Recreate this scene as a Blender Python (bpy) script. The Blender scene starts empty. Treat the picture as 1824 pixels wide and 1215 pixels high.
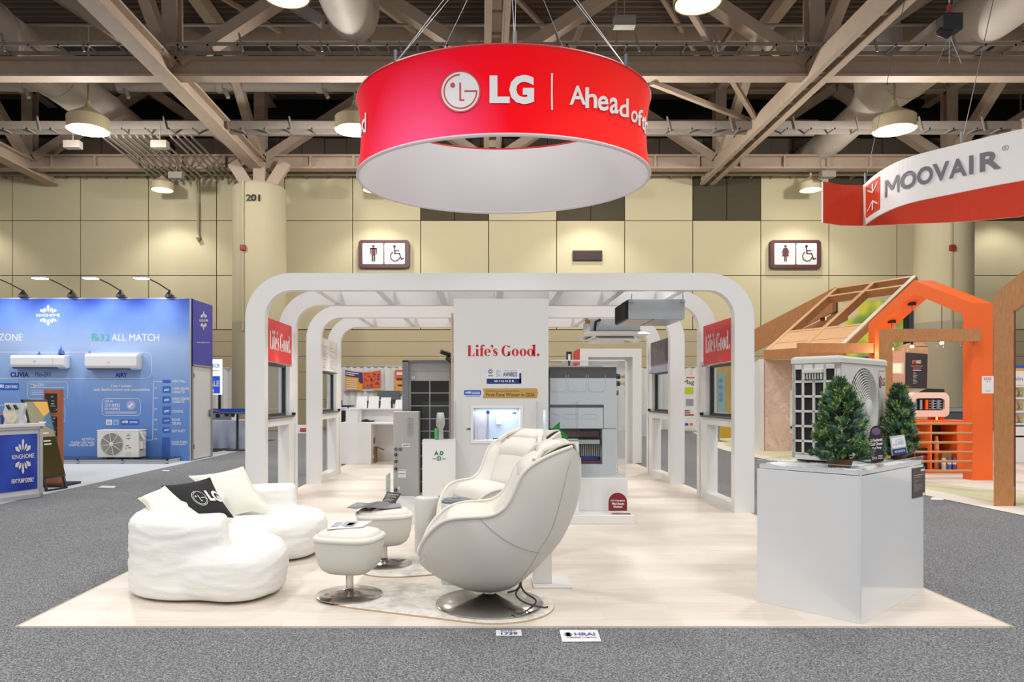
import bpy, bmesh, math, random
from mathutils import Matrix, Vector
SC = bpy.context.scene
COL = SC.collection
R = math.radians
FPX, VX, HY, CH = 1280.0, 860.0, 707.5, 1.415      # focal length in pixels, principal point, eye height

# ------------------------------------------------------------------ camera, world, lights, exposure
cam = bpy.data.cameras.new('camera')
cam.sensor_fit = 'HORIZONTAL'
cam.sensor_width = 36.0
cam.lens = 36.0 * FPX / 1824
cam.shift_x = (912 - VX) / 1824
cam.shift_y = (HY - 607.5) / 1824
cam.clip_end = 200
camo = bpy.data.objects.new('camera', cam)
camo.location = (0, 0, CH)
camo.rotation_euler = (R(90), 0, 0)
COL.objects.link(camo)
SC.camera = camo
SC.view_settings.view_transform = 'Standard'
SC.view_settings.look = 'None'
SC.view_settings.gamma = 1
SC.view_settings.use_curve_mapping = False
SC.view_settings.exposure = 0.42
wd = bpy.data.worlds.new('hall_light')
SC.world = wd
wd.use_nodes = True
wd.node_tree.nodes['Background'].inputs[0].default_value = (0.97, 0.985, 1.0, 1)
wd.node_tree.nodes['Background'].inputs[1].default_value = 0.49
SC.cycles.max_bounces = 7
SC.cycles.transparent_max_bounces = 16
SC.cycles.caustics_reflective = False
SC.cycles.caustics_refractive = False


def spot(name, loc, energy, size, blend=.5, color=(1, .965, .91), target=None, radius=.4, parent=None):
    l = bpy.data.lights.new(name, 'SPOT')
    l.energy, l.spot_size, l.spot_blend, l.color, l.shadow_soft_size = energy, R(size), blend, color, radius
    o = bpy.data.objects.new(name, l)
    o.location = loc
    if target is not None:
        o.rotation_euler = (Vector(target) - Vector(loc)).to_track_quat('-Z', 'Y').to_euler()
    COL.objects.link(o)
    return o


# the hall's high-bay lamps that hang outside the frame, over and behind the photographer
for hx in (-14.5, -4.8, 4.8, 14.5):
    for hy in (-6.5, 1.0, 8.5):
        spot('high_bay_light', (hx, hy, 10.4), 860, 150, .6, radius=.6)
# the booth's own downlights hang between the frames
for hx in (-1.75, 2.2):
    for hy in (9.55, 12.6):
        spot('frame_downlight', (hx, hy, 2.72), 48, 150, .8, (1, .97, .93), radius=.08)

# ------------------------------------------------------------------ helpers


def lin(c, k=.81):
    return tuple(k * v for v in lin1(c))


def lin1(c):
    return tuple((v / 255 / 12.92) if v / 255 <= .04045 else ((v / 255 + .055) / 1.055) ** 2.4 for v in c[:3])


def X(px, Y): return (px - VX) * Y / FPX
def Z(py, Y): return CH + (HY - py) * Y / FPX
def P(px, py, Y): return (X(px, Y), Y, Z(py, Y))
def FL(px, py, z=0.0):
    Y = (CH - z) * FPX / (py - HY)
    return (X(px, Y), Y, z)


def plane(O, n):
    """A printed face: turns a point of the picture into a point on that plane, lifted l along its normal."""
    O, n = Vector(O), Vector(n).normalized()

    def m(px, py, l=.002):
        d = Vector(((px - VX) / FPX, 1, (HY - py) / FPX))
        e = Vector((0, 0, CH))
        t = (O - e).dot(n) / d.dot(n)
        return e + d * t + n * l
    return m


def face_y(Y): return plane((0, Y, 0), (0, -1, 0))


MATS = {}


def mnew(name):
    m = bpy.data.materials.new(name)
    m.use_nodes = True
    nt = m.node_tree
    return m, nt, nt.nodes['Principled BSDF']


def N(nt, t, **k):
    n = nt.nodes.new(t)
    for a, v in k.items():
        if a.startswith('i_'):
            n.inputs[a[2:].replace('_', ' ')].default_value = v
        else:
            setattr(n, a, v)
    return n


def ramp(nt, stops, src, interp='LINEAR', k=.81):
    r = nt.nodes.new('ShaderNodeValToRGB')
    r.color_ramp.interpolation = interp
    e = r.color_ramp.elements
    while len(e) < len(stops):
        e.new(.5)
    for i, (p, c) in enumerate(stops):
        e[i].position = p
        e[i].color = (*lin(c, k), 1)
    nt.links.new(src, r.inputs[0])
    return r


def M(name, rgb=(200, 200, 200), rough=.5, metal=0, var=.05, scale=6, bump=0, bscale=60, emit=0, coat=0, trans=0, ior=1.45, spec=.5, stretch=None):
    if name in MATS:
        return MATS[name]
    m, nt, b = mnew(name)
    c = lin(rgb)
    tc = N(nt, 'ShaderNodeTexCoord')
    src = tc.outputs['Object']
    if stretch:
        mp = N(nt, 'ShaderNodeMapping')
        mp.inputs['Scale'].default_value = stretch
        nt.links.new(src, mp.inputs[0])
        src = mp.outputs[0]
    nz = N(nt, 'ShaderNodeTexNoise', i_Scale=scale, i_Detail=3.0)
    nt.links.new(src, nz.inputs['Vector'])
    mx = N(nt, 'ShaderNodeMix', data_type='RGBA')
    mx.inputs[6].default_value = (*[max(0, v * (1 - var)) for v in c], 1)
    mx.inputs[7].default_value = (*[min(1, v * (1 + var)) for v in c], 1)
    nt.links.new(nz.outputs[0], mx.inputs[0])
    nt.links.new(mx.outputs[2], b.inputs['Base Color'])
    b.inputs['Roughness'].default_value = rough
    b.inputs['Metallic'].default_value = metal
    b.inputs['Specular IOR Level'].default_value = spec
    b.inputs['Coat Weight'].default_value = coat
    if trans:
        b.inputs['Transmission Weight'].default_value = trans
        b.inputs['IOR'].default_value = ior
    if emit:
        nt.links.new(mx.outputs[2], b.inputs['Emission Color'])
        b.inputs['Emission Strength'].default_value = emit
    if bump:
        n2 = N(nt, 'ShaderNodeTexNoise', i_Scale=bscale, i_Detail=4.0)
        nt.links.new(src, n2.inputs['Vector'])
        bp = N(nt, 'ShaderNodeBump', i_Strength=bump, i_Distance=.01)
        nt.links.new(n2.outputs[0], bp.inputs['Height'])
        nt.links.new(bp.outputs[0], b.inputs['Normal'])
    MATS[name] = m
    return m


def acrylic(name='clear_acrylic', tint=(252, 253, 254), a=.9):
    """Thin clear sheet: mostly lets light straight through, with a clear-coat reflection."""
    if name in MATS:
        return MATS[name]
    m, nt, b = mnew(name)
    nt.nodes.remove(b)
    tr = N(nt, 'ShaderNodeBsdfTransparent')
    tr.inputs[0].default_value = (*lin1(tint), 1)
    gl = N(nt, 'ShaderNodeBsdfGlossy')
    gl.inputs['Roughness'].default_value = .02
    fr = N(nt, 'ShaderNodeFresnel')
    fr.inputs[0].default_value = 1.4
    nz = N(nt, 'ShaderNodeTexNoise', i_Scale=3.0)
    mm = N(nt, 'ShaderNodeMath', operation='MULTIPLY_ADD')
    mm.inputs[1].default_value = .01
    nt.links.new(nz.outputs[0], mm.inputs[0])
    nt.links.new(fr.outputs[0], mm.inputs[2])
    geo = N(nt, 'ShaderNodeNewGeometry')
    inv = N(nt, 'ShaderNodeMath', operation='SUBTRACT')
    inv.inputs[0].default_value = 1.0
    nt.links.new(geo.outputs['Backfacing'], inv.inputs[1])
    m3 = N(nt, 'ShaderNodeMath', operation='MULTIPLY')
    nt.links.new(mm.outputs[0], m3.inputs[0])
    nt.links.new(inv.outputs[0], m3.inputs[1])
    mx = N(nt, 'ShaderNodeMixShader')
    nt.links.new(m3.outputs[0], mx.inputs[0])
    nt.links.new(tr.outputs[0], mx.inputs[1])
    nt.links.new(gl.outputs[0], mx.inputs[2])
    nt.links.new(mx.outputs[0], nt.nodes['Material Output'].inputs[0])
    MATS[name] = m
    return m


TXT = {}


def text_mesh(s, bold=0.0):
    k = (s, bold)
    if k not in TXT:
        cu = bpy.data.curves.new('t', 'FONT')
        cu.body = s
        cu.offset = bold
        cu.resolution_u = 3
        cu.fill_mode = 'FRONT'
        o = bpy.data.objects.new('t', cu)
        me = o.to_mesh()
        vs = [(v.co.x, v.co.y) for v in me.vertices]
        fs = [tuple(p.vertices) for p in me.polygons]
        o.to_mesh_clear()
        bpy.data.objects.remove(o)
        bpy.data.curves.remove(cu)
        TXT[k] = (vs, fs)
    return TXT[k]


def cat(pts, n=8, closed=True):
    """Smooth curve through points."""
    out = []
    L = len(pts)
    pts = [Vector(p) for p in pts]
    rng = range(L) if closed else range(L - 1)
    for i in rng:
        g = lambda k: pts[k % L] if closed else pts[max(0, min(L - 1, k))]
        p0, p1, p2, p3 = g(i - 1), g(i), g(i + 1), g(i + 2)
        for j in range(n):
            t = j / n
            out.append(.5 * ((2 * p1) + (p2 - p0) * t + (2 * p0 - 5 * p1 + 4 * p2 - p3) * t * t + (3 * p1 - p0 - 3 * p2 + p3) * t ** 3))
    if not closed:
        out.append(pts[-1])
    return out


def resample(pts, n):
    pts = [Vector(p) for p in pts]
    d = [0]
    for a, b in zip(pts, pts[1:]):
        d.append(d[-1] + (b - a).length)
    out, k = [], 0
    for i in range(n):
        t = d[-1] * i / (n - 1)
        while k < len(d) - 2 and d[k + 1] < t:
            k += 1
        f = (t - d[k]) / max(1e-9, d[k + 1] - d[k])
        out.append(pts[k].lerp(pts[k + 1], min(1, f)))
    return out


class B:
    """Collects shapes into one mesh; s.mi is the material slot in use."""

    def __init__(s):
        s.b = bmesh.new()
        s.mi = 0

    def face(s, vs):
        try:
            f = s.b.faces.new(vs)
            f.material_index = s.mi
            return f
        except ValueError:
            return None

    def poly(s, pts):
        return s.face([s.b.verts.new(p) for p in pts])

    def box(s, x0, x1, y0, y1, z0, z1):
        v = [s.b.verts.new((x, y, z)) for z in (z0, z1) for x, y in ((x0, y0), (x1, y0), (x1, y1), (x0, y1))]
        for f in ((0, 3, 2, 1), (4, 5, 6, 7), (0, 1, 5, 4), (1, 2, 6, 5), (2, 3, 7, 6), (3, 0, 4, 7)):
            s.face([v[i] for i in f])
        return s

    def bar(s, p0, p1, w, h, up=(0, 0, 1)):
        p0, p1, up = Vector(p0), Vector(p1), Vector(up)
        d = (p1 - p0).normalized()
        a = d.cross(up)
        if a.length < 1e-4:
            a = d.cross(Vector((0, 1, 0)))
        a.normalize()
        c = a.cross(d).normalized()
        v = []
        for p in (p0, p1):
            for i, j in ((-1, -1), (1, -1), (1, 1), (-1, 1)):
                v.append(s.b.verts.new(p + a * (w / 2 * i) + c * (h / 2 * j)))
        for f in ((0, 1, 2, 3), (7, 6, 5, 4), (0, 4, 5, 1), (1, 5, 6, 2), (2, 6, 7, 3), (3, 7, 4, 0)):
            s.face([v[i] for i in f])
        return s

    def ring(s, c, a, b_, r, n):
        return [s.b.verts.new(c + a * (r * math.cos(2 * math.pi * i / n)) + b_ * (r * math.sin(2 * math.pi * i / n))) for i in range(n)]

    def skin(s, r0, r1):
        n = len(r0)
        for i in range(n):
            s.face((r0[i], r0[(i + 1) % n], r1[(i + 1) % n], r1[i]))

    def cyl(s, p0, p1, r0, r1=None, n=16, cap=True):
        r1 = r0 if r1 is None else r1
        p0, p1 = Vector(p0), Vector(p1)
        d = (p1 - p0).normalized()
        a = d.orthogonal().normalized()
        c = d.cross(a)
        A, Bq = s.ring(p0, a, c, max(r0, 1e-4), n), s.ring(p1, a, c, max(r1, 1e-4), n)
        s.skin(A, Bq)
        if cap:
            s.face(A[::-1])
            s.face(Bq)
        return s

    def tube(s, pts, r, n=6):
        pts = [Vector(p) for p in pts]
        prev = None
        a = None
        for i, p in enumerate(pts):
            d = (pts[min(i + 1, len(pts) - 1)] - pts[max(i - 1, 0)]).normalized()
            a = d.orthogonal().normalized() if a is None else (a - d * a.dot(d)).normalized()
            rr = s.ring(p, a, d.cross(a), r(i) if callable(r) else r, n)
            if prev:
                s.skin(prev, rr)
            else:
                s.face(rr[::-1])
            prev = rr
        s.face(prev)
        return s

    def lathe(s, prof, c=(0, 0, 0), n=32, cap=(True, True), sq=2.0, rx=1, ry=1, rot=0):
        """sq > 2 makes the plan a rounded square."""
        prev = None
        first = None
        for r, z in prof:
            rr = []
            for i in range(n):
                t = 2 * math.pi * i / n
                ct, st = math.cos(t), math.sin(t)
                k = (abs(ct) ** sq + abs(st) ** sq) ** (-1 / sq)
                x, y = r * k * ct * rx, r * k * st * ry
                cr, sr = math.cos(rot), math.sin(rot)
                rr.append(s.b.verts.new((c[0] + x * cr - y * sr, c[1] + x * sr + y * cr, c[2] + z)))
            if prev:
                s.skin(prev, rr)
            else:
                first = rr
            prev = rr
        if cap[0]:
            s.face(first[::-1])
        if cap[1]:
            s.face(prev)
        return s

    def prism(s, pts, vec):
        vec = Vector(vec)
        a = [s.b.verts.new(p) for p in pts]
        b_ = [s.b.verts.new(Vector(p) + vec) for p in pts]
        s.face(a[::-1])
        s.face(b_)
        s.skin(a, b_)
        return s

    def loft(s, outline, prof):
        """outline: closed plan curve; prof: list of (inset, z)."""
        n = len(outline)
        o = [Vector((p[0], p[1])) for p in outline]
        area = sum(o[i].x * o[(i + 1) % n].y - o[(i + 1) % n].x * o[i].y for i in range(n))
        sg = 1 if area > 0 else -1
        nr = []
        for i in range(n):
            t = o[(i + 1) % n] - o[i - 1]
            nr.append(Vector((-t.y, t.x)).normalized() * sg)
        prev = first = None
        for ins, z in prof:
            rr = [s.b.verts.new((o[i].x + nr[i].x * ins, o[i].y + nr[i].y * ins, z)) for i in range(n)]
            if prev:
                s.skin(prev, rr) if sg > 0 else s.skin(prev[::-1], rr[::-1])
            else:
                first = rr
            prev = rr
        s.face(first[::-1] if sg > 0 else first)
        s.face(prev if sg > 0 else prev[::-1])
        return s

    def grid(s, f, nu, nv, cu=False, cv=False):
        g = [[s.b.verts.new(f(i / (nu if cu else nu - 1), j / (nv if cv else nv - 1))) for j in range(nv)] for i in range(nu)]
        for i in range(nu if cu else nu - 1):
            for j in range(nv if cv else nv - 1):
                s.face((g[i][j], g[(i + 1) % nu][j], g[(i + 1) % nu][(j + 1) % nv], g[i][(j + 1) % nv]))
        return s

    def strip(s, A, Bq):
        a = [s.b.verts.new(p) for p in A]
        b_ = [s.b.verts.new(p) for p in Bq]
        for i in range(len(a) - 1):
            s.face((a[i], a[i + 1], b_[i + 1], b_[i]))

    # flat printing on a face m(px, py, lift)
    def rect(s, m, x0, x1, y0, y1, l=.002):
        s.poly([m(x0, y1, l), m(x1, y1, l), m(x1, y0, l), m(x0, y0, l)])
        return s

    def rrect(s, m, x0, x1, y0, y1, r, l=.002):
        pts = []
        for cx, cy, a in ((x1 - r, y0 + r, 0), (x0 + r, y0 + r, 90), (x0 + r, y1 - r, 180), (x1 - r, y1 - r, 270)):
            for k in range(5):
                t = R(a + k * 22.5)
                pts.append(m(cx + r * math.cos(t), cy - r * math.sin(t), l))
        s.poly(pts)
        return s

    def line(s, m, pts, w, l=.002):
        for (a, b_), (c, d) in zip(pts, pts[1:]):
            t = Vector((c - a, d - b_)).normalized() * (w / 2)
            s.poly([m(a - t.y - t.x, b_ + t.x - t.y, l), m(c - t.y + t.x, d + t.x + t.y, l), m(c + t.y + t.x, d - t.x + t.y, l), m(a + t.y - t.x, b_ - t.x - t.y, l)])
        return s

    def oval(s, m, cx, cy, rx, ry=None, l=.002, n=28):
        ry = rx if ry is None else ry
        s.poly([m(cx + rx * math.cos(2 * math.pi * i / n), cy - ry * math.sin(2 * math.pi * i / n), l) for i in range(n)])
        return s

    def arc(s, m, cx, cy, rx, ry, ix, iy, a0, a1, l=.002, n=28):
        f = lambda q, w, t: m(cx + q * math.cos(t), cy - w * math.sin(t), l)
        ts = [R(a0 + (a1 - a0) * i / n) for i in range(n + 1)]
        s.strip([f(rx, ry, t) for t in ts], [f(ix, iy, t) for t in ts])
        return s

    def txt(s, t, m, x0, x1, y0, y1, l=.002, bold=.0):
        vs, fs = text_mesh(t, bold)
        if not vs:
            return s
        ax, bx = min(v[0] for v in vs), max(v[0] for v in vs)
        ay, by = min(v[1] for v in vs), max(v[1] for v in vs)
        q = [s.b.verts.new(m(x0 + (x1 - x0) * (v[0] - ax) / (bx - ax), y1 + (y0 - y1) * (v[1] - ay) / (by - ay), l)) for v in vs]
        for f in fs:
            s.face([q[i] for i in f])
        return s


MX = {}


def obj(name, b, mats, parent=None, bevel=0, smooth=False, world=True, label=None, segs=2):
    me = bpy.data.meshes.new(name)
    if parent is not None and world:
        b.b.transform(MX[parent.name].inverted())
    if smooth or bevel:
        bmesh.ops.recalc_face_normals(b.b, faces=b.b.faces[:])
    b.b.to_mesh(me)
    b.b.free()
    for m in (mats if isinstance(mats, (list, tuple)) else [mats]):
        me.materials.append(m)
    o = bpy.data.objects.new(name, me)
    COL.objects.link(o)
    if smooth:
        me.shade_smooth()
        me.set_sharp_from_angle(angle=R(38 if smooth is True else smooth))
    if bevel:
        md = o.modifiers.new('bevel', 'BEVEL')
        md.width, md.segments, md.limit_method, md.angle_limit = bevel, segs, 'ANGLE', R(40)
        md.harden_normals = False
    if parent is not None:
        o.parent = parent
        MX[o.name] = MX[parent.name]
    if label:
        o['label'] = label
    return o


def thing(name, label, cat_, loc=(0, 0, 0), rz=0, group=None, kind=None):
    o = bpy.data.objects.new(name, None)
    o.empty_display_size = .1
    COL.objects.link(o)
    o.location = loc
    o.rotation_euler = (0, 0, rz)
    o['label'], o['category'] = label, cat_
    if group:
        o['group'] = group
    o['kind'] = kind or 'thing'
    MX[o.name] = Matrix.Translation(Vector(loc)) @ Matrix.Rotation(rz, 4, 'Z')
    return o


def solo(name, b, mats, label, cat_, group=None, kind=None, **k):
    vs = b.b.verts
    lo = Vector([min(v.co[i] for v in vs) for i in range(3)])
    hi = Vector([max(v.co[i] for v in vs) for i in range(3)])
    c = Vector(((lo.x + hi.x) / 2, (lo.y + hi.y) / 2, lo.z))
    b.b.transform(Matrix.Translation(-c))
    o = obj(name, b, mats, **k)
    o.location = c
    MX[o.name] = Matrix.Translation(c)
    o['label'], o['category'] = label, cat_
    if group:
        o['group'] = group
    o['kind'] = kind or 'thing'
    return o


def dup(root, loc, rz=0, label=None, group=None):
    r = root.copy()
    COL.objects.link(r)
    r.location = loc
    r.rotation_euler = (0, 0, rz)
    if label:
        r['label'] = label
    if group:
        r['group'] = group
    MX[r.name] = Matrix.Translation(Vector(loc)) @ Matrix.Rotation(rz, 4, 'Z')
    for ch in list(root.children):
        c = ch.copy()
        COL.objects.link(c)
        c.parent = r
        MX[c.name] = MX[r.name]
        for g in list(ch.children):
            d = g.copy()
            COL.objects.link(d)
            d.parent = c
    return r


def struct(name, b, mats, label, cat_='structure', parent=None, **k):
    if parent:
        return obj(name, b, mats, parent, **k)
    o = obj(name, b, mats, **k)
    MX[o.name] = Matrix.Identity(4)
    o['label'], o['category'], o['kind'] = label, cat_, 'structure'
    return o


# ------------------------------------------------------------------ shared materials
WHITE = M('white_laminate', (240, 239, 238), .3, var=.012, scale=2, coat=.15)
GLOSSW = M('gloss_white_panel', (238, 238, 240), .16, var=.01, scale=2)
STEELB = M('taupe_painted_steel', (192, 170, 150), .75, var=.12, scale=3)
BLACK = M('black_plastic', (18, 18, 19), .45, var=.1)
CHROME = M('brushed_chrome', (222, 220, 216), .16, 1, var=.08, scale=20)
ALU = M('satin_aluminium', (196, 198, 202), .35, .8, var=.06, scale=10)
ACR = acrylic()
RED = M('lg_red_print', (222, 30, 44), .45, var=.05, scale=2)
INKW = M('white_ink', (244, 243, 243), .5, var=.01)
INKB = M('black_ink', (26, 26, 30), .5, var=.05)
NAVY = M('navy_ink', (22, 46, 118), .4, var=.04)
GREEN = M('green_ink', (24, 140, 66), .45, var=.04)
GREYP = M('grey_galvanised_sheet', (196, 204, 210), .45, .1, var=.07, scale=5)
COPPER = M('copper_tube', (236, 196, 176), .35, .35, var=.1)
# ------------------------------------------------------------------ floors


def carpet_mat(name, lo, mid, hi, scale=170):
    m, nt, b = mnew(name)
    tc = N(nt, 'ShaderNodeTexCoord')
    n1 = N(nt, 'ShaderNodeTexNoise', i_Scale=scale, i_Detail=4.0, i_Roughness=.75)
    nt.links.new(tc.outputs['Object'], n1.inputs['Vector'])
    r = ramp(nt, [(.34, lo), (.5, mid), (.66, hi)], n1.outputs[0])
    nt.links.new(r.outputs[0], b.inputs['Base Color'])
    b.inputs['Roughness'].default_value = .95
    b.inputs['Specular IOR Level'].default_value = .1
    bp = N(nt, 'ShaderNodeBump', i_Strength=.6, i_Distance=.01)
    nt.links.new(n1.outputs[0], bp.inputs['Height'])
    nt.links.new(bp.outputs[0], b.inputs['Normal'])
    return m


def plank_mat():
    m, nt, b = mnew('pale_maple_planks')
    tc = N(nt, 'ShaderNodeTexCoord')
    br = N(nt, 'ShaderNodeTexBrick', offset=.37, i_Scale=1.0, i_Mortar_Size=.0012, i_Brick_Width=1.25, i_Row_Height=.19, i_Bias=0.0)
    br.inputs['Color1'].default_value = (*lin((255, 246, 236)), 1)
    br.inputs['Color2'].default_value = (*lin((246, 235, 222)), 1)
    br.inputs['Mortar'].default_value = (*lin((224, 210, 194)), 1)
    nt.links.new(tc.outputs['Object'], br.inputs['Vector'])
    mp = N(nt, 'ShaderNodeMapping')
    mp.inputs['Scale'].default_value = (1.6, 26, 1)
    nt.links.new(tc.outputs['Object'], mp.inputs[0])
    nz = N(nt, 'ShaderNodeTexNoise', i_Scale=1.6, i_Detail=5.0, i_Distortion=.6)
    nt.links.new(mp.outputs[0], nz.inputs['Vector'])
    g = ramp(nt, [(.3, (234, 228, 222)), (.6, (255, 255, 255))], nz.outputs[0])
    mx = N(nt, 'ShaderNodeMix', data_type='RGBA', blend_type='MULTIPLY')
    mx.inputs[0].default_value = .55
    nt.links.new(br.outputs[0], mx.inputs[6])
    nt.links.new(g.outputs[0], mx.inputs[7])
    nt.links.new(mx.outputs[2], b.inputs['Base Color'])
    b.inputs['Roughness'].default_value = .42
    b.inputs['Specular IOR Level'].default_value = .35
    return m


def wood_mat(name, c1, c2, rough=.5, axis=(2, 2, 2), scale=3.0):
    if name in MATS:
        return MATS[name]
    m, nt, b = mnew(name)
    tc = N(nt, 'ShaderNodeTexCoord')
    mp = N(nt, 'ShaderNodeMapping')
    mp.inputs['Scale'].default_value = axis
    nt.links.new(tc.outputs['Object'], mp.inputs[0])
    nz = N(nt, 'ShaderNodeTexNoise', i_Scale=scale, i_Detail=6.0, i_Roughness=.65, i_Distortion=.4)
    nt.links.new(mp.outputs[0], nz.inputs['Vector'])
    r = ramp(nt, [(.3, c1), (.7, c2)], nz.outputs[0])
    nt.links.new(r.outputs[0], b.inputs['Base Color'])
    b.inputs['Roughness'].default_value = rough
    MATS[name] = m
    return m


CARPET = carpet_mat('grey_speckled_carpet', (50, 51, 53), (124, 126, 130), (194, 196, 200), 105)
CARPETL = carpet_mat('pale_grey_carpet', (182, 186, 194), (203, 207, 215), (222, 226, 232), 90)
CREAMF = carpet_mat('cream_carpet', (224, 216, 206), (238, 231, 222), (248, 243, 236), 60)
LIMEF = carpet_mat('pale_lime_carpet', (206, 204, 164), (222, 219, 184), (234, 231, 202), 60)
PLANK = plank_mat()
b = B(); b.box(-45, 45, -4, 34.2, -.3, -.012)
struct('floor', b, CARPET, 'grey speckled carpet covering the exhibition hall floor', 'floor')
b = B(); b.box(-2.87, 3.262, 4.444, 16.6, -.012, 0)
b.mi = 1; b.box(-2.885, -2.87, 4.43, 16.6, -.012, .001); b.box(3.262, 3.277, 4.43, 16.6, -.012, .001)
struct('floor_wood', b, [PLANK, M('plank_edge_strip', (206, 190, 172), .5)], 'pale maple plank floor laid under the white arch booth', 'floor')
b = B(); b.box(-14, -6.42, 9.2, 20, -.012, -.006)
struct('floor_pale_carpet', b, CARPETL, 'pale grey carpet under the blue booth at the left', 'floor')
b = B()
edge = cat([(6.5, 8.6, 0), (6.42, 10.5, 0), (6.55, 13, 0), (6.5, 19.6, 0), (7.6, 24, 0), (8.6, 30, 0)], 6, False)
b.poly([(p.x, p.y, -.006) for p in edge] + [(22, 30, -.006), (22, 8.6, -.006)])
b.mi = 1
b.strip([(p.x + .45, p.y + .35, -.005) for p in edge], [(p.x + 1.25 + .3 * math.sin(i * .5), p.y + .8, -.005) for i, p in enumerate(edge)])
b.strip([(7.0 + k * .25, 8.9 + .1 * math.sin(k), -.004) for k in range(20)], [(7.2 + k * .25, 9.6 + .25 * math.sin(k * .6), -.004) for k in range(20)])
struct('floor_cream_carpet', b, [CREAMF, LIMEF], 'cream carpet with curving lime bands under the timber booth', 'floor')
b = B(); b.box(-12, -6.9, 18.6, 24, -.012, -.005)
struct('floor_black_carpet', b, M('black_carpet', (38, 36, 40), .95, var=.3, scale=60), 'black carpet under the white draped table behind the blue booth', 'floor')

# ------------------------------------------------------------------ back wall
WY = 34.0
BEIGE = M('beige_wall_panel', (228, 217, 180), .8, var=.05, scale=.5, bump=.05, bscale=30)
TAN = M('tan_lower_wall', (206, 191, 156), .85, var=.04, scale=1, bump=.08, bscale=20)
GROOVE = M('dark_wall_joint', (70, 50, 34), .9)
LOUVRE = M('olive_grey_wall_louvre', (84, 76, 56), .8, var=.15, scale=2, stretch=(1, 1, 12))
b = B()
b.mi = 1; b.box(-34, 34, WY + .04, WY + .3, 0, 12)
rows = [(313, 393), (393, 490.5), (490.5, 587)]
cols = [22 + 121.2 * k for k in range(-4, 21)]
for i in range(len(cols) - 1):
    for k, (ya, yb) in enumerate(rows):
        b.mi = 3 if (k == 0 and i in (10, 12, 14, 16, 18)) else 0
        xs = [cols[i], cols[i + 1]]
        if k == 0 and b.mi == 3:
            xs = [cols[i], (cols[i] + cols[i + 1]) / 2, cols[i + 1]]
        for xa, xb in zip(xs, xs[1:]):
            b.box(X(xa, WY) + .02, X(xb, WY) - .02, WY, WY + .08, Z(yb, WY) + .015, Z(ya, WY) - .015)
b.mi = 2
for za, zb in ((0, 1.3), (1.3, 2.6), (2.6, 3.35), (3.35, 4.05), (4.05, 4.6)):
    b.box(-34, 34, WY, WY + .08, za + .008, zb - .008)
struct('wall_back', b, [BEIGE, GROOVE, TAN, LOUVRE], 'beige panelled back wall of the hall with olive louvre squares', 'wall')
b = B()
UP = M('brown_upper_wall', (112, 97, 82), .85, var=.1, scale=1)
for k in range(64):
    x = -34 + 1.06 * k
    b.box(x, x + 1.03, WY + .1 + .05 * (k % 2), WY + .3, 11.9, 13.7)
b.mi = 1; b.box(-34, 34, WY + .25, WY + .4, 11.9, 15.6)
struct('wall_upper', b, [UP, M('roof_void_black', (10, 9, 9), .95)], 'brown ribbed upper wall under the roof void', 'wall')
b = B()
b.box(-34, 34, WY - .9, WY + .2, 11.86, 11.96)
b.box(-34, 34, WY - .95, WY - .9, 11.62, 11.96)
b.mi = 1
for k in range(70):
    b.box(-33 + k * .95, -32.95 + k * .95, WY - .9, WY, 11.72, 11.86)
struct('trim_walkway', b, [M('cream_ledge', (176, 166, 140), .8), STEELB], 'cream ledge with steel brackets along the top of the beige wall', 'trim')
for sd, xx in (('left', -34), ('right', 34)):
    b = B(); b.box(xx - .15, xx + .15, 9, WY, 0, 15.6)
    struct('wall_' + sd, b, BEIGE, 'beige side wall of the hall', 'wall')

# ------------------------------------------------------------------ roof
DECK = M('brown_corrugated_roof_deck', (110, 96, 84), .85, var=.12, scale=.6)
b = B()
pr = []
y = 6.0
while y < WY + .3:
    for dy, dz in ((0, 0), (.12, 0), (.17, .12), (.29, .12)):
        pr.append((y + dy, 15.6 + dz))
    y += .34
b.strip([(-34, p, z) for p, z in pr], [(34, p, z) for p, z in pr])
struct('ceiling', b, DECK, 'brown corrugated steel roof deck above the trusses', 'ceiling')
XS = (-20.1, -9.85, .38, 10.5, 20.7)


def ibeam(b, p0, p1, w=.42, h=.58):
    p0, p1 = Vector(p0), Vector(p1)
    u = Vector((0, 0, 1))
    b.bar(p0 + u * (h / 2 - .035), p1 + u * (h / 2 - .035), w, .07)
    b.bar(p0 - u * (h / 2 - .035), p1 - u * (h / 2 - .035), w, .07)
    b.bar(p0, p1, .1, h - .1)


for Y, tag in ((22.8, 'nearer'), (31.9, 'farther')):
    r = thing('roof_truss', f'{tag} brown steel roof truss spanning across the hall', 'truss', (0, Y, 11.5), kind='structure')
    b = B()
    b.box(-34, 34, Y - .07, Y + .07, 11.52, 12.1)
    b.box(-34, 34, Y - .24, Y + .24, 11.5, 11.58); b.box(-34, 34, Y - .24, Y + .24, 12.04, 12.12)
    if Y > 30:
        for k in range(-16, 17):
            b.box(k * 1.9 - .05, k * 1.9 + .05, Y - .26, Y - .07, 11.52, 12.1)
    obj('bottom_chord', b, STEELB, r)
    b = B(); ibeam(b, (-34, Y, 15.2), (34, Y, 15.2), .4, .5)
    obj('top_chord', b, STEELB, r)
    for xp in XS:
        b = B(); b.box(xp - .05, xp + .05, Y - .2, Y + .2, 11.9, 15.1); b.box(xp - .24, xp + .24, Y - .24, Y - .18, 12, 15.1); b.box(xp - .24, xp + .24, Y + .18, Y + .24, 12, 15.1)
        obj('post', b, STEELB, r)
        for sg in (-1, 1):
            b = B(); b.bar((xp + sg * .3, Y, 12.0), (xp + sg * 5.05, Y, 15.1), .36, .5, (0, 1, 0))
            obj('diagonal', b, STEELB, r)
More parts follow.
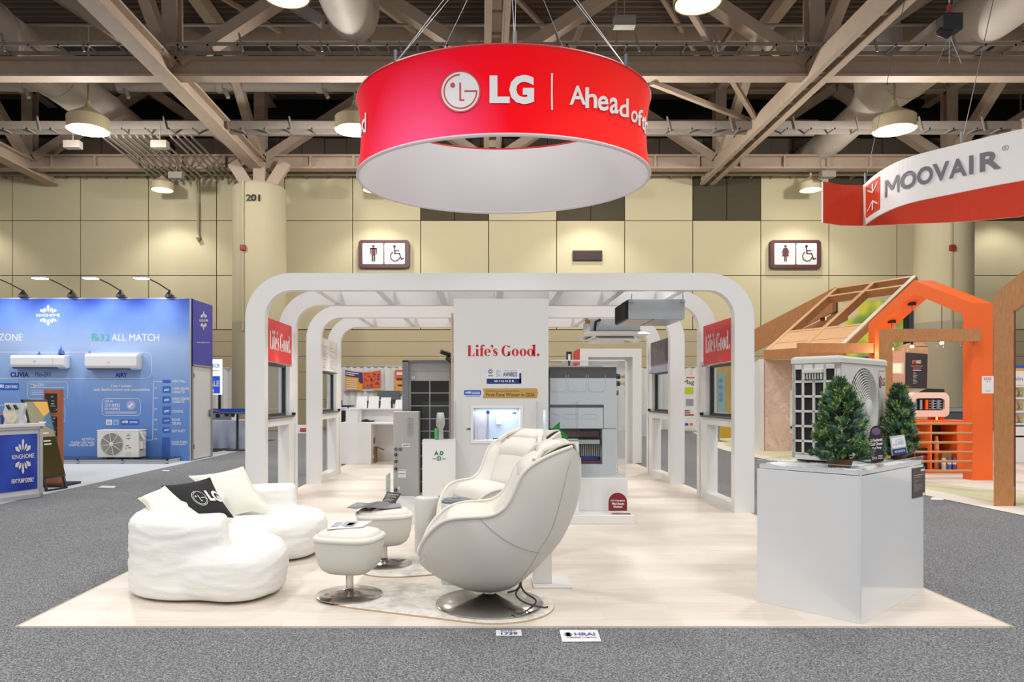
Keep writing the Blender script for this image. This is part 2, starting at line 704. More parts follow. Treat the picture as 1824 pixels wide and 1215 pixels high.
for k, xp in enumerate(XS):
    r = thing('roof_girder', ['brown roof girder nearest the left wall', 'solid brown roof girder running over the column numbered 201', 'laddered brown roof girder running straight above the red ring sign',
                              'laddered brown roof girder between ring sign and striped duct side', 'brown roof girder nearest the right wall'][k], 'girder', (xp, 20, 11.35), kind='structure')
    b = B()
    if k < 2:
        ibeam(b, (xp, 8, 11.62), (xp, 33.6, 11.62), .55, .6)
    else:
        for sg in (-1, 1):
            b.box(xp + sg * .24 - .06, xp + sg * .24 + .06, 8, 33.6, 11.4, 11.95)
            b.box(xp + sg * .24 - .1, xp + sg * .24 + .1, 8, 33.6, 11.34, 11.42)
        y = 8.5
        while y < 33:
            b.box(xp - .24, xp + .24, y, y + .16, 11.5, 11.58)
            y += 1.15
    obj('bottom_chord', b, STEELB, r)
    b = B(); ibeam(b, (xp, 8, 15.2), (xp, 33.6, 15.2), .4, .5)
    obj('top_chord', b, STEELB, r)
    for y0, y1 in ((13.9, 18.25), (22.6, 18.25), (23, 27.35), (31.7, 27.35)):
        b = B(); b.bar((xp, y0, 11.9), (xp, y1, 15.1), .34, .4)
        obj('diagonal', b, STEELB, r)
b = B()
for xs, y in (((-34, 34), 18.3), ((-34, 34), 27.4)):
    b.box(xs[0], xs[1], y - .12, y + .12, 14.95, 15.5)
for a, c in (((X(1160, 23), 23, Z(147, 23)), (X(1335, 28), 28, Z(215, 28))), ((X(1225, 20), 20, Z(12, 20)), (X(1345, 27), 27, Z(210, 27))), 
             ((X(1255, 23.5), 23.5, 12), (X(1320, 26), 26, 15.2)), ((X(720, 25), 25, 12.2), (X(640, 27), 27, 15.2)), ((X(1050, 25), 25, 15), (X(980, 27), 27, 12.5))):
    b.bar(a, c, .16, .16)
for k in range(-5, 6):
    b.bar((k * 5.1, 23, 15.3), (k * 5.1 + 5.1, 31.8, 15.3), .14, .14)
struct('roof_bracing', b, STEELB, 'brown steel purlins and diagonal tie rods under the roof deck', 'bracing')
# steel feet that carry the trusses on the columns
COLM = M('cream_painted_column', (202, 192, 160), .75, var=.03, scale=1)
COLD = M('taupe_column_base', (180, 170, 146), .8, var=.03, scale=1)
for k, (px, lab, num) in enumerate(((462.5, 'round cream column numbered 201 behind the left arches', '201'), (1680, 'round cream column behind the orange gable frame', None))):
    cx, cy, rr = X(px, 31.2), 31.2, 1.13
    r = thing('column', lab, 'column', (cx, cy, 0), kind='structure')
    b = B(); b.lathe([(rr, 4.62), (rr, 10.35), (rr - .05, 10.45)], (cx, cy, 0), 40)
    b.mi = 1; b.lathe([(rr + .004, 0), (rr + .004, 4.62)], (cx, cy, 0), 40, (True, False))
    b.mi = 2; b.cyl((cx, cy, 10.45), (cx, cy, 10.55), .95)
    for a, c in ((-1.15, -.55), (1.15, .55), (0, 0)):
        b.bar((cx + c * .8, cy, 10.5), (cx + a, cy, 11.6), .5, .22, (0, 1, 0))
    obj('shaft', b, [COLM, COLD, STEELB], r, smooth=True)
    b = B()
    sx = cx - .35
    sy = cy - math.sqrt(rr * rr - .35 ** 2) - .02
    b.box(sx - .03, sx + .03, sy - .05, sy + .1, 4.2, 10.5)
    obj('conduit', b, M('cream_conduit', (190, 178, 146), .6), r)
    b = B(); b.box(sx - .1, sx + .1, sy - .14, sy + .02, 7.55, 7.78)
    obj('alarm_box', b, M('alarm_red', (150, 34, 30), .5), r, bevel=.01, label='small red alarm box')
    if num:
        pm = lambda px, py, l=.0: Vector((X(px, cy - rr), cy - math.sqrt(max(.01, rr * rr - (X(px, cy - rr) - cx) ** 2)) - .03, Z(py, cy - rr)))
        b = B(); b.txt(num, pm, 438, 463, 346, 358.5, bold=.03)
        obj('number_lettering', b, INKB, r)

# ------------------------------------------------------------------ ducts, pipes, trays
DUCTM = M('grey_beige_duct_skin', (218, 206, 194), .65, var=.08, scale=2)
for cx, cz, rr, y0, y1, lab in ((-15.3, 12.9, .78, 9, 33.5, 'fat grey round duct under the roof at the left'), (-3.95, 12.9, .74, 9, 22.4, 'fat grey round duct ending beside the red ring sign'), (15.1, 12.9, .85, 9, 27.5, 'fat grey round duct with grilles above the white ribbon sign')):
    r = thing('air_duct', lab, 'duct', (cx, (y0 + y1) / 2, cz - rr))
    b = B()
    b.tube([(cx, y0, cz), (cx, y1 - 1.0, cz), (cx, y1 - .5, cz + .12), (cx, y1 - .1, cz + .5), (cx, y1, cz + 1.1), (cx, y1, 15.4)] if y1 < 30 else [(cx, y0, cz), (cx, y1, cz)], rr, 28)
    obj('duct_run', b, DUCTM, r, smooth=True)
    y = y0 + 3
    while y < y1 - 1:
        b = B(); b.cyl((cx, y, cz), (cx, y + .06, cz), rr + .03, n=28)
        obj('joint_band', b, DUCTM, r, smooth=True)
        y += 3.4
    if cx > 10:
        b = B()
        b.tube([(cx, 27.3, cz + .9), (cx, 28.4, cz - .15), (cx, 31, cz - .35), (cx, 33.6, cz - .35)], .6, 24)
        obj('duct_branch', b, DUCTM, r, smooth=True)
        for y in (18.3, 24.3):
            b = B()
            b.bar((cx - rr * .8, y, cz - rr * .42), (cx - rr * .8, y + 1.3, cz - rr * .42), .06, .62, (-.6, 0, .8))
            b.mi = 1
            for q in range(9):
                b.bar((cx - rr * .8 - .03, y + .1 + q * .13, cz - rr * .42 - .03), (cx - rr * .8 - .03, y + .16 + q * .13, cz - rr * .42 - .03), .08, .5, (-.6, 0, .8))
            obj('grille', b, [DUCTM, M('duct_grille_dark', (80, 72, 64), .8)], r)
PIPE = M('grey_steel_pipe', (170, 160, 150), .6, var=.08)
for y, z, rr, x0, x1, lab in ((29, 14.02, .27, -33.7, -3.5, 'thick grey sprinkler main crossing behind the left roof girder'), (30.5, 13.1, .1, -14.4, 14.2, 'upper thin grey pipe under the dark roof void'), (30.8, 12.7, .1, -14.4, 14.2, 'lower thin grey pipe under the dark roof void'),
                             (24.1, 13.9, .05, -33.7, 33.7, 'thin grey conduit crossing just under the roof deck')):
    b = B(); b.cyl((x0, y, z), (x1, y, z), rr, n=12)
    if rr > .2:
        for k in range(8):
            b.cyl((x0 + 3 + 4 * k, y, z), (x0 + 3.25 + 4 * k, y, z), rr + .06, n=12)
            b.cyl((x0 + 3.3 + 4 * k, y - .1, z - .2), (x0 + 3.5 + 4 * k, y - .2, z - .6), .08, n=8)
    solo('overhead_pipe', b, PIPE, lab, 'pipe', smooth=True)
TRAY = M('pale_cable_tray', (150, 140, 130), .55, var=.06)
for y, z, h, lab in ((27.5, 11.72, .3, 'wide pale cable tray crossing behind the red ring sign'), (21.9, 12.04, .1, 'thin ladder cable tray crossing above the ring sign')):
    b = B()
    b.box(-33.7, 33.7, y - .3, y - .26, z - h / 2, z + h / 2)
    b.box(-33.7, 33.7, y + .26, y + .3, z - h / 2, z + h / 2)
    for k in range(75):
        x = -33.5 + k * .9
        b.box(x, x + .05, y - .3, y + .3, z - h / 2, z - h / 2 + .05)
    for k in range(29):
        x = -33.5 + k * 2.38
        b.bar((x, y - .34, z + .3), (x + .12, y - .34, z - .25), .05, .05)
    solo('cable_tray', b, TRAY, lab, 'cable tray')
r = thing('conduit_bundle', 'bundle of parallel pale conduits fanning out under the roof at the left', 'conduits', (-13.5, 30, 11.4))
for i in range(13):
    x = -14.9 + i * .27 + (.25 if i > 8 else 0)
    b = B(); b.tube([(x - .2, 28.0, 12.0), (x, 28.2, 11.62), (x, 33.0, 11.3 + .01 * i), (x, 33.05, 11.5)], .045, 6)
    obj('conduit', b, TRAY, r)
for px, py, Y, lab in ((130, 258, 27.2, 'pale junction box left of the conduit bundle'), (285, 258, 27.2, 'pale junction box right of the conduit bundle'), (314, 313, 31, 'pale junction box behind the lamp near column 201'), (1474, 311, 31, 'pale junction box above the lamp beside the orange sign wing'),
                      (1112, 40, 20, 'small pale sensor box hanging above the ring sign')):
    x, y, z = P(px, py, Y)
    b = B(); b.box(x - .3, x + .3, y - .15, y + .15, z - .14, z + .14)
    b.cyl((x, y, z + .1), (x, y, z + .75), .02, n=6)
    solo('junction_box', b, M('pale_box', (150, 142, 132), .6), lab, 'box', bevel=.01)
x, y, z = P(1691, 45, 15)
r = thing('chain_hoist', 'black chain hoist hanging from the roof above the white ribbon sign', 'hoist', (x, y, z - .2))
b = B(); b.box(x - .2, x + .2, y - .15, y + .15, z - .15, z + .2)
b.cyl((x - .22, y, z - .1), (x + .02, y, z - .2), .1, n=12)
obj('motor_body', b, BLACK, r, bevel=.03)
b = B(); b.lathe([(.012 + .008 * (k % 2), .2 + k * .045) for k in range(70)], (x, y, z), 8)
b.mi = 1; b.cyl((x, y, z + .2), (x, y, z + .42), .045, n=8)
obj('chain', b, [ALU, M('hoist_red', (150, 60, 50), .5)], r)
b = B()
for dx in (-.25, 0, .25):
    b.tube([(x, y, z - .2), (x + dx, y, z - .8)], .006, 5)
obj('bridle', b, ALU, r)
b = B()
b.bar((X(520, 21), 21, Z(8, 21)), (X(575, 21), 21, Z(40, 21)), .25, .3)

solo('junction_box', b, M('pale_box', (150, 142, 132), .6), 'long pale gutter box tilted beside the left round duct', 'box')

# ------------------------------------------------------------------ high-bay lamps
SHADE = M('cream_lamp_drum', (214, 200, 164), .55, var=.04)
BULB = M('lamp_glow', (255, 246, 226), .5, var=.02, emit=9)


def high_bay(x, y, z, rr, label, power=1900, size=125, blend=.35, top=15.62):
    t = thing('high_bay_lamp', label, 'lamp', (x, y, z), group=None)
    b = B(); b.lathe([(rr * .97, .02), (rr, 0), (rr, rr * .62), (rr * .93, rr * .7), (rr * .25, rr * 1.12), (rr * .12, rr * 1.3), (rr * .1, rr * 1.5)], (x, y, z), 36, (False, True))
    b.lathe([(rr * .93, 0), (rr * .93, rr * .5), (.02, rr * .5)], (x, y, z), 36, (False, False))
    obj('drum_shade', b, SHADE, t, smooth=True)
    for q in range(4):
        a = R(45 + 90 * q)
        b = B(); b.lathe([(.02, rr * .06), (rr * .3, rr * .12), (rr * .34, rr * .25), (rr * .2, rr * .42), (.02, rr * .48)], (x + rr * .46 * math.cos(a), y + rr * .46 * math.sin(a), z), 16)
        obj('bulb', b, BULB, t, smooth=True)
    b = B(); b.cyl((x, y, z + rr * 1.45), (x, y, top), .035, n=8); b.cyl((x, y, top - .04), (x, y, top), .12, n=12)
    obj('hanging_rod', b, M('cream_rod', (170, 158, 128), .6), t)
    s = spot('lamp_light', (0, 0, -.05), power, size or 150, blend, radius=rr * .5)
    if not size:                      # point light hung below the rim, added to brighten upper wall and roof
        s.data.type = 'POINT'
        s.location.z = -.32
    s.parent = t
    return t


far = [(-90, 'far lamp hanging beside the frame edge above the blue booth'), (289, 'far lamp hanging left of column 201'), (665, 'far lamp hidden behind the left end of the ring sign'), (1055, 'far lamp hidden behind the right half of the ring sign'), (1444, 'far lamp hanging left of the orange sign wing'), (1818, 'far lamp peeping out at the right edge behind the ribbon sign')]
for px, lab in far:
    high_bay(X(px, 32.3), 32.3, Z(339, 32.3), .5, lab, 340, 116, .5, 11.28 if px == 289 else (11.97 if px == 1444 else 15.62))
for px, lab in ((157, 'high-bay lamp in front of the left round duct'), (632, 'high-bay lamp half hidden by the left edge of the ring sign'), (1098, 'high-bay lamp hidden behind the right part of the ring sign'), (1593, 'high-bay lamp under the right round duct')):
    high_bay(X(px, 25), 25, Z(232, 25), .68, lab, 980, 0, .3, 12.62 if px == 1593 else 15.62)
for px, lab in ((510, 'nearest lamp cut off by the top edge left of the ring sign'), (1243, 'nearest lamp cut off by the top edge right of the ring sign')):
    high_bay(X(px, 16.5), 16.5, Z(6, 16.5) - (0 if px > 1000 else -.16), .55, lab, 1000, 150, .6, 12.2 if px == 510 else 15.62)

# ------------------------------------------------------------------ signs on the back wall
PLUM = M('plum_sign_frame', (92, 50, 58), .45, var=.04)


def restroom(x0, x1, y0, y1, who, label):
    Y = WY
    t = thing('restroom_sign', label, 'sign', P((x0 + x1) / 2, y1, Y))
    b = B(); m = face_y(Y)
    pts = []
    for cx, cy, a in ((x1 - 6, y0 + 6, 0), (x0 + 6, y0 + 6, 90), (x0 + 6, y1 - 6, 180), (x1 - 6, y1 - 6, 270)):
        pts += [Vector((X(cx + 6 * math.cos(R(a + k * 22.5)), Y), Y, Z(cy - 6 * math.sin(R(a + k * 22.5)), Y))) for k in range(5)]
    b.prism(pts, (0, -.22, 0))
    obj('sign_frame', b, PLUM, t, bevel=.02)
    b = B(); L = .225; xm = (x0 + x1) / 2
    b.rrect(m, x0 + 7, xm - .8, y0 + 6, y1 - 7, 2, L); b.rrect(m, xm + .8, x1 - 8, y0 + 6, y1 - 7, 2, L)
    obj('sign_face', b, M('white_sign_face', (248, 247, 242), .4), t)
    b = B(); L = .235; c = (x0 + xm) / 2 + 4
    top = y0 + 9.5
    b.oval(m, c, top + 2, 2.4, l=L)
    if who == 'man':
        b.rrect(m, c - 3.6, c + 3.6, top + 5, top + 18, 1, L)
        b.rrect(m, c - 6.2, c - 4.2, top + 5.4, top + 16, .8, L); b.rrect(m, c + 4.2, c + 6.2, top + 5.4, top + 16, .8, L)
        b.rect(m, c - 6, c + 6, top + 5, top + 7, L)
        b.rect(m, c - 3.2, c - .4, top + 17, top + 29, L); b.rect(m, c + .4, c + 3.2, top + 17, top + 29, L)
    else:
        b.poly([m(c + dx, top + dy, L) for dx, dy in ((-2.6, 5), (-6, 20), (6, 20), (2.6, 5))][::1])
        b.line(m, [(c - 3, top + 6), (c - 6.2, top + 14)], 1.7, L); b.line(m, [(c + 3, top + 6), (c + 6.2, top + 14)], 1.7, L)
        b.rect(m, c - 2.4, c - .4, top + 20, top + 29, L); b.rect(m, c + .4, c + 2.4, top + 20, top + 29, L)
    obj('person_pictogram', b, M('plum_ink', (96, 52, 60), .5), t)
    b = B(); w = (xm + x1) / 2 - 1
    b.oval(m, w - 3, top + 2, 2.5, l=L)
    b.line(m, [(w - 3, top + 4), (w - 2, top + 15), (w + 6, top + 15), (w + 9.5, top + 25), (w + 13, top + 23.5)], 2.2, L)
    b.line(m, [(w - 2.5, top + 10), (w + 5, top + 10)], 1.8, L)
    b.arc(m, w - 1.5, top + 20, 9.2, 9.2, 7.2, 7.2, 115, 350, L)
    obj('wheelchair_pictogram', b, M('plum_ink', (96, 52, 60), .5), t)


restroom(640, 730, 429, 479, 'man', 'plum framed restroom sign showing a man and a wheelchair')
restroom(1369, 1459, 429, 480, 'woman', 'plum framed restroom sign showing a woman and a wheelchair')
b = B(); x0, x1 = X(1020, WY), X(1072, WY)
b.box(x0, x1, WY - .12, WY, Z(465, WY), Z(447, WY))
b.mi = 1
for k in range(5):
    b.box(x0 + .05, x1 - .05, WY - .14, WY - .11, Z(463.5, WY) + k * .09, Z(463.5, WY) + k * .09 + .05)
solo('wall_vent', b, [M('plum_vent', (58, 40, 42), .6), M('plum_vent_slat', (84, 62, 62), .6)], 'dark plum vent box on the wall between the restroom signs', 'vent', bevel=.01)
b = B()
x, y, z = P(355, 425, WY)
b.cyl((x, y - .13, z), (x, y - .13, 11.6), .06, n=10); b.lathe([(.01, -.18), (.12, 0), (.06, .12)], (x, y - .13, z), 12)
solo('wall_pipe', b, M('cream_conduit', (190, 178, 146), .6), 'thin cream drop pipe on the wall left of column 201', 'pipe', smooth=True)
# ------------------------------------------------------------------ lettering and logos


def serif(b, m, x0, x1, y0, y1, l=.002):
    """The booth's high-contrast serif slogan, drawn glyph by glyph."""
    q = lambda x, y, k=l: m(x0 + (x - 180) * (x1 - x0) / 711, y0 + (y - 187) * (y1 - y0) / 115, k)
    rc = lambda *a: [b.rect(q, *a[i:i + 4], l) for i in range(0, len(a), 4)]
    rc(187, 213, 195, 300, 180, 221, 195, 198, 180, 238, 297, 300)
    b.poly([q(*p) for p in ((230, 300), (246, 300), (249, 268), (245, 268))])
    b.oval(q, 275, 201, 13, 13, l); rc(264, 288, 230, 300, 258, 296, 297, 300, 257, 270, 229, 232)
    rc(308, 332, 218, 300, 302, 341, 297, 300, 302, 347, 228, 231)
    b.arc(q, 334, 214, 26, 26, 3, 22, 180, 60, l); b.oval(q, 344, 199, 8, 8, l)
    for cx in (650, 727, 800):
        b.arc(q, cx, 264, 34, 37, 11, 34, 0, 360, l, 36)
    b.arc(q, 378, 264, 33, 37, 11, 34, 0, 318, l, 32); rc(368, 411, 260, 263.5)
    b.oval(q, 421, 201, 12, 12, l); b.poly([q(*p) for p in ((433, 200), (431, 216), (424, 228), (413, 236), (422, 222), (424, 208))])
    c = [(477, 248, 2), (471, 231, 3), (453, 229, 4), (439, 243, 10), (452, 260, 14), (468, 275, 12), (468, 291, 6), (454, 298.5, 3), (437, 295, 3), (432, 277, 2)]
    L, Rr = [], []
    for i, (x, y, w) in enumerate(c):
        a, d = c[max(0, i - 1)], c[min(len(c) - 1, i + 1)]
        t = Vector((d[0] - a[0], d[1] - a[1])).normalized()
        L.append(q(x + t.y * w, y - t.x * w)); Rr.append(q(x - t.y * w, y + t.x * w))
    b.strip(L, Rr)
    b.arc(q, 562, 248, 47, 54, 20, 50, 48, 322, l, 36)
    rc(577, 601, 258, 297, 568, 608, 255, 258)
    b.poly([q(*p) for p in ((596, 226), (600, 196), (596, 196), (586, 210))])
    rc(823, 848, 190, 300, 823, 857, 297, 300); b.poly([q(*p) for p in ((808, 197), (823, 191), (848, 187), (848, 196), (823, 199), (808, 200))])
    b.oval(q, 876, 288, 13.5, 13.5, l)
    return b


def lgface(b, m, cx, cy, rx, ry, disc, line, l=.002, w=.075):
    """Round winking face mark: ring, nose and corner strokes, one dot eye."""
    q = lambda x, y, k=l: m(cx + x * rx, cy - y * ry, k)
    if disc is not None:
        b.mi = disc; b.oval(q, 0, 0, 1, 1, l, 40)
        k2 = l + .003
    else:
        k2 = l
        b.mi = line; b.arc(q, 0, 0, 1, 1, .95, .95, 0, 360, l, 40)
    b.mi = line
    b.arc(q, 0, 0, .84, .84, .84 - w, .84 - w, 88, 359, k2, 36) if False else None
    # arc() flips y, q flips it again, so angles run clockwise here
    ts = [R(92 + (358 - 92) * i / 36) for i in range(37)]
    b.strip([q(.84 * math.cos(t), .84 * math.sin(t), k2) for t in ts], [q((.84 - w) * math.cos(t), (.84 - w) * math.sin(t), k2) for t in ts])
    rc = lambda xa, xb, ya, yb: b.poly([q(xa, ya, k2), q(xb, ya, k2), q(xb, yb, k2), q(xa, yb, k2)])
    rc(.2, .84, -.02, .05); rc(-.05, .03, -.45, .42); rc(-.05, .2, -.45, -.38)
    b.poly([q(-.38 + .12 * math.cos(2 * math.pi * i / 18), .3 + .12 * math.sin(2 * math.pi * i / 18), k2) for i in range(18)])
    return b


# ------------------------------------------------------------------ the big red ring sign
RCX, RCY, RRX, RRY = .255, 9.07, 1.83, 1.60
RZ0, RZ1 = 4.15, 5.085


def waist(z):
    k = (z - RZ0) / (RZ1 - RZ0)
    return 1 - .03 * (1 - (2 * k - 1) ** 2)


def ringp(th, z, off=0.0):
    w = waist(z)
    return Vector((RCX + (RRX * w + off) * math.sin(th), RCY - (RRY * w + off) * math.cos(th), z))


def ring_m(px, py, l=.012):
    z = 4.6
    for _ in range(5):
        lo, hi = R(-79.5), R(79.5)
        for _ in range(34):
            th = (lo + hi) / 2
            p = ringp(th, z)
            if VX + FPX * p.x / p.y < px:
                lo = th
            else:
                hi = th
        z = Z(py, p.y)
    return ringp(th, z, l)


m, nt, bs = mnew('ring_fabric_print')
tc = N(nt, 'ShaderNodeTexCoord')
sp = N(nt, 'ShaderNodeSeparateXYZ')
nt.links.new(tc.outputs['Object'], sp.inputs[0])
mr = N(nt, 'ShaderNodeMapRange'); mr.inputs[1].default_value = -1.9; mr.inputs[2].default_value = 1.9
nt.links.new(sp.outputs[0], mr.inputs[0])
rr_ = ramp(nt, [(.0, (244, 16, 52)), (.38, (250, 0, 34)), (.55, (250, 0, 18)), (.78, (252, 32, 28)), (1, (252, 58, 50))], mr.outputs[0], k=1.0)
# printed pink bloom at the lower left
dm = N(nt, 'ShaderNodeVectorMath', operation='DISTANCE')
dm.inputs[1].default_value = (-.95, -1.4, -.06)
nt.links.new(tc.outputs['Object'], dm.inputs[0])
mr2 = N(nt, 'ShaderNodeMapRange'); mr2.inputs[1].default_value = .15; mr2.inputs[2].default_value = 1.0; mr2.inputs[3].default_value = .8; mr2.inputs[4].default_value = 0
nt.links.new(dm.outputs['Value'], mr2.inputs[0])
mx = N(nt, 'ShaderNodeMix', data_type='RGBA')
mx.inputs[7].default_value = (*lin1((252, 92, 146)), 1)
nt.links.new(mr2.outputs[0], mx.inputs[0]); nt.links.new(rr_.outputs[0], mx.inputs[6])
nt.links.new(mx.outputs[2], bs.inputs['Base Color'])
bs.inputs['Roughness'].default_value = .7
bs.inputs['Specular IOR Level'].default_value = .12
RINGM = m
LINER = M('ring_white_liner', (228, 222, 226), .7, var=.02, scale=1)
t = thing('hanging_ring_sign', 'huge red and pink fabric ring sign hanging over the booth with white round logo', 'hanging sign', (RCX, RCY, RZ0))
b = B(); b.grid(lambda u, v: ringp(2 * math.pi * u, RZ0 + (RZ1 - RZ0) * v), 120, 14, cu=True)
obj('outer_band', b, RINGM, t, smooth=True)
b = B(); b.grid(lambda u, v: ringp(-2 * math.pi * u, RZ0 + (RZ1 - RZ0) * v, -.035), 120, 14, cu=True)
obj('inner_liner', b, LINER, t, smooth=True)
b = B()
for z, mi in ((RZ0, 0), (RZ1, 1)):
    b.mi = mi
    pts = [ringp(2 * math.pi * i / 120, z, -.017) for i in range(121)]
    b.tube(pts, .022, 8)
obj('rim', b, [LINER, RED], t, smooth=True)


def conform(b, cuts, off):
    """Cut flat glyphs along the ring and push the new points onto it."""
    for k in range(cuts):
        th = R(-88 + 176 * k / (cuts - 1))
        n = Vector((math.cos(th), math.sin(th) * RRX / RRY, 0))
        bmesh.ops.bisect_plane(b.b, geom=b.b.verts[:] + b.b.edges[:] + b.b.faces[:], plane_co=(RCX, RCY, 0), plane_no=n)
    for z in (4.35, 4.45, 4.55, 4.65, 4.75, 4.85):
        bmesh.ops.bisect_plane(b.b, geom=b.b.verts[:] + b.b.edges[:] + b.b.faces[:], plane_co=(0, 0, z), plane_no=(0, 0, 1))
    for v in b.b.verts:
        th = math.atan2((v.co.x - RCX) / RRX, -(v.co.y - RCY) / RRY)
        v.co = ringp(th, v.co.z, off)


b = B(); b.oval(ring_m, 820.5, 163.5, 35.5, 37, .01, 48)
conform(b, 90, .008)
lg = obj('round_logo', b, INKW, t)
b = B(); lgface(b, ring_m, 820.5, 163.5, 35.5, 37, None, 0, .01, .06)
conform(b, 90, .013)
obj('logo_strokes', b, RED, lg)
b = B()
b.txt('L', ring_m, 872, 908, 135, 184.5, bold=.05); b.txt('G', ring_m, 907, 951, 134, 186, bold=.05)
b.rect(ring_m, 981.5, 984.5, 131, 196)
for s, x0, x1, ya, yb in (('A', 1014, 1043, 153, 187), ('h', 1042, 1063, 156, 193), ('e', 1064, 1083, 171, 198), ('a', 1085, 1101, 174, 203), ('d', 1102, 1119, 176, 209), ('o', 1123, 1135, 197, 219),
                          ('f', 1134, 1144, 196, 224), ('t', 1142, 1148, 206, 232), ('h', 1147, 1153, 208, 238), ('e', 1152.5, 1156, 222, 244)):
    b.txt(s, ring_m, x0, x1, ya, yb, bold=.018)
conform(b, 90, .008)
obj('slogan_lettering', b, INKW, t, label='white lettering around the red band')
b = B()
for s, x0, x1, ya, yb in (('t', 636.8, 640, 218, 252), ('e', 640, 645.5, 222, 240), ('d', 645.5, 653, 201, 236)):
    b.txt(s, ring_m, x0, x1, ya, yb, bold=.018)
conform(b, 90, .008)
obj('slogan_end_lettering', b, INKW, t)
WIRE = M('steel_hang_wire', (150, 152, 158), .4, .8)
top = (.32, 9.07, 7.5)
for px, py in ((702, 108), (917, 77), (1117, 113)):
    p = ring_m(px, py, -.017); p.z = RZ1
    for q in ((.0, 0), (.12, .05)):
        b = B(); b.tube([p, Vector(top) + Vector((q[0], q[1], 0))], .005, 5)
        b.cyl(p, p + Vector((0, 0, .14)), .022, n=8)
        obj('suspension_wire', b, WIRE, t)
for th in (130, 180, 230):
    p = ringp(R(th), RZ1, -.017)
    b = B(); b.tube([p, top], .005, 5)
    obj('suspension_wire', b, WIRE, t)

b = B(); b.cyl(top, (top[0], top[1], 15.62), .008, n=6); b.cyl((top[0], top[1], 7.44), (top[0], top[1], 7.62), .05, n=10)
obj('main_cable', b, WIRE, t)

# ------------------------------------------------------------------ the ribbon sign at the right
CV = [(8.66, 16.3), (8.49, 15.3), (8.55, 14.45), (9.0, 13.75), (9.7, 12.9), (10.7, 12.1), (12.0, 12.2), (12.4, 13.4), (12.0, 14.8), (11.5, 15.5)]
front = [Vector((p[0], p[1])) for p in cat([(x, y, 0) for x, y in CV], 8, False)]
back = [Vector((p[0], p[1])) for p in cat([(8.66, 16.3, 0), (9.6, 16.1, 0), (10.6, 15.9, 0), (11.5, 15.5, 0)], 6, False)]
MZ0, MZ1 = 5.30, 6.22
OR_ = M('orange_fabric', (226, 62, 22), .6, var=.04, scale=1)
t = thing('ribbon_sign', 'curling white and orange ribbon sign hanging at the upper right', 'hanging sign', (9.8, 14.5, MZ0))


def ribbon(name, path, mats, z0=MZ0, z1=MZ1, th=.04, label=None):
    b = B()
    nn = []
    for i, p in enumerate(path):
        d = (path[min(i + 1, len(path) - 1)] - path[max(0, i - 1)]).normalized()
        nn.append(Vector((d.y, -d.x)))
    A = [Vector((p.x, p.y, z0)) for p in path]; Bq = [Vector((p.x, p.y, z1)) for p in path]
    o = lambda L, s: [v - Vector((n.x, n.y, 0)) * s for v, n in zip(L, nn)]
    b.strip(A, Bq); b.mi = 1; b.strip(o(Bq, th), o(A, th))
    b.mi = 2; b.strip(o(A, th), A); b.strip(Bq, o(Bq, th))
    for i in (0, -1):
        b.poly([A[i], Bq[i], o(Bq, th)[i], o(A, th)[i]])
    return obj(name, b, mats, t, label=label)


ribbon('front_band', front[::-1], [OR_, INKW, INKW], label='white outside with orange inside')
ribbon('back_band', back, [OR_, INKW, INKW], label='orange band curling behind')
ribbon('end_wing', [Vector((X(1466, 16.0), 16.0)), Vector((8.1, 16.25)), Vector((8.66, 16.3))], [OR_, INKW, INKW], label='flat orange wing')
CUM = [0]
for a, c in zip(front, front[1:]):
    CUM.append(CUM[-1] + (c - a).length)


FINE = resample(cat([(p.x, p.y, 0) for p in front], 20, False), 3000)


def _rib_tab(l):
    tab = []
    for i in range(len(FINE) - 1):
        p, d = FINE[i], (FINE[i + 1] - FINE[i]).normalized()
        n = Vector((-d.y, d.x, 0))
        if n.dot(p) > 0:
            n = -n
        q = p + n * l
        x = VX + FPX * q.x / q.y
        if not tab or x > tab[-1][0] + 1e-4:
            tab.append((x, q))
        if p.y < 12.05:
            break
    return tab


TABS = {}


def rib_m(px, py, l=.055):
    if l not in TABS:
        TABS[l] = _rib_tab(l)
    tab = TABS[l]
    lo, hi = 0, len(tab) - 1
    while hi - lo > 1:
        m_ = (lo + hi) // 2
        if tab[m_][0] < px:
            lo = m_
        else:
            hi = m_
    (xa, qa), (xb, qb) = tab[lo], tab[hi]
    f = (px - xa) / max(1e-6, xb - xa)
    q = qa.lerp(qb, f)
    return Vector((q.x, q.y, Z(py, q.y)))


b = B(); b.mi = 0
L0 = lambda x: 330 - (x - 1540) * .36 + 12   # printed rows follow the band


def row(px, f):
    p = rib_m(px, 300)
    return HY - (MZ0 + (MZ1 - MZ0) * f - CH) * FPX / p.y


rm = lambda px, f, l=.05: rib_m(px, row(px, f), l)
b.strip([rm(1542 + 2.5 * k, .13) for k in range(11)], [rm(1542 + 2.5 * k, .88) for k in range(11)])
b.mi = 1
for pts in (((1545, .76), (1554, .62), (1563, .78)), ((1554, .62), (1554, .82)), ((1545, .26), (1554, .42), (1563, .28)), ((1554, .42), (1554, .2))):
    for (xa, fa), (xb, fb) in zip(pts, pts[1:]):
        w = .022
        if abs(xa - xb) < 1:
            b.poly([rm(xa - 1.2, fa, .06), rm(xa + 1.2, fa, .06), rm(xb + 1.2, fb, .06), rm(xb - 1.2, fb, .06)])
        else:
            b.poly([rm(xa, fa - w, .06), rm(xb, fb - w, .06), rm(xb, fb + w, .06), rm(xa, fa + w, .06)])
obj('arrow_logo', b, [OR_, INKW], t)
b = B()
tm = lambda px, f, l=.05: rm(px, 1 - f, .055)
lx = [1575, 1602, 1633, 1663, 1692, 1722, 1735, 1747, 1786]
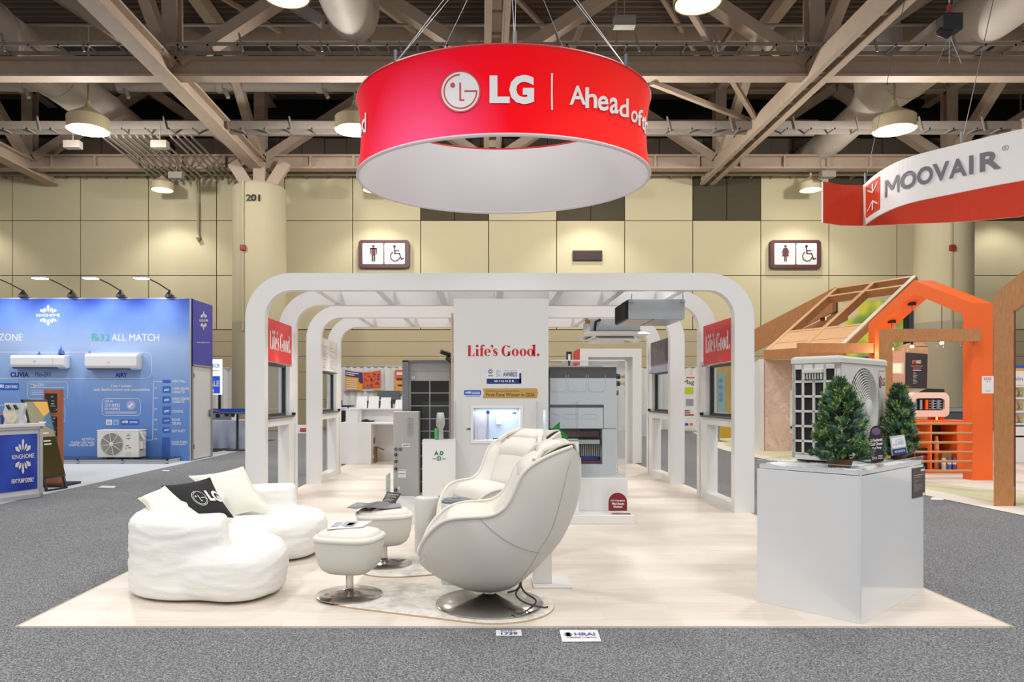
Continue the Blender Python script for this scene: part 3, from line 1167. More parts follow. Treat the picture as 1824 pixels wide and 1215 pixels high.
for (xa, fa), (xb, fb), wd_ in (((1577.5, .3), (1577.5, .68), 3.4), ((1599.5, .3), (1599.5, .68), 3.4)):
    b.strip([tm(xa - wd_ / 2, .3), tm(xa + wd_ / 2, .3)], [tm(xa - wd_ / 2, .68), tm(xa + wd_ / 2, .68)])
for q in ([(1576, .3), (1580.5, .3), (1590.5, .54), (1587, .58)], [(1601, .3), (1596.5, .3), (1586.8, .54), (1590, .58)]):
    b.poly([tm(x, f, .056) for x, f in q])
for s, xa, xb in (('O', 1603, 1632), ('O', 1633, 1662), ('V', 1661, 1691), ('A', 1690, 1722), ('I', 1726, 1734), ('R', 1745, 1783)):
    b.txt(s, tm, xa, xb, .3, .68, bold=.03)
b.arc(tm, 1791, .3, 6, .05, 5, .042, 0, 360); b.txt('R', tm, 1788.5, 1793.5, .275, .325)
obj('name_lettering', b, M('grey_purple_ink', (120, 114, 128), .5), t)
for px, f in ((1541, 1), (1713, 1)):
    p = rm(px, .995, 0)
    b = B(); b.tube([p, (p.x + 1.0, p.y - .2, 11.3)], .008, 5); b.cyl(p, p + Vector((0, 0, .22)), .025, n=8)
    obj('suspension_wire', b, WIRE, t)

# ------------------------------------------------------------------ arches
AX0, AX1, AZ, AT = -2.90, 3.315, 2.93, .13
AY = (8.77, 10.20, 11.80, 13.37)
nth = ('first', 'second', 'third', 'last')


def arch_outline(x0, x1, z, r, n=14):
    pts = [(x0, 0), (x0, z - r)]
    pts += [(x0 + r - r * math.cos(R(90 * i / n)), z - r + r * math.sin(R(90 * i / n))) for i in range(1, n + 1)]
    pts += [(x1 - r + r * math.sin(R(90 * i / n)), z - r + r * math.cos(R(90 * i / n))) for i in range(0, n + 1)]
    pts += [(x1, 0)]
    return pts


o_ = arch_outline(AX0, AX1, AZ, .56)
i_ = arch_outline(AX0 + .24, AX1 - .24, AZ - .208, .33)
for k, Y in enumerate(AY):
    b = B()
    F0 = [Vector((x, Y, z)) for x, z in o_]; F1 = [Vector((x, Y, z)) for x, z in i_]
    d = Vector((0, AT, 0))
    b.strip(F0, F1); b.strip([v + d for v in F1], [v + d for v in F0])
    b.strip([v + d for v in F0], F0); b.strip(F1, [v + d for v in F1])
    for A, Bq in ((F0[0], F1[0]), (F0[-1], F1[-1])):
        b.poly([A, Bq, Bq + d, A + d])
    solo('booth_arch', b, WHITE, f'white round-cornered arch frame spanning the booth, {nth[k]} of four from the front', 'arch', 'white arch frames of the booth', smooth=30)
for ya, yb, fl in ((AY[0] + AT, AY[1], 'front'), (AY[2] + AT, AY[3], 'rear')):
    for q in range(7):
        x = -2.06 + .76 * q
        b = B(); b.box(x - .045, x + .045, ya, yb, AZ - .19, AZ - .01)
        solo('roof_rafter', b, WHITE, f'white rafter between the {fl} pair of arches, {("leftmost", "second from left", "third from left", "middle one", "third from right", "second from right", "rightmost")[q]} of seven', 'rafter', f'rafters between the {fl} arches')

# side window bays between the arches
DKF = M('dark_window_frame', (58, 58, 62), .4, .4)
SILLG = M('grey_stone_sill', (98, 98, 100), .5, var=.25, scale=40)


def bay(sx, ya, yb, label, sign):
    xi = (AX0 + .24 if sx < 0 else AX1 - .24)      # inner face of the posts
    xo = xi + sx * .16
    t = thing('window_bay', label, 'window bay', (xi + sx * .08, (ya + yb) / 2, 0), group='window bays between the arches')
    xa, xb = min(xi + sx * .01, xo), max(xi + sx * .01, xo)
    b = B(); b.box(xa, xb, ya, yb, 0, .1); b.box(xa, xb, ya, yb, 1.04, 1.14)
    b.box(xa, xb, yb - .3, yb - .02, .1, 1.04); b.box(xa, xb, yb - .26, yb, 1.14, 1.84); b.box(xa + .03, xb - .03, ya, yb, 1.86, 1.92)
    obj('bay_frame', b, WHITE, t)
    b = B(); b.box(xa - (.03 if sx > 0 else 0), xb + (.03 if sx < 0 else 0), ya, yb - .1, 1.14, 1.165)
    obj('sill', b, SILLG, t)
    xp = xi + sx * .09
    b = B(); y0, y1, z0, z1 = ya + .02, yb - .26, 1.17, 1.85
    for q in ((y0, y1, z0, z0 + .03), (y0, y1, z1 - .03, z1), (y0, y0 + .035, z0, z1), (y1 - .035, y1, z0, z1)):
        b.box(xp - .025, xp + .025, *q)
    w = obj('window_frame', b, DKF, t)
    b = B(); b.box(xp - .004, xp + .004, y0 + .03, y1 - .03, z0 + .03, z1 - .03)
    obj('window_pane', b, acrylic('window_glass', (240, 245, 247)), w)
    b = B(); xk = xi - sx * .01; b.cyl((xk, yb - .13, 1.165), (xk, yb - .13, 1.2), .028, n=14)
    obj('knob', b, BLACK, t)
    # print panel on the inner side
    xs = xi + sx * .04
    b = B(); b.box(xs - .012, xs + .012, ya + .005, yb - .09, 1.87, 2.41)
    mm = plane((xs - sx * .012, 0, 0), (-sx, 0, 0))
    px_ = lambda Y: VX + FPX * (xs - sx * .012) / Y
    if sign == 'red':
        m, nt, bs = mnew('red_pink_print')
        tc = N(nt, 'ShaderNodeTexCoord'); nz = N(nt, 'ShaderNodeTexNoise', i_Scale=1.3, i_Detail=1.0)
        nt.links.new(tc.outputs['Object'], nz.inputs['Vector'])
        rp = ramp(nt, [(.35, (220, 24, 40)), (.55, (226, 44, 52)), (.72, (246, 120, 140))], nz.outputs[0])
        nt.links.new(rp.outputs[0], bs.inputs['Base Color']); bs.inputs['Roughness'].default_value = .4
        p = obj('print_panel', b, m, t, label='red panel with white serif slogan')
        b = B()
        g = lambda px, py, l=.003: Vector((xs - sx * (.012 + l), (ya + .12 + (px / 100) * (yb - ya - .3)) if sx > 0 else (ya + .12 + (px / 100) * (yb - ya - .3)), py))
        # text runs away from the camera on the left wall and towards it on the right wall
        if sx < 0:
            f = lambda px, py, l=.003: Vector((xs + .012 + l, ya + .16 + px / 100 * (yb - ya - .32), 2.28 - py / 100 * .26))
        else:
            f = lambda px, py, l=.003: Vector((xs - .012 - l, yb - .2 - px / 100 * (yb - ya - .32), 2.28 - py / 100 * .26))
        serif(b, f, 0, 100, 0, 100)
        obj('slogan_lettering', b, INKW, p)
    elif sign == 'white':
        p = obj('print_panel', b, M('grey_white_print', (224, 222, 220), .4), t, label='white panel with small grey text')
        b = B()
        f = lambda u, v, l=.003: Vector((xs + .012 + l, ya + .05 + u * (yb - ya - .2), v))
        random.seed(4)
        for k in range(16):
            v = 2.33 - k * .028
            for u0, u1 in ((.03, .03 + random.uniform(.12, .38)), (.52, .55 + random.uniform(.1, .38))):
                if random.random() < .75:
                    b.poly([f(u0, v), f(u1, v), f(u1, v + .011), f(u0, v + .011)])
        obj('text_lines', b, M('pale_grey_ink', (184, 182, 180), .5), p)
    else:
        m, nt, bs = mnew('night_city_print')
        tc = N(nt, 'ShaderNodeTexCoord'); sp = N(nt, 'ShaderNodeSeparateXYZ'); nt.links.new(tc.outputs['Object'], sp.inputs[0])
        rp = N(nt, 'ShaderNodeMapRange'); rp.inputs[1].default_value = -.0; rp.inputs[2].default_value = 2.4
        rp.inputs[1].default_value = 1.87
        nt.links.new(sp.outputs[2], rp.inputs[0])
        r2 = ramp(nt, [(0, (180, 186, 226)), (.16, (196, 200, 230)), (.24, (112, 104, 124)), (.6, (92, 84, 98)), (1, (66, 54, 70))], rp.outputs[0])
        nt.links.new(r2.outputs[0], bs.inputs['Base Color']); bs.inputs['Roughness'].default_value = .35
        p = obj('print_panel', b, m, t, label='dark night city picture panel')
        b = B(); random.seed(7)
        f = lambda u, v, l=.003: Vector((xs - .012 - l, yb - .12 - u * (yb - ya - .2), v))
        for k in range(26):
            u, v = random.uniform(.12, .78), random.uniform(2.1, 2.38)
            b.mi = random.choice((0, 0, 1))
            if random.random() < .5:
                b.poly([f(u, v), f(u + .008, v), f(u + .008, v - .1), f(u, v - .1)])
            else:
                b.poly([f(u, v), f(u + .07, v), f(u + .07, v - .01), f(u, v - .01)])
        b.mi = 2; b.poly([f(.83, 2.03), f(.99, 2.03), f(.99, 2.40), f(.83, 2.40)])
        obj('picture_lines', b, [M('pale_lines', (206, 200, 210), .5), M('amber_lines', (236, 170, 110), .5), M('indigo_panel', (74, 66, 120), .5)], p)
    return t


bay(-1, AY[0] + AT, AY[1], 'left window bay with red slogan panel between the first two arches', 'red')
bay(-1, AY[2] + AT, AY[3], 'left window bay with white text panel between the last two arches', 'white')
bay(1, AY[0] + AT, AY[1], 'right window bay with red slogan panel between the first two arches', 'red')
bay(1, AY[2] + AT, AY[3], 'right window bay with dark city picture between the last two arches', 'night')
# ------------------------------------------------------------------ island in the middle of the booth
b = B(); b.box(-1.19, 1.69, 8.0, 10.6, 0, .1)
solo('display_plinth', b, WHITE, 'long low white plinth carrying the equipment in the booth centre', 'plinth', bevel=.004)
TY = 8.29
t = thing('display_tower', 'tall pale grey tower panel with red serif slogan and award stickers', 'display wall', (.21, TY + .2, .1))
b = B()
nx0, nx1, nz0, nz1 = X(843, TY), X(927, TY), Z(785, TY), Z(727, TY)
x0, x1, z1 = X(808, TY), X(977, TY), 2.55
for q in ((x0, nx0, .1, z1), (nx1, x1, .1, z1), (nx0, nx1, .1, nz0), (nx0, nx1, nz1, z1)):
    b.box(q[0], q[1], TY, TY + .5, q[2], q[3])
obj('panel_body', b, M('pale_grey_panel', (226, 225, 224), .4, var=.012, scale=2), t)
b = B()
for q in ((nx0 - .03, nx0, nz0 - .03, nz1 + .03), (nx1, nx1 + .03, nz0 - .03, nz1 + .03), (nx0, nx1, nz0 - .03, nz0), (nx0, nx1, nz1, nz1 + .03)):
    b.box(q[0], q[1], TY - .012, TY + .02, q[2], q[3])
obj('niche_frame', b, WHITE, t)
NB = M('niche_pale_blue', (214, 228, 246), .5, var=.03)
b = B(); b.box(nx0, nx1, TY + .3, TY + .32, nz0, nz1)
nch = obj('niche_room', b, NB, t, label='small lit model room in the niche')
b = B(); b.box(nx0 + .27, nx1 - .21, TY + .22, TY + .3, nz1 - .2, nz1 - .08)
obj('model_unit', b, WHITE, nch, bevel=.01)
b = B()
for k in range(7):
    b.cyl((nx0 + .02 + k * .018, TY + .2, nz0), (nx0 + .02 + k * .018, TY + .2, nz1 - .05), .01, n=8)
obj('model_curtain', b, M('curtain_lilac', (214, 210, 222), .7), nch, smooth=True)
b = B(); b.mi = 1; b.cyl((nx0 + .17, TY + .2, nz0), (nx0 + .17, TY + .2, nz1 - .05), .012, n=8); b.mi = 2; b.lathe([(.02, 0), (.022, .03), (.01, .045)], (nx0 + .17, TY + .2, nz1 - .07), 12)
obj('model_pole', b, [M('curtain_lilac', (214, 210, 222), .7), ALU, M('dark_blue_knob', (24, 34, 70), .4)], nch, smooth=True)
b = B(); b.lathe([(.02, 0), (.024, .012), (.01, .02)], (nx1 - .06, TY + .2, nz1 - .07), 12)
obj('model_knob', b, M('dark_blue_knob', (24, 34, 70), .4), nch, smooth=True)
b = B(); m_ = face_y(TY + .2); b.line(m_, [(879, 790), (879, 781), (915, 781), (915, 790)], 1.6, 0)
obj('model_bed_outline', b, NAVY, nch)
l = bpy.data.lights.new('niche_light', 'AREA'); l.energy, l.size, l.size_y, l.shape, l.color = 2.0, .5, .2, 'RECTANGLE', (.82, .9, 1)
lo = bpy.data.objects.new('niche_light', l); lo.location = ((nx0 + nx1) / 2, TY + .14, nz1 - .01); COL.objects.link(lo)
m_ = face_y(TY)
b = B(); serif(b, m_, 832.6, 961.3, 613.9, 634.7)
obj('slogan_lettering', b, M('slogan_red', (208, 14, 34), .45), t, label='red serif slogan')
# award stickers
b = B(); b.mi = 0
b.rrect(m_, 866, 928, 657, 675.5, 1.5, .0015); b.mi = 1; b.rrect(m_, 867, 928.5, 674.5, 683.8, 1.2, .002); b.rrect(m_, 925, 928.5, 664.5, 682, .8, .002)
for k in range(8):
    a = R(45 * k); b.line(m_, [(873.3 + 2 * math.cos(a), 661.8 + 2 * math.sin(a)), (873.3 + 4.4 * math.cos(a + .4), 661.8 + 4.4 * math.sin(a + .4))], 1.0, .003)
b.txt('AHR', m_, 869.3, 878, 667.6, 670.6, .003, .02); b.txt('AWARDS', m_, 896, 921, 663, 671, .003, .02)
b.mi = 3; b.txt('20', m_, 883, 891, 659, 664.5, .003); b.txt('26', m_, 883, 891, 665.5, 671, .003); b.txt('INNOVATION', m_, 897, 921, 659.3, 661.6, .003)
b.rect(m_, 880, 880.4, 659, 671, .003); b.rect(m_, 893, 893.4, 659, 671, .003)
b.mi = 2; b.txt('W I N N E R', m_, 880, 916, 677, 681, .003, .02)
obj('award_sticker', b, [M('sticker_white', (232, 232, 234), .4), NAVY, INKW, M('blue_grey_ink', (150, 164, 196), .5)], t, label='navy and white winner sticker')
b = B(); b.rrect(m_, 826.5, 857, 695, 704, 2, .002); b.mi = 1; b.txt('AHRI', m_, 828.5, 839.5, 697.3, 701.3, .003, .04); b.txt('CERTIFIED', m_, 841, 855, 697.8, 700, .003); b.rect(m_, 841, 855, 700.6, 701.6, .003)
b.mi = 0; b.rect(m_, 829, 856, 705.6, 706.4, .003)
obj('certified_sticker', b, [M('blue_badge', (28, 92, 200), .4), INKW], t, label='small blue badge sticker')
b = B()
pts = [(860, 692), (955, 691.6), (957.5, 694), (958.5, 700), (957.5, 707), (955, 709.5), (860, 709.5), (862, 700)]
b.poly([m_(x, y, .002) for x, y in pts]); b.mi = 1
b.txt('AHRI Performance Award Winner', m_, 866.5, 926, 695, 698, .003); b.txt('First-Time Winner in 2026', m_, 866, 952, 699.8, 706.4, .003, .012)
obj('gold_sticker', b, [M('gold_sticker', (206, 166, 92), .35, .3), M('brown_ink', (70, 48, 24), .5)], t, label='gold ribbon sticker')
b = B(); b.rect(m_, 830.5, 840, 762.5, 766, .004); b.mi = 1; b.rect(m_, 833, 839, 763.3, 765.2, .006)
obj('latch_plate', b, [ALU, BLACK], t)

# copper line beside the tower
b = B(); b.cyl((X(805.5, 8.6), 8.6, .1), (X(805.5, 8.6), 8.6, 2.42), .013, n=12)
solo('copper_pipe', b, COPPER, 'thin upright copper pipe along the left edge of the slogan tower', 'pipe', smooth=True)
b = B()
xs, ys, zs = X(799, 9.3), 9.3, Z(632, 9.3)
b.cyl((xs - .1, ys - .05, zs + .04), (xs + .02, ys, zs), .03, n=12); b.cyl((xs - .02, ys, zs - .04), (xs + .05, ys - .05, zs - .1), .028, n=12); b.bar((xs, ys, zs), (xs + .1, ys, zs - .08), .02, .02)
b.bar((xs + .1, ys, zs - .08), (xs + .1, ys + .6, 1.93), .03, .03)
solo('clip_spotlight', b, BLACK, 'pair of small black clip spotlights above the dark coil unit', 'spotlight', smooth=True)


def counter(xa, xb, label, grp='white display counters beside the tower'):
    t = thing('display_counter', label, 'counter', ((xa + xb) / 2, 8.16, .1), group=grp)
    b = B(); b.box(xa, xb, 8.04, 8.28, .1, .92)
    obj('counter_body', b, WHITE, t, bevel=.004)
    b = B(); z0, z1 = .92, 1.365
    for q in ((xa, xb, 8.04, 8.046), (xa, xa + .006, 8.046, 8.28), (xb - .006, xb, 8.046, 8.28)):
        b.box(q[0], q[1], q[2], q[3], z0, z1)
    obj('acrylic_hood', b, ACR, t)
    b = B(); b.box(xa, xb, 8.04, 8.28, .92, .935)
    obj('counter_top', b, WHITE, t)
    return t


ct = counter(X(752, 8.04), X(812, 8.04) - .006, 'white counter with green letters and acrylic hood left of the tower')
fm = face_y(8.04); b = B()
b.txt('A', fm, 773.5, 781, 803.5, 811, bold=.07); b.oval(fm, 782.6, 808.5, .9); b.txt('D', fm, 784, 790, 803.5, 811, bold=.07)
b.line(fm, [(779, 814), (779, 820), (784.5, 820), (784.5, 814)], 1.1); b.line(fm, [(778.6, 815), (781.7, 812.6), (785, 815)], 1.2); b.rect(fm, 781, 782.4, 815, 820)
b.mi = 1
for xa, xb in ((770.5, 777.5), (786.5, 794)):
    b.rect(fm, xa, xb, 816, 816.5); b.rect(fm, xa, xb, 818, 818.4)
obj('logo_lettering', b, [GREEN, INKB], ct, label='green letters and maple mark')
ct = counter(.615, X(1031, 8.04), 'white counter with green leaf mark on its acrylic hood right of the tower')
b = B(); fm = face_y(8.035)
b.prism([fm(x, y, 0) for x, y in ((982, 777), (982, 765), (997, 751), (997, 763))], (0, -.004, 0))
b.prism([fm(x, y, 0) for x, y in ((997.6, 785), (997.6, 764.5), (1011, 776), (1011, 785))], (0, -.004, 0))
obj('leaf_mark', b, M('green_vinyl', (14, 128, 40), .4), ct, label='green leaf mark')
# sample block inside the left hood
x, y = X(783, 8.16), 8.16
t = thing('sample_cutaway', 'grey and green cut-open valve sample inside the left acrylic hood', 'sample', (x, y, .935))
b = B(); b.lathe([(.03, 0), (.035, .02), (.03, .12), (.05, .16), (.052, .2), (.04, .3), (.036, .305)], (x + .01, y, .935), 20)
obj('valve_body', b, M('pearl_grey_cast', (198, 196, 190), .35, .4), t, smooth=True)
b = B(); b.box(x - .055, x - .02, y - .04, y + .03, .935, 1.06)
obj('bracket', b, M('leaf_green_plastic', (66, 190, 84), .45), t, bevel=.012)

# grey furnace at the left
t = thing('furnace_unit', 'grey upright furnace cabinet with louvres and dials left on the plinth', 'heating unit', (-1.02, 9.82, .1))
fx0, fx1, FY_ = X(700.5, 9.6), X(746, 9.6), 9.6
FURN = M('furnace_grey_enamel', (186, 184, 182), .5, .0, var=.03, scale=3)
b = B(); b.box(fx0, fx1, FY_, FY_ + .26, .1, 1.225)
obj('cabinet', b, FURN, t, bevel=.008)
fm = face_y(FY_)
b = B()
for k in range(13):
    y0 = 744 + 2.65 * k
    b.bar(fm(725.5, y0, .004), fm(735, y0, .004), .012, .011)
obj('louvres', b, M('furnace_louvre', (196, 195, 194), .4, .2), t)
b = B()
for px in (705.3, 713):
    b.cyl(fm(px, 800.2, 0), fm(px, 800.2, .012), .022, n=18)
obj('round_plugs', b, M('slate_plug', (92, 104, 116), .5), t)
b = B()
for py in (810, 822, 835, 873):
    b.cyl(fm(705.3, py, 0), fm(705.3, py, .03), .02, n=16)
    b.mi = 1; b.cyl(fm(705.3, py, .03), fm(705.3, py, .034), .008, n=10); b.mi = 0
obj('pipe_ports', b, [BLACK, M('warm_metal', (170, 150, 130), .3, .8)], t)
b = B(); b.rrect(fm, 716, 730, 790, 796.5, .8, .004); b.mi = 1; b.rrect(fm, 717.5, 728.5, 792, 794.8, .6, .006); b.mi = 0
b.rect(fm, 709, 723.5, 836, 851, .003); b.rect(fm, 708.5, 712, 866.5, 872, .003); b.mi = 2; b.rect(fm, 710, 722.5, 843, 844.3, .005); b.rect(fm, 710, 722.5, 837.5, 838.5, .005)
b.mi = 3; b.rect(fm, 709.5, 713, 829, 833, .003)
obj('labels', b, [INKW, M('tan_badge', (176, 160, 130), .5), M('grey_ink', (150, 148, 148), .5), M('pink_tag', (214, 188, 196), .5)], t)

# tall dark coil cabinet behind it
t = thing('coil_cabinet', 'tall grey cabinet with black coil panels behind the furnace', 'cooling unit', (-.72, 10.1, .1))
CY = 9.9
cx0, cx1, cz1 = X(717, CY), X(806, CY), 1.915
b = B(); b.box(cx0, cx1, CY + .03, CY + .5, .1, cz1)
obj('cabinet', b, M('coil_face_grey', (180, 178, 175), .5, .0), t)
DG = M('slate_steel', (112, 117, 121), .5, .1)
b = B()
for q in ((cx0, cx0 + .085, .1, cz1), (cx1 - .03, cx1, .1, cz1), (cx0, cx1, cz1 - .015, cz1 + .012)):
    b.box(q[0], q[1], CY - .02, CY + .03, q[2], q[3])
obj('corner_posts', b, DG, t)
fm = face_y(CY + .03)
b = B(); b.mi = 0
ys = [677.5, 700, 723, 746, 768, 790, 812, 835, 858, 880]
for ya, yb in zip(ys, ys[1:]):
    for xa, xb in ((732, 764.5), (766.5, 799.5)):
        b.rect(fm, xa, xb, ya + 1, yb - 1, .004)
obj('coil_panels', b, M('black_coil', (8, 8, 9), .5, var=.6, scale=30, stretch=(1, 1, 20)), t)
b = B(); b.rect(fm, 733, 740, 670, 675.5, .004); b.mi = 1; b.rect(fm, 731, 802, 661.8, 662.3, .003)
obj('labels', b, [M('label_blue_white', (214, 220, 228), .5), M('grey_ink', (150, 148, 148), .5)], t)

# ducted unit on its white riser at the right
b = B(); b.box(.775, 1.672, 8.3, 8.9, .1, .48)
solo('display_riser', b, WHITE, 'white riser box under the big ducted unit right of the tower', 'plinth', bevel=.004)
UY = 8.45
t = thing('ducted_air_handler', 'big grey ducted air handler standing open-fronted right of the tower', 'air handler', (1.2, 8.65, .48))
ux0, ux1, uz0, uz1 = .79, X(1098, UY), .48, Z(654, UY)
fm = face_y(UY)
GS = M('pale_galvanised_face', (206, 211, 213), .45, .0, var=.05, scale=3)
ox1 = X(1073, UY); oz0, oz1 = Z(827, UY), Z(764, UY)
b = B()
b.box(ux0, ux1, UY, UY + .4, uz0, oz0); b.box(ux0, ux1, UY, UY + .4, oz1, uz1 - .13); b.box(ox1, ux1, UY, UY + .4, oz0, oz1); b.box(ux0, ox1, UY + .3, UY + .4, oz0, oz1)
obj('cabinet', b, GS, t)
b = B(); b.box(ux0, ux1, UY, UY + .4, uz1 - .13, uz1)
obj('top_band', b, M('black_brown_band', (78, 74, 70), .6, var=.2, scale=30), t, label='dark top band')
b = B(); b.rect(fm, 960, 1075.5, 721, 726, .003); b.rect(fm, 1074.6, 1075.6, 726, 764, .003); b.rect(fm, 960, 1098, 763.3, 764, .003)
obj('panel_seams', b, M('seam_dark', (76, 74, 74), .6), t)
b = B()
for xa, xb, ya, yb in ((980, 1008, 668, 698), (1012, 1044, 668, 698), (1048, 1078, 668, 698)):
    b.line(fm, [(xa, ya), (xa, yb - 4), (xa + 4, yb), (xb - 4, yb), (xb, yb - 4), (xb, ya)], .7)
for xa, xb in ((1002, 1030), (1034, 1066), (966, 997)):
    b.arc(fm, (xa + xb) / 2, 742.5, (xb - xa) / 2, 5, (xb - xa) / 2 - .7, 4.3, 0, 360)
obj('stamped_ribs', b, M('rib_grey', (196, 202, 206), .35, .3), t)  # ribs drawn as flat grey lines
b = B()
b.box(ux0, ox1, UY + .28, UY + .3, oz0, oz1)
b.mi = 1; b.box(ux0, ox1 - .02, UY + .1, UY + .2, oz1 - .1, oz1 - .03)
b.mi = 2; b.box(ux0, ox1 - .01, UY + .02, UY + .26, oz1 - .19, oz1 - .12); b.mi = 3; b.box(ux0, ox1 - .03, UY + .015, UY + .02, oz1 - .18, oz1 - .13)
b.mi = 4
for k in range(26):
    b.cyl((ux0 + .02 + k * .026, UY + .12, oz0 + .08), (ux0 + .02 + k * .026, UY + .12, oz1 - .2), .009, n=6)
b.mi = 5; b.box(ux0, ox1 - .04, UY + .08, UY + .1, oz0 + .04, oz0 + .09); b.mi = 1; b.box(ux0, ox1 - .02, UY + .05, UY + .1, oz0, oz0 + .035)
obj('fan_and_coil', b, [M('cavity_brown', (86, 78, 74), .8), M('maroon_stripe', (106, 54, 60), .5), BLACK, M('silver_bar', (190, 192, 192), .35, .5), M('pale_fins', (206, 204, 198), .5), NAVY], t, label='coil fins and drum behind the opening')
b = B()
b.box(ux1, ux1 + .015, UY + .06, UY + .3, Z(690, UY), Z(664, UY))
b.mi = 1
for py, rr in ((670, .014), (683, .01)):
    b.mi = 0; b.cyl((ux1 + .01, UY + .15, Z(py, UY)), (ux1 + .07, UY + .15, Z(py, UY)), .03, n=12)
    b.mi = 1; b.cyl((ux1 + .07, UY + .15, Z(py, UY)), (ux1 + .12, UY + .15, Z(py, UY)), rr, n=10)
b.mi = 2; b.cyl((ux1, UY + .15, Z(700, UY)), (ux1 + .05, UY + .15, Z(700, UY)), .03, n=12)
b.mi = 1; b.cyl((ux1, UY + .15, Z(838, UY)), (ux1 + .03, UY + .15, Z(838, UY)), .012, n=8)
obj('pipe_ports', b, [BLACK, M('brass_fitting', (206, 160, 80), .3, .9), M('grey_plug', (110, 112, 108), .5)], t, smooth=True)
b = B(); b.box(ux0, X(1076, UY), UY + .1, UY + .12, uz1, uz1 + .02)
obj('top_rail', b, ALU, t)
t = thing('acrylic_case', 'large clear acrylic case around the ducted air handler', 'case', (1.2, 8.6, .48))
b = B(); ax0, ax1, ay0, ay1, az = .782, 1.668, 8.36, 8.88, Z(641, 8.36)
b.box(ax0, ax1, ay0, ay0 + .008, .48, az); b.box(ax1 - .008, ax1, ay0 + .008, ay1, .48, az); b.box(ax0, ax1 - .008, ay0 + .008, ay1, az - .008, az)
obj('acrylic_panels', b, ACR, t)
b = B()
b.box(ax1 - .01, ax1 + .002, ay0 - .002, ay0 + .01, .48, az); b.box(ax0, ax1, ay0 - .002, ay0 + .008, az - .012, az); b.box(ax1 - .01, ax1 + .002, ay1 - .02, ay1, .48, az)
obj('polished_edges', b, M('acrylic_edge', (226, 232, 234), .15, var=.02), t)
# red arched label
fm = face_y(8.1); b = B()
pts = [fm(1084, 910, 0), fm(1117, 910, 0)] + [fm(1100.5 + 16.5 * math.cos(R(a)), 894.5 - 16.5 * math.sin(R(a)), 0) for a in range(0, 181, 15)]
b.prism(pts, (0, .012, 0)); b.box(X(1091, 8.05), X(1124, 8.05), 8.06, 8.13, .1, .104)
b.mi = 1
for s, xa, xb, y0 in (('LG Compact', 1088, 1113, 890), ('Mid-Static', 1090, 1112, 895.3), ('Ducted', 1093, 1108, 900.6)):
    b.txt(s, fm, xa, xb, y0, y0 + 4, .003, .03)
solo('arched_label', b, [M('dark_red_acrylic', (128, 20, 34), .3), INKW], 'dark red arched label standing on the plinth corner', 'label')
# info plaque by the left end of the plinth
c = [P(677, 899, 8.05), P(702, 899, 7.95), P(715, 879, 8.02), P(690, 876, 8.12)]
t = thing('info_plaque', 'black tilted info plaque at the left front corner of the plinth', 'plaque', (c[0][0] + .1, 8.03, .1))
b = B(); b.prism(c, (0, .008, -.004))
n_ = (Vector(c[1]) - Vector(c[0])).cross(Vector(c[3]) - Vector(c[0])).normalized()
if n_.y > 0:
    n_ = -n_
obj('plate', b, M('black_brown_plaque', (52, 48, 46), .4), t)
pq = lambda u, v: Vector(c[0]).lerp(Vector(c[1]), u).lerp(Vector(c[3]).lerp(Vector(c[2]), u), v) + n_ * .003
b = B()
for k, w in enumerate((.9, .75, .82, .6, .8, .7, .5)):
    v = .8 - k * .1
    b.poly([pq(.1, v), pq(w, v), pq(w, v + (.06 if k == 0 else .03)), pq(.1, v + (.06 if k == 0 else .03))])
obj('text_lines', b, M('grey_ink_light', (190, 188, 186), .5), t)
b = B(); b.bar((Vector(c[2]) + Vector(c[3])) / 2 + Vector((0, .01, -.01)), ((c[2][0] + c[3][0]) / 2, 8.2, .1), .02, .02)
obj('prop', b, BLACK, t)
b = B(); b.box(X(690.5, 9.3), X(690.5, 9.3) + .01, 9.1, 9.5, .1, .42)
solo('acrylic_divider', b, M('acrylic_edge', (226, 232, 234), .15, var=.02), 'clear upright acrylic fin beside the furnace', 'divider')

# ------------------------------------------------------------------ units hung from the arches
t = thing('duct_unit', 'long grey ceiling duct unit hung from the front rafters at the right', 'air conditioner', (2.2, 9.65, 2.415))
dx0, dx1, dy0, dy1, dz0, dz1 = 1.847, 2.587, 9.2, 10.05, 2.415, 2.67
b = B(); b.box(dx0 + .02, dx1, dy0, dy1, dz0, dz1)
obj('casing', b, GREYP, t, bevel=.004)
b = B(); b.box(dx0, dx0 + .02, dy0 + .02, dy1 - .02, dz0 + .01, dz1 - .01)
for k in range(14):
    b.box(dx0 - .012, dx0, dy0 + .05 + k * .055, dy0 + .07 + k * .055, dz0 + .02, dz1 - .02)
obj('coil_opening', b, M('black_coil_side', (20, 18, 16), .6, var=.5, scale=40), t)
b = B(); b.box(dx0 + .02, dx0 + .33, dy0 + .02, dy1 - .02, dz0 - .008, dz0); b.mi = 1; b.box(dx0 + .33, dx0 + .36, dy0 + .02, dy1 - .02, dz0 - .006, dz0); b.mi = 2; b.box(dx0 + .36, dx1 - .02, dy0 + .02, dy1 - .02, dz0 - .006, dz0)
obj('drain_pan', b, [M('beige_pan', (206, 198, 190), .6), M('brown_strip', (134, 104, 84), .6), ALU], t)
for px in (1124.5, 1215.5):
    b = B(); x = X(px, dy0) + .0
    b.cyl((x, dy0 - .02, dz1 - .03), (x, dy0 - .02, 2.735), .008, n=8); b.box(x - .03, x + .03, dy0 - .035, dy0, dz1 - .045, dz1 - .03)
    obj('hanger_rod', b, ALU, t)
for x in (dx0 + .1, dx1 - .1):
    b = B(); b.cyl((x, dy1 - .05, dz1), (x, dy1 - .05, 2.735), .008, n=8)
    obj('hanger_rod', b, ALU, t)
KY = 12.5
kx, kw = X(1088, KY), .55
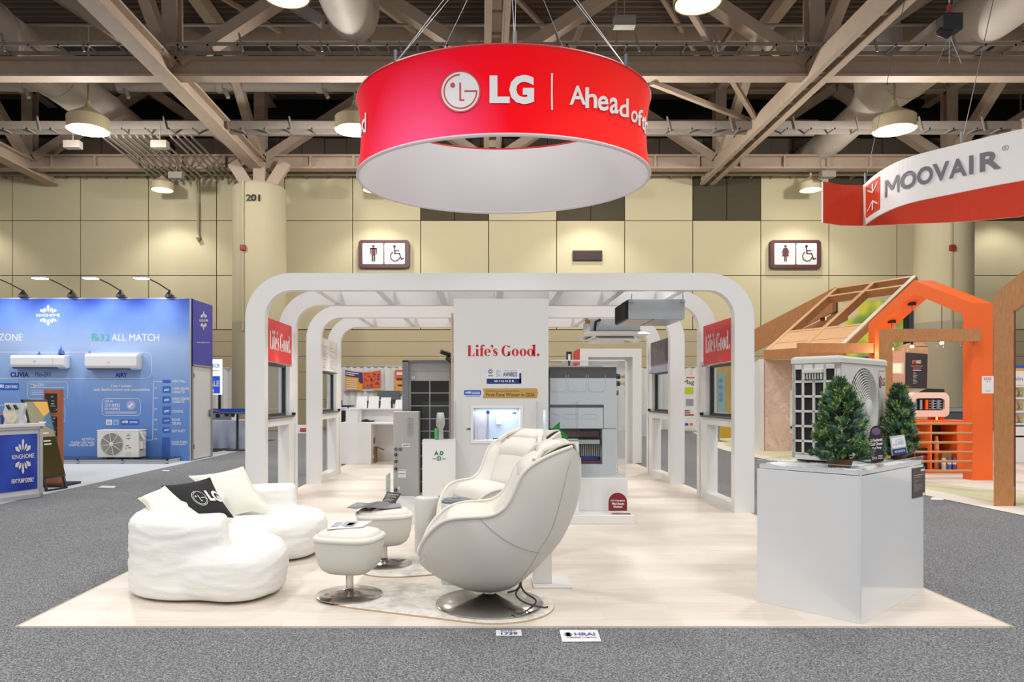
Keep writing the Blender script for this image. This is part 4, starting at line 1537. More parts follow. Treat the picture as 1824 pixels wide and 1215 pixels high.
t = thing('ceiling_cassette', 'white four-way ceiling cassette hung under the rear rafters', 'air conditioner', (kx, KY, 2.42))
b = B(); b.box(kx - kw + .13, kx + kw - .13, KY - .42, KY + .42, 2.52, 2.735)
obj('casing', b, GREYP, t, bevel=.004)
b = B(); b.loft([(kx + sx * kw, KY + sy * kw) for sx, sy in ((-1, -1), (1, -1), (1, 1), (-1, 1))], [(.06, 2.44), (0, 2.47), (.06, 2.5), (.12, 2.52)])
b.mi = 1; b.box(kx - .3, kx + .3, KY - .3, KY + .3, 2.432, 2.441)
obj('fascia', b, [WHITE, M('grey_white_grille', (206, 202, 204), .5)], t)
for sx, sy in ((1, 0), (-1, 0), (0, 1), (0, -1)):
    b = B()
    if sx:
        b.bar((kx + sx * .4, KY - .32, 2.42), (kx + sx * .4, KY + .32, 2.42), .17, .012, (sx * .5, 0, 1))
    else:
        b.bar((kx - .32, KY + sy * .4, 2.42), (kx + .32, KY + sy * .4, 2.42), .17, .012, (0, sy * .5, 1))
    obj('air_flap', b, WHITE, t)
b = B()
b.box(kx - kw + .12, kx + kw - .1, KY - .43, KY - .41, 2.515, 2.53)
b.mi = 1
for px, py, rr in ((1046, 575, .02), (1046, 579, .018)):
    b.cyl((kx - kw + .14, KY - .35, Z(py, KY)), (kx - kw + .05, KY - .35, Z(py, KY)), rr, n=10)
b.mi = 0; b.tube([(kx - kw + .2, KY - .44, 2.53), (kx - kw + .22, KY - .44, 2.68), (kx - kw + .3, KY - .44, 2.72)], .02, 6)
obj('pipe_ports', b, [BLACK, M('brass_fitting', (206, 160, 80), .3, .9)], t)
for sx, sy in ((-1, -1), (1, -1), (1, 1), (-1, 1)):
    b = B(); b.cyl((kx + sx * .38, KY + sy * .38, 2.735), (kx + sx * .38, KY + sy * .38, 2.9), .008, n=6)
    obj('hanger_rod', b, ALU, t)

# ------------------------------------------------------------------ reception desk at the back left
t = thing('reception_desk', 'white two-tier reception desk at the back left of the booth', 'desk', (-2.4, 15.6, 0))
DY = 15.18
wx0, wx1 = X(606, DY), X(661, DY)
b = B(); b.box(wx0, wx1, DY, DY + .75, 0, .84)
obj('side_pedestal', b, WHITE, t, bevel=.004)
b = B(); b.box(wx0 - .0, X(800, DY), DY, DY + .75, .84, .88)
obj('worktop', b, WHITE, t, bevel=.004)
b = B(); b.box(wx1, X(800, DY), DY + .7, DY + .75, 0, .84)
obj('modesty_panel', b, WHITE, t)
b = B(); zt = Z(730, 15.6)
b.box(X(615, DY), X(636, DY), DY + .05, DY + .95, .88, zt); b.box(X(636, DY), X(800, DY), DY + .72, DY + .95, .88, zt)
b.box(X(615, DY), X(800, DY), DY + .6, DY + 1.0, zt, zt + .03); b.box(X(615, DY), X(637, DY), DY + .04, DY + .7, zt, zt + .03)
obj('raised_shelf', b, WHITE, t, bevel=.004)
for k, (xa, xb, ya) in enumerate(((634, 653, 706), (655.5, 674, 706), (677, 695.5, 708), (703, 716, 712))):
    Y = 15.85
    b = B(); q = [P(xa, 729, Y), P(xb, 729, Y), P(xb + 1, ya, Y + .1), P(xa + 2, ya, Y + .1)]
    b.prism(q, (0, .03, 0)); b.mi = 1
    e = P(xb + 1.5, 720, Y + .08); b.box(e[0], e[0] + .03, Y + .05, Y + .09, e[2] - .09, e[2] + .08)
    solo('board_stand', b, [WHITE, BLACK], f'white board standing on the desk shelf, {("leftmost", "second from left", "third from left", "rightmost")[k]} of four', 'board', 'white boards on the reception desk')
x, y, z = P(639, 750, 15.35)
b = B(); b.box(x - .05, x + .05, y - .03, y + .03, .88, 1.06)
solo('leaflet_holder', b, M('acrylic_white', (230, 232, 234), .3), 'small white leaflet holder on the desk worktop', 'holder', bevel=.004)
b = B(); x, y, z = P(652, 748, 15.45)
b.tube([(x - .1, y, .9), (x, y + .05, .93), (x + .08, y, .9), (x + .17, y + .06, .9)], .018, 6); b.box(x - .08, x + .1, y + .02, y + .12, .88, .91)
solo('cable_heap', b, M('dark_blue_cable', (38, 40, 60), .5), 'small heap of dark cable on the desk worktop', 'cable')
t = thing('cardboard_box', 'open brown cardboard box on the floor under the desk', 'box', (X(667, 15.6), 15.6, 0))
x0, x1 = X(661.5, 15.6), X(670, 15.6); zb = Z(796, 15.6)
b = B(); b.box(x0, x1, 15.5, 15.75, 0, zb); b.mi = 1; b.box(x0 + .02, x0 + .07, 15.49, 15.5, .1, .16)
obj('carton', b, [M('cardboard', (150, 108, 54), .8, var=.1), INKW], t)
b = B(); b.bar((x1, 15.62, zb), (x1 + .17, 15.62, zb - .07), .2, .006); b.bar((x0 + .05, 15.62, zb), (x0 + .07, 15.62, zb + .2), .2, .006)
obj('flap', b, M('cardboard', (150, 108, 54), .8), t)

# white portal closet at the back right
t = thing('portal_closet', 'white portal closet with a recessed bright opening at the back right', 'closet', (2.75, 16, 0))
qy = 15.4
px0, px1, qz = X(1033, qy), X(1143, qy), Z(621, qy)
b = B(); ix0, ix1, iz = X(1048, qy), X(1127, qy), Z(636, qy)
b.box(px0, ix0, qy, qy + 1.1, 0, qz); b.box(ix1, px1, qy, qy + 1.1, 0, qz); b.box(ix0, ix1, qy, qy + 1.1, iz, qz)
b.box(ix0, ix1, qy + .25, qy + .3, 0, iz)
obj('portal_shell', b, WHITE, t)
b = B(); b.box(px0 - .012, px0 - .001, qy + .02, qy + 1.08, Z(650, qy) + .0, qz); b.mi = 1
b.box(px0 - .012, px0 - .001, qy + .02, qy + 1.08, 1.6, Z(650, qy))
b.mi = 0
for k in range(3):
    b.box(px0 - .016, px0 - .012, qy + .3, qy + .9, 1.72 + .14 * k, 1.8 + .14 * k)
obj('side_print', b, [RED, INKW], t, label='red and white printed side')
b = B(); x, y, z = P(1014, 637, 17); b.box(x - .06, x + .06, y, y + .1, z - .12, z + .14); b.mi = 1; b.box(x - .03, x + .03, y - .012, y, z - .06, z + .08); b.mi = 0; b.box(x - .02, x + .02, y + .02, y + .06, 0, z - .1)
solo('notice_stand', b, [BLACK, INKW], 'small black framed notice on a post left of the portal closet', 'notice')
# ------------------------------------------------------------------ sofa
SLIP = M('cream_slipcover_linen', (255, 254, 250), .9, var=.012, scale=4, bump=.5, bscale=9, stretch=(.5, .5, 2.6))
FABW = M('ivory_chair_fabric', (226, 222, 214), .85, var=.02, scale=30, bump=.15, bscale=300)
FABL = M('ivory_cushion_fabric', (240, 235, 226), .85, var=.015, scale=20, bump=.08, bscale=120)


from mathutils import noise as _nz5


def wob(b, amp, fr=5.0, sd=0):
    """Loose-cover unevenness."""
    from mathutils import noise
    for v in b.b.verts:
        q = Vector((v.co.x * fr * .6, v.co.y * fr * .6, v.co.z * fr * 2.4 + sd))
        if v.co.z > .03:
            v.co += noise.noise_vector(q) * amp


t = thing('curved_sofa', 'low white slipcovered curved sofa with a wraparound back', 'sofa', (-2.1, 5.9, 0))
seat = cat([(-2.42, 5.2, 0), (-2.25, 5.0, 0), (-2.08, 4.91, 0), (-1.9, 4.86, 0), (-1.72, 4.83, 0), (-1.53, 4.92, 0), (-1.43, 5.2, 0), (-1.52, 5.55, 0), (-1.74, 5.82, 0), (-1.70, 6.05, 0), (-1.5, 6.25, 0), (-1.44, 6.6, 0), (-1.55, 6.95, 0), (-1.9, 7.15, 0), (-2.3, 6.95, 0), (-2.5, 6.4, 0), (-2.55, 5.7, 0)], 8)
b = B(); b.loft(seat, [(.07, .012), (.02, .05), (0, .12), (0, .16), (0, .2), (0, .24), (.006, .28), (.022, .31), (.05, .34), (.09, .357), (.13, .362)])
SEATB = b
path = resample(cat([(-1.89, 5.125, 0), (-2.15, 5.09, 0), (-2.38, 5.22, 0), (-2.5, 5.62, 0), (-2.51, 6.1, 0), (-2.43, 6.52, 0), (-2.24, 6.84, 0), (-2.02, 6.98, 0), (-1.88, 7.02, 0)], 12, False), 90)
b = B()


def bk_ring(p, d, hw, inset):
    a = Vector((-d.y, d.x, 0))
    out = []
    z0, z1, rr = .015 + inset, .572 - inset, .075
    hw = hw - inset
    for cx, cz, a0 in ((hw - rr, z1 - rr, 0), (-hw + rr, z1 - rr, 90), (-hw + .03, z0 + .03, 180), (hw - .03, z0 + .03, 270)):
        q = rr if cz > .3 else .03
        for k in range(5):
            t_ = R(a0 + 22.5 * k)
            out.append((cx + q * math.cos(t_), cz + q * math.sin(t_)))
    # extra points down the sides carry the creases
    L = []
    for i, (x, z) in enumerate(out):
        L.append((x, z))
        nx_, nz_ = out[(i + 1) % len(out)]
        if abs(nz_ - z) > .2:
            for j in range(1, 9):
                L.append((x + (nx_ - x) * j / 9, z + (nz_ - z) * j / 9))
    return [b.b.verts.new(p + a * x + Vector((0, 0, z))) for x, z in L]


prev = None
M_ = len(path)
for i in range(-4, M_ + 4):
    j = max(0, min(M_ - 1, i))
    d = (path[min(j + 1, M_ - 1)] - path[max(0, j - 1)]).normalized()
    ov = (-i if i < 0 else (i - M_ + 1 if i >= M_ else 0)) / 4
    hw = .19 - .04 * min(1, j / M_ * 2.5)
    rr_ = bk_ring(path[j] + d * (.05 * math.sin(ov * math.pi / 2) * (-1 if i < 0 else 1)), d, hw, .05 * (1 - math.cos(ov * math.pi / 2)))
    if prev:
        b.skin(prev, rr_)
    else:
        b.face(rr_[::-1])
    prev = rr_
b.face(prev)
me = bpy.data.meshes.new('slip'); bmesh.ops.recalc_face_normals(b.b, faces=b.b.faces[:]); b.b.to_mesh(me); b.b.clear(); b.b.from_mesh(me)
me2 = bpy.data.meshes.new('slip2'); bmesh.ops.recalc_face_normals(SEATB.b, faces=SEATB.b.faces[:]); SEATB.b.to_mesh(me2); b.b.from_mesh(me2); SEATB.b.free()
b.b.to_mesh(me)
tmp = bpy.data.objects.new('slip', me); COL.objects.link(tmp)
md = tmp.modifiers.new('weld', 'REMESH'); md.mode = 'VOXEL'; md.voxel_size = .017
md = tmp.modifiers.new('soft', 'SMOOTH'); md.factor = .6; md.iterations = 9
dg = bpy.context.evaluated_depsgraph_get()
me3 = bpy.data.meshes.new_from_object(tmp.evaluated_get(dg))
bpy.data.objects.remove(tmp)
b.b.free(); b.b = bmesh.new(); b.b.from_mesh(me3)
b.b.normal_update()
mv = [(v, v.co.copy(), v.normal.copy()) for v in b.b.verts]
for v, c, n in mv:
    if c.z < .03:
        continue
    side = 1 - abs(n.z) ** 1.5
    q = Vector((c.x * 1.6, c.y * 1.6, c.z * 11 + 1.2 * _nz5.noise(Vector((c.x * 2, c.y * 2, 3)))))
    rdg = (1 - abs(_nz5.noise(q))) ** 7
    q2 = Vector((c.x * 3.1 + 5, c.y * 3.1, c.z * 17))
    rdg2 = (1 - abs(_nz5.noise(q2))) ** 8
    v.co = c + n * ((.0085 * rdg + .005 * rdg2) * (.25 + .75 * side) + .004 * _nz5.noise(c * 5))
for f in b.b.faces:
    f.material_index = 0
obj('slipcover', b, SLIP, t, smooth=80)


def pillow(name, c, th, mat, label, logo=None):
    """c: four corners TL TR BR BL in 3D, front side facing the camera."""
    TL, TR, BR, BL = [Vector(p) for p in c]
    n = (TR - TL).cross(BL - TL).normalized()
    mid = (TL + TR + BR + BL) / 4
    if n.dot(Vector((0, 0, CH)) - mid) < 0:
        n = -n

    def pt(u, v, s):
        e = lambda x: (1 - (2 * x - 1) ** 2)
        pin = .05
        uu = u + pin * (1 - 2 * u) * e(v) * abs(1 - 2 * u) ** .5
        vv = v + pin * (1 - 2 * v) * e(u) * abs(1 - 2 * v) ** .5
        p = TL.lerp(TR, uu).lerp(BL.lerp(BR, uu), vv)
        k = (e(u) ** .55) * (e(v) ** .55)
        return p + n * (s * th * k)
    b = B()
    b.grid(lambda u, v: pt(u, v, 1), 17, 17); b.grid(lambda u, v: pt(1 - u, v, -1), 17, 17)
    bmesh.ops.remove_doubles(b.b, verts=b.b.verts, dist=.0008)
    lo = min(p.z for p in (TL, TR, BR, BL))
    t = thing(name, label, 'pillow', (mid.x, mid.y, lo))
    obj('cover', b, mat, t, smooth=70)
    b = B()
    ed = [pt(i / 16, 0, 0) for i in range(17)] + [pt(1, i / 16, 0) for i in range(1, 17)] + [pt(1 - i / 16, 1, 0) for i in range(1, 17)] + [pt(0, 1 - i / 16, 0) for i in range(1, 17)]
    b.tube(ed, .004, 5)
    obj('seam_edge', b, mat, t, smooth=True)
    if logo:
        b = B(); logo(b, lambda u, v, l=.003: pt(u, v, 1) + n * (l + .004))
        obj('logo_print', b, [INKW], t)
    return t


PIL = M('white_pillow_cotton', (244, 243, 232), .9, var=.015, bump=.2, bscale=30)
PIB = M('black_pillow_cotton', (34, 34, 38), .85, var=.08, bump=.3, bscale=40)
pillow('throw_pillow', [P(336, 848, 6.62), P(433, 831, 6.68), P(482, 909, 6.42), P(412, 921, 6.36)], .075, PIL, 'big white square throw pillow leaning behind the black pillow')


def lgp(b, q):
    m = lambda px, py, l=.003: q(px, py, l)
    lgface(b, m, .42, .58, .16, .19, None, 0, .002, .06)
    b.txt('LG', m, .62, .96, .4, .68, .003, .05)


def lgp2(b, q):
    dense = B()
    lgp(b, q)


pillow('throw_pillow', [P(288, 866, 5.9), P(374, 851, 6.15), P(416, 922, 6.02), P(345, 928, 5.72)], .06, PIB, 'black throw pillow with white printed logo', lgp2)
pillow('throw_pillow', [P(246, 888, 5.55), P(293, 866, 5.7), P(362, 922, 5.32), P(272, 918, 5.22)], .055, PIL, 'small white throw pillow lying on the front corner of the sofa back')

# ------------------------------------------------------------------ rugs
RUGM = carpet_mat('ivory_rug_pile', (214, 208, 198), (232, 228, 220), (244, 241, 234), 14)
RUGE = M('tan_rug_binding', (206, 172, 128), .8)


def hull2(c0, r0, c1, r1, n=20):
    c0, c1 = Vector(c0), Vector(c1)
    d = (c1 - c0); a = math.atan2(d.y, d.x); k = math.acos((r0 - r1) / d.length)
    pts = []
    for i in range(n + 1):
        t = a + k + (2 * math.pi - 2 * k) * i / n
        pts.append((c0.x + r0 * math.cos(t), c0.y + r0 * math.sin(t)))
    for i in range(n + 1):
        t = a - k + 2 * k * i / n
        pts.append((c1.x + r1 * math.cos(t), c1.y + r1 * math.sin(t)))
    return pts


for c0, r0, c1, r1, lab in (((.07, 4.88), .415, (-.76, 5.12), .34, 'ivory pill-shaped rug under the front massage chair'), ((.12, 6.3), .42, (-.7, 5.98), .36, 'ivory pill-shaped rug under the rear massage chair')):
    b = B(); o2 = hull2(c0, r0, c1, r1)
    b.loft(o2, [(0, .0005), (0, .005)]); b.mi = 1
    b2 = B()
    t = thing('rug', lab, 'rug', (c0[0], c0[1], 0))
    b.mi = 0
    b2.loft(o2, [(.006, .005), (.004, .010), (.012, .014), (.03, .015)])
    obj('binding', b, RUGE, t)
    obj('pile', b2, RUGM, t, smooth=True)
    b2 = None

# ------------------------------------------------------------------ ottomans (copied as one kind)


def make_ottoman(label, loc, rz):
    t = thing('ottoman', label, 'ottoman', (0, 0, 0), group='swivel ottomans in front of the massage chairs')
    b = B(); b.lathe([(.02, .155), (.09, .158), (.135, .17), (.17, .195), (.192, .235), (.203, .285), (.21, .34), (.214, .4)], n=48, sq=3.2, rx=1.06, ry=.98)
    obj('shell', b, FABW, t, smooth=60)
    b = B(); b.lathe([(.2, .39), (.218, .398), (.224, .412), (.219, .426), (.204, .432)], n=48, sq=3.2, rx=1.06, ry=.98)
    obj('piping', b, FABL, t, smooth=60)
    b = B(); b.lathe([(.206, .425), (.2, .442), (.185, .455), (.155, .464), (.09, .469), (.01, .47)], n=48, sq=3.0, rx=1.04, ry=.94)
    obj('cushion', b, FABL, t, smooth=60)
    b = B(); b.cyl((0, 0, .03), (0, 0, .17), .027, n=20)
    obj('pole', b, CHROME, t, smooth=True)
    b = B(); b.lathe([(.232, .001), (.234, .006), (.228, .01), (.13, .024), (.05, .036), (.032, .045), (.028, .05)], n=56, cap=(True, True))
    obj('base_disc', b, CHROME, t, smooth=True)
    t.location = loc; t.rotation_euler = (0, 0, rz)
    return t


ot = make_ottoman('front ottoman beside the sofa with a lilac magazine on it', (-.943, 5.09, .0155), R(-14))
dup(ot, (-.83, 6.05, .0155), R(16), 'rear ottoman with an open dark brochure on it')


def sheet(c, th, mats, bars, cols, nm, label, up=.0015):
    c = [Vector(p) for p in c]
    b = B(); b.prism(c, (0, 0, th))
    q = lambda u, v: c[0].lerp(c[1], u).lerp(c[3].lerp(c[2], u), v) + Vector((0, 0, th + up))
    for (u0, u1, v0, v1), k in zip(bars, cols):
        b.mi = k; b.poly([q(u0, v0), q(u1, v0), q(u1, v1), q(u0, v1)])
    t = solo(nm, b, mats, label, 'magazine')
    return t


z = .4885
g = lambda px, py: FL(px, py, z)
sheet([g(581, 944), g(646, 939.5), g(663, 929), g(598, 930)], .006, [M('lilac_paper', (226, 222, 232), .4), M('violet_picture', (150, 140, 168), .4, var=.3, scale=30), M('plum_picture', (110, 90, 110), .4, var=.3, scale=40)],
      [(.3, .62, .3, .9), (.45, .7, .1, .7), (.05, .25, .2, .85)], [1, 2, 1], 'magazine', 'lilac magazine lying on the front ottoman')
t = thing('open_brochure', 'open dark brochure lying on the rear ottoman', 'magazine', (-.83, 6.05, z))
pz = lambda px, py, dz=0: FL(px, py, z + dz)
BRO = M('dark_blue_brochure', (70, 78, 92), .35, var=.35, scale=18)
b = B()
f = lambda u, v: Vector(pz(616, 906)).lerp(Vector(pz(657, 911)), u).lerp(Vector(pz(636, 896)).lerp(Vector(pz(683, 899)), u), v) + Vector((0, 0, .006 + .035 * max(0, (u - .45) / .55) * (1 - ((u - .75) / .3) ** 2 if u > .75 else 1)))
b.grid(f, 12, 4); b.mi = 1
obj('left_page', b, [BRO], t, smooth=True)
b = B(); f2 = lambda u, v: Vector(pz(657, 911)).lerp(Vector(pz(716, 904)), u).lerp(Vector(pz(683, 899)).lerp(Vector(pz(712, 897)), u), v) + Vector((0, 0, .004 + .03 * max(0, (.5 - u) / .5)))
b.grid(f2, 12, 4)
obj('right_page', b, [M('grey_lilac_brochure', (134, 132, 142), .35, var=.3, scale=18)], t, smooth=True)
b = B()
for k in range(7):
    u0 = .08 + .07 * k
    b.poly([f(u0, .15) + Vector((0, 0, .003)), f(u0 + .03, .15) + Vector((0, 0, .003)), f(u0 + .03, .7) + Vector((0, 0, .003)), f(u0, .7) + Vector((0, 0, .003))])
obj('page_print', b, M('pale_print', (190, 194, 204), .5), t)

# ------------------------------------------------------------------ massage chairs
S1, S2 = 280.7, 263.0


def rimpt(px, py):
    return Vector(((px - 860) / S1 - .046, 0, 1.415 - (py - 707.5) / S1))


def keel(px, py):
    return Vector(((px - 872) / S2, 0, 1.415 - (py - 707.5) / S2))


rim = [(742.2, 997), (752.6, 971.8), (773.3, 946.6), (794, 932.7), (823.7, 925.9), (868.1, 922.9), (885.9, 917), (900.7, 905.1), (912.5, 884.4), (927.3, 851.8), (945.1, 834), (971.8, 819.2), (1001.4, 807.4), (1021, 801)]
kee = [(742.2, 999), (764.4, 1020.7), (794, 1038.4), (832.6, 1053.2), (868, 1057.7), (909.6, 1050.3), (942, 1026.6), (971.8, 997), (1001.4, 961.4), (1025, 908), (1034, 860), (1032.5, 822)]
NS = 44
RIM = resample(cat([rimpt(*p) for p in rim], 10, False), NS)
KEE = resample(cat([keel(*p) for p in kee], 10, False), NS)
KEE[0] = RIM[0] + Vector((0, 0, -.006))


def wid(s):
    return .2 + .15 * min(1, s / .34) - .07 * max(0, (s - .7) / .3) ** 1.5


def at(L, s):
    x = s * (NS - 1); i = min(NS - 2, int(x))
    return L[i].lerp(L[i + 1], x - i)


def shellp(s, t, off=0.0):
    """t from -1 (near rim) over 0 (keel) to 1 (far rim)."""
    a = abs(t) * math.pi / 2
    k = (1 - math.cos(a)) ** .92
    y = wid(s) * math.sin(a) ** .8
    bul = 1 + .05 * math.sin(math.pi * abs(t)) * min(1, s * 4)
    p = at(KEE, s).lerp(at(RIM, s), k)
    return Vector((p.x, math.copysign(y * bul + off, t), p.z))


def make_chair(label, loc, rz):
    t = thing('massage_chair', label, 'armchair', (0, 0, 0), group='egg-shaped massage chairs')
    b = B(); b.grid(lambda u, v: shellp(u, 2 * v - 1), NS, 45)
    top = [shellp(1, 2 * i / 44 - 1) for i in range(45)]
    ctr = at(RIM, 1)
    for p, q in zip(top, top[1:]):
        b.poly([p, q, (ctr.x, q.y * .6, ctr.z + .0), (ctr.x, p.y * .6, ctr.z + .0)])
    obj('shell', b, FABW, t, smooth=60)
    b = B()
    b.tube([Vector((at(RIM, i / 60).x, -wid(i / 60), at(RIM, i / 60).z)) for i in range(60, -1, -1)] + [Vector((at(RIM, 0).x - .006 * math.sin(math.pi * i / 12), -.2 + .4 * i / 12, at(RIM, 0).z)) for i in range(1, 12)] + [Vector((at(RIM, i / 60).x, wid(i / 60), at(RIM, i / 60).z)) for i in range(61)], .0125, 8)
    obj('rim_piping', b, FABL, t, smooth=True)

    def inner(u, v):
        s, e = u, 2 * v - 1
        p, k = at(RIM, s), at(KEE, s)
        d = (k - p).normalized()
        dep = (.14 * math.sin(math.pi * min(1, s / .52)) if s < .52 else 0) + .06
        dep *= min(1, s * 9) * min(1, (1 - s) * 8)
        q = p + d * dep * (1 - abs(e) ** 4)
        return Vector((q.x, e * (wid(s) - .004), q.z))
    b = B(); b.grid(inner, 50, 21)
    obj('lining', b, FABL, t, smooth=60)

    def pad(s0, s1, w, th, nm, sink=.06, mat=FABL):
        b = B()
        def f(u, v):
            tt = 2 * math.pi * v
            s = s0 + (s1 - s0) * u
            p, k = at(RIM, s), at(KEE, s)
            d = (k - p).normalized()
            prof = max(0, (1 - abs(2 * u - 1) ** 3.2)) ** .5
            y = w * math.copysign(abs(math.cos(tt)) ** .6, math.cos(tt)) * (.55 + .45 * prof)
            h = th * math.copysign(abs(math.sin(tt)) ** .8, math.sin(tt)) * prof
            q = p + d * (sink - h)
            return Vector((q.x, y, q.z))
        b.grid(f, 26, 32, cv=True)
        return obj(nm, b, mat, t, smooth=70)
    pad(.2, .475, .235, .085, 'seat_cushion', .055)
    pad(.03, .2, .215, .04, 'leg_pad', .11)
    pad(.5, .74, .22, .07, 'lumbar_cushion', .07)
    pad(.68, .9, .235, .085, 'back_cushion', .05)
    pad(.84, .99, .17, .055, 'head_pillow', -.005)
    # loose head flap folded over the top edge
    b = B()
    path = [at(RIM, .86) + Vector((-.03, 0, .0)), at(RIM, .93) + Vector((-.01, 0, .03)), at(RIM, 1) + Vector((0, 0, .022)), at(RIM, 1) + Vector((.03, 0, -.015)), at(RIM, 1) + Vector((.055, 0, -.075)), at(RIM, 1) + Vector((.043, 0, -.1))]
    path = cat(path, 5, False)
    b.grid(lambda u, v: path[min(len(path) - 1, int(u * (len(path) - 1)))] + Vector((.006 * math.sin(v * 9 + u * 4), (v - .5) * (.5 + .04 * math.sin(6 * u)), .004 * math.sin(v * 14 + u * 5))), len(path), 18)
    f_ = obj('head_flap', b, M('flap_fabric', (216, 208, 194), .85, bump=.2, bscale=80), t, smooth=70)
    md = f_.modifiers.new('thickness', 'SOLIDIFY'); md.thickness = .012
    for sg in (-1, 1):
        b = B()
        b.tube([at(RIM, .8) + Vector((0, sg * (wid(.8) - .06), .01)), at(RIM, .86) + Vector((-.02, sg * (wid(.86) - .09), .035)), at(RIM, .93) + Vector((0, sg * (wid(.93) - .12), .04))], .022, 8)
        obj('strap_fold', b, FABL, t, smooth=True)
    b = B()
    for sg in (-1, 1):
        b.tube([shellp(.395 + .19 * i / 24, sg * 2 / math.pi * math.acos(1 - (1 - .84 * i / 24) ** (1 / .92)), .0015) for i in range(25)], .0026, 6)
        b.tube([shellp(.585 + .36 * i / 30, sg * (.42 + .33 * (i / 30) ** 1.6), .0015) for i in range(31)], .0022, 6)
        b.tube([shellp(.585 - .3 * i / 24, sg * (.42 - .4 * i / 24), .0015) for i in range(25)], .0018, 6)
    obj('seam', b, M('seam_thread', (196, 190, 180), .9), t, smooth=True)  # thread a little darker than the shell fabric
    b = B(); b.cyl((0, 0, .06), (0, 0, .17), .036, n=20); b.mi = 1; b.box(-.11, -.05, -.05, .05, .1, .13)
    obj('pole', b, [CHROME, BLACK], t, smooth=True)
    b = B(); b.lathe([(.362, .001), (.365, .008), (.357, .014), (.22, .034), (.1, .05), (.06, .062), (.04, .07)], n=64)
    obj('base_disc', b, CHROME, t, smooth=True)
    b = B()
    c0 = shellp(.62, -.15)
    b.tube(cat([(.21, -.06, .2), (.2, -.1, .15), (.17, -.12, .12), (.12, -.1, .1)], 6, False), .006, 6)
    b.tube(cat([(.22, -.05, .21), (.21, -.08, .14), (.24, -.12, .1), (.3, -.2, .075), (.26, -.28, .05), (.19, -.33, .03), (.14, -.3, .035)], 6, False), .006, 6)
    b.tube(cat([(.21, -.08, .14), (.17, -.18, .11), (.22, -.26, .08), (.33, -.3, .06), (.37, -.3, .062)], 6, False), .006, 6)
    obj('power_cord', b, M('brown_black_cord', (60, 48, 40), .5), t, smooth=True)
    t.location = loc; t.rotation_euler = (0, 0, rz)
    return t


ch = make_chair('nearest ivory egg-shaped massage chair seen side-on at the front of the rug', (.046, 4.88, .0155), 0)
dup(ch, (.1, 6.35, .0155), R(37), 'ivory massage chair turned towards the sofa behind the nearest one')

# ------------------------------------------------------------------ round speakers / purifiers between the chairs


def drum(name, x, y, r, h, label, grey):
    t = thing(name, label, 'air purifier', (x, y, 0))
    b = B(); b.lathe([(r * .96, 0), (r, .012), (r, h - .02), (r * .97, h - .004), (r * .93, h)], (x, y, 0), 40)
    obj('body', b, M('white_perforated_shell', (230, 227, 222), .5, var=.05, scale=120), t, smooth=True)
    b = B()
    if grey:
        b.lathe([(r * .97, h - .006), (r * .95, h + .012), (r * .8, h + .02), (.01, h + .018)], (x, y, 0), 40)
        b.mi = 1
        for k in range(40):
            a = 2 * math.pi * k / 40
            b.bar((x + r * .35 * math.cos(a), y + r * .35 * math.sin(a), h + .022), (x + r * .86 * math.cos(a), y + r * .86 * math.sin(a), h + .021), .004, .005)
        obj('vent_top', b, [M('slate_grille', (112, 122, 134), .5), M('pale_grille', (164, 172, 182), .5)], t, smooth=True)
    else:
        b.lathe([(r * .9, h - .03), (r * .9, h - .002), (r * .8, h + .004), (.01, h + .006)], (x, y, 0), 40)
        obj('lid', b, GLOSSW, t, smooth=True)
        b = B()
        for a in (165, 15):
            c = Vector((x + r * .93 * math.cos(R(a)), y + r * .93 * math.sin(R(a)), h - .005)); b.lathe([(.014, 0), (.014, .006)], c, 12)
        obj('handle_notch', b, BLACK, t)
    return t


drum('air_purifier', X(761, 6.6), 6.6, .115, .5, 'tall white drum air purifier with a plain lid behind the rear ottoman', False)
drum('air_purifier', -.20, 5.46, .118, .62, 'white drum air purifier with a slate vent top between the two chairs', True)

# sign stand behind the chair
t = thing('sign_stand', 'white post stand with a clear acrylic sheet behind the nearest massage chair', 'stand', (.52, 5.45, 0))
b = B(); b.box(.375, .665, 5.3, 5.62, 0, .014)
obj('base_plate', b, WHITE, t, bevel=.003)
b = B(); b.box(.375, .52, 5.4, 5.43, .014, .86)
obj('post', b, WHITE, t, bevel=.003)
b = B(); b.box(.462, .468, 5.3, 5.5, .86, 1.32)
obj('clear_sheet', b, M('acrylic_edge', (226, 232, 234), .15, var=.02), t)

# tags stuck on the carpet in front
def tag(c, label, lines, paper=(242, 242, 246)):
    q = [Vector((x, y, -.0085)) for x, y, _ in (FL(px, py, -.0085) for px, py in c)]
    b = B(); b.prism(q, (0, 0, .0015))
    f = lambda u, v, l=0: q[0].lerp(q[1], u).lerp(q[3].lerp(q[2], u), 1 - v) + Vector((0, 0, .0028))
    for (s, u0, u1, v0, v1, mi, bo) in lines:
        b.mi = mi
        if s == 'oval':
            b.oval(f, u0, v0, u1, v1)
        else:
            b.txt(s, f, u0, u1, v0, v1, 0, bo)
    return solo('floor_tag', b, [M('tag_paper', paper, .5), M('tag_violet', (84, 78, 130), .5), M('tag_blue', (70, 96, 190), .5), M('tag_red', (190, 60, 80), .5), M('tag_green', (100, 170, 120), .5)], label, 'floor tag')


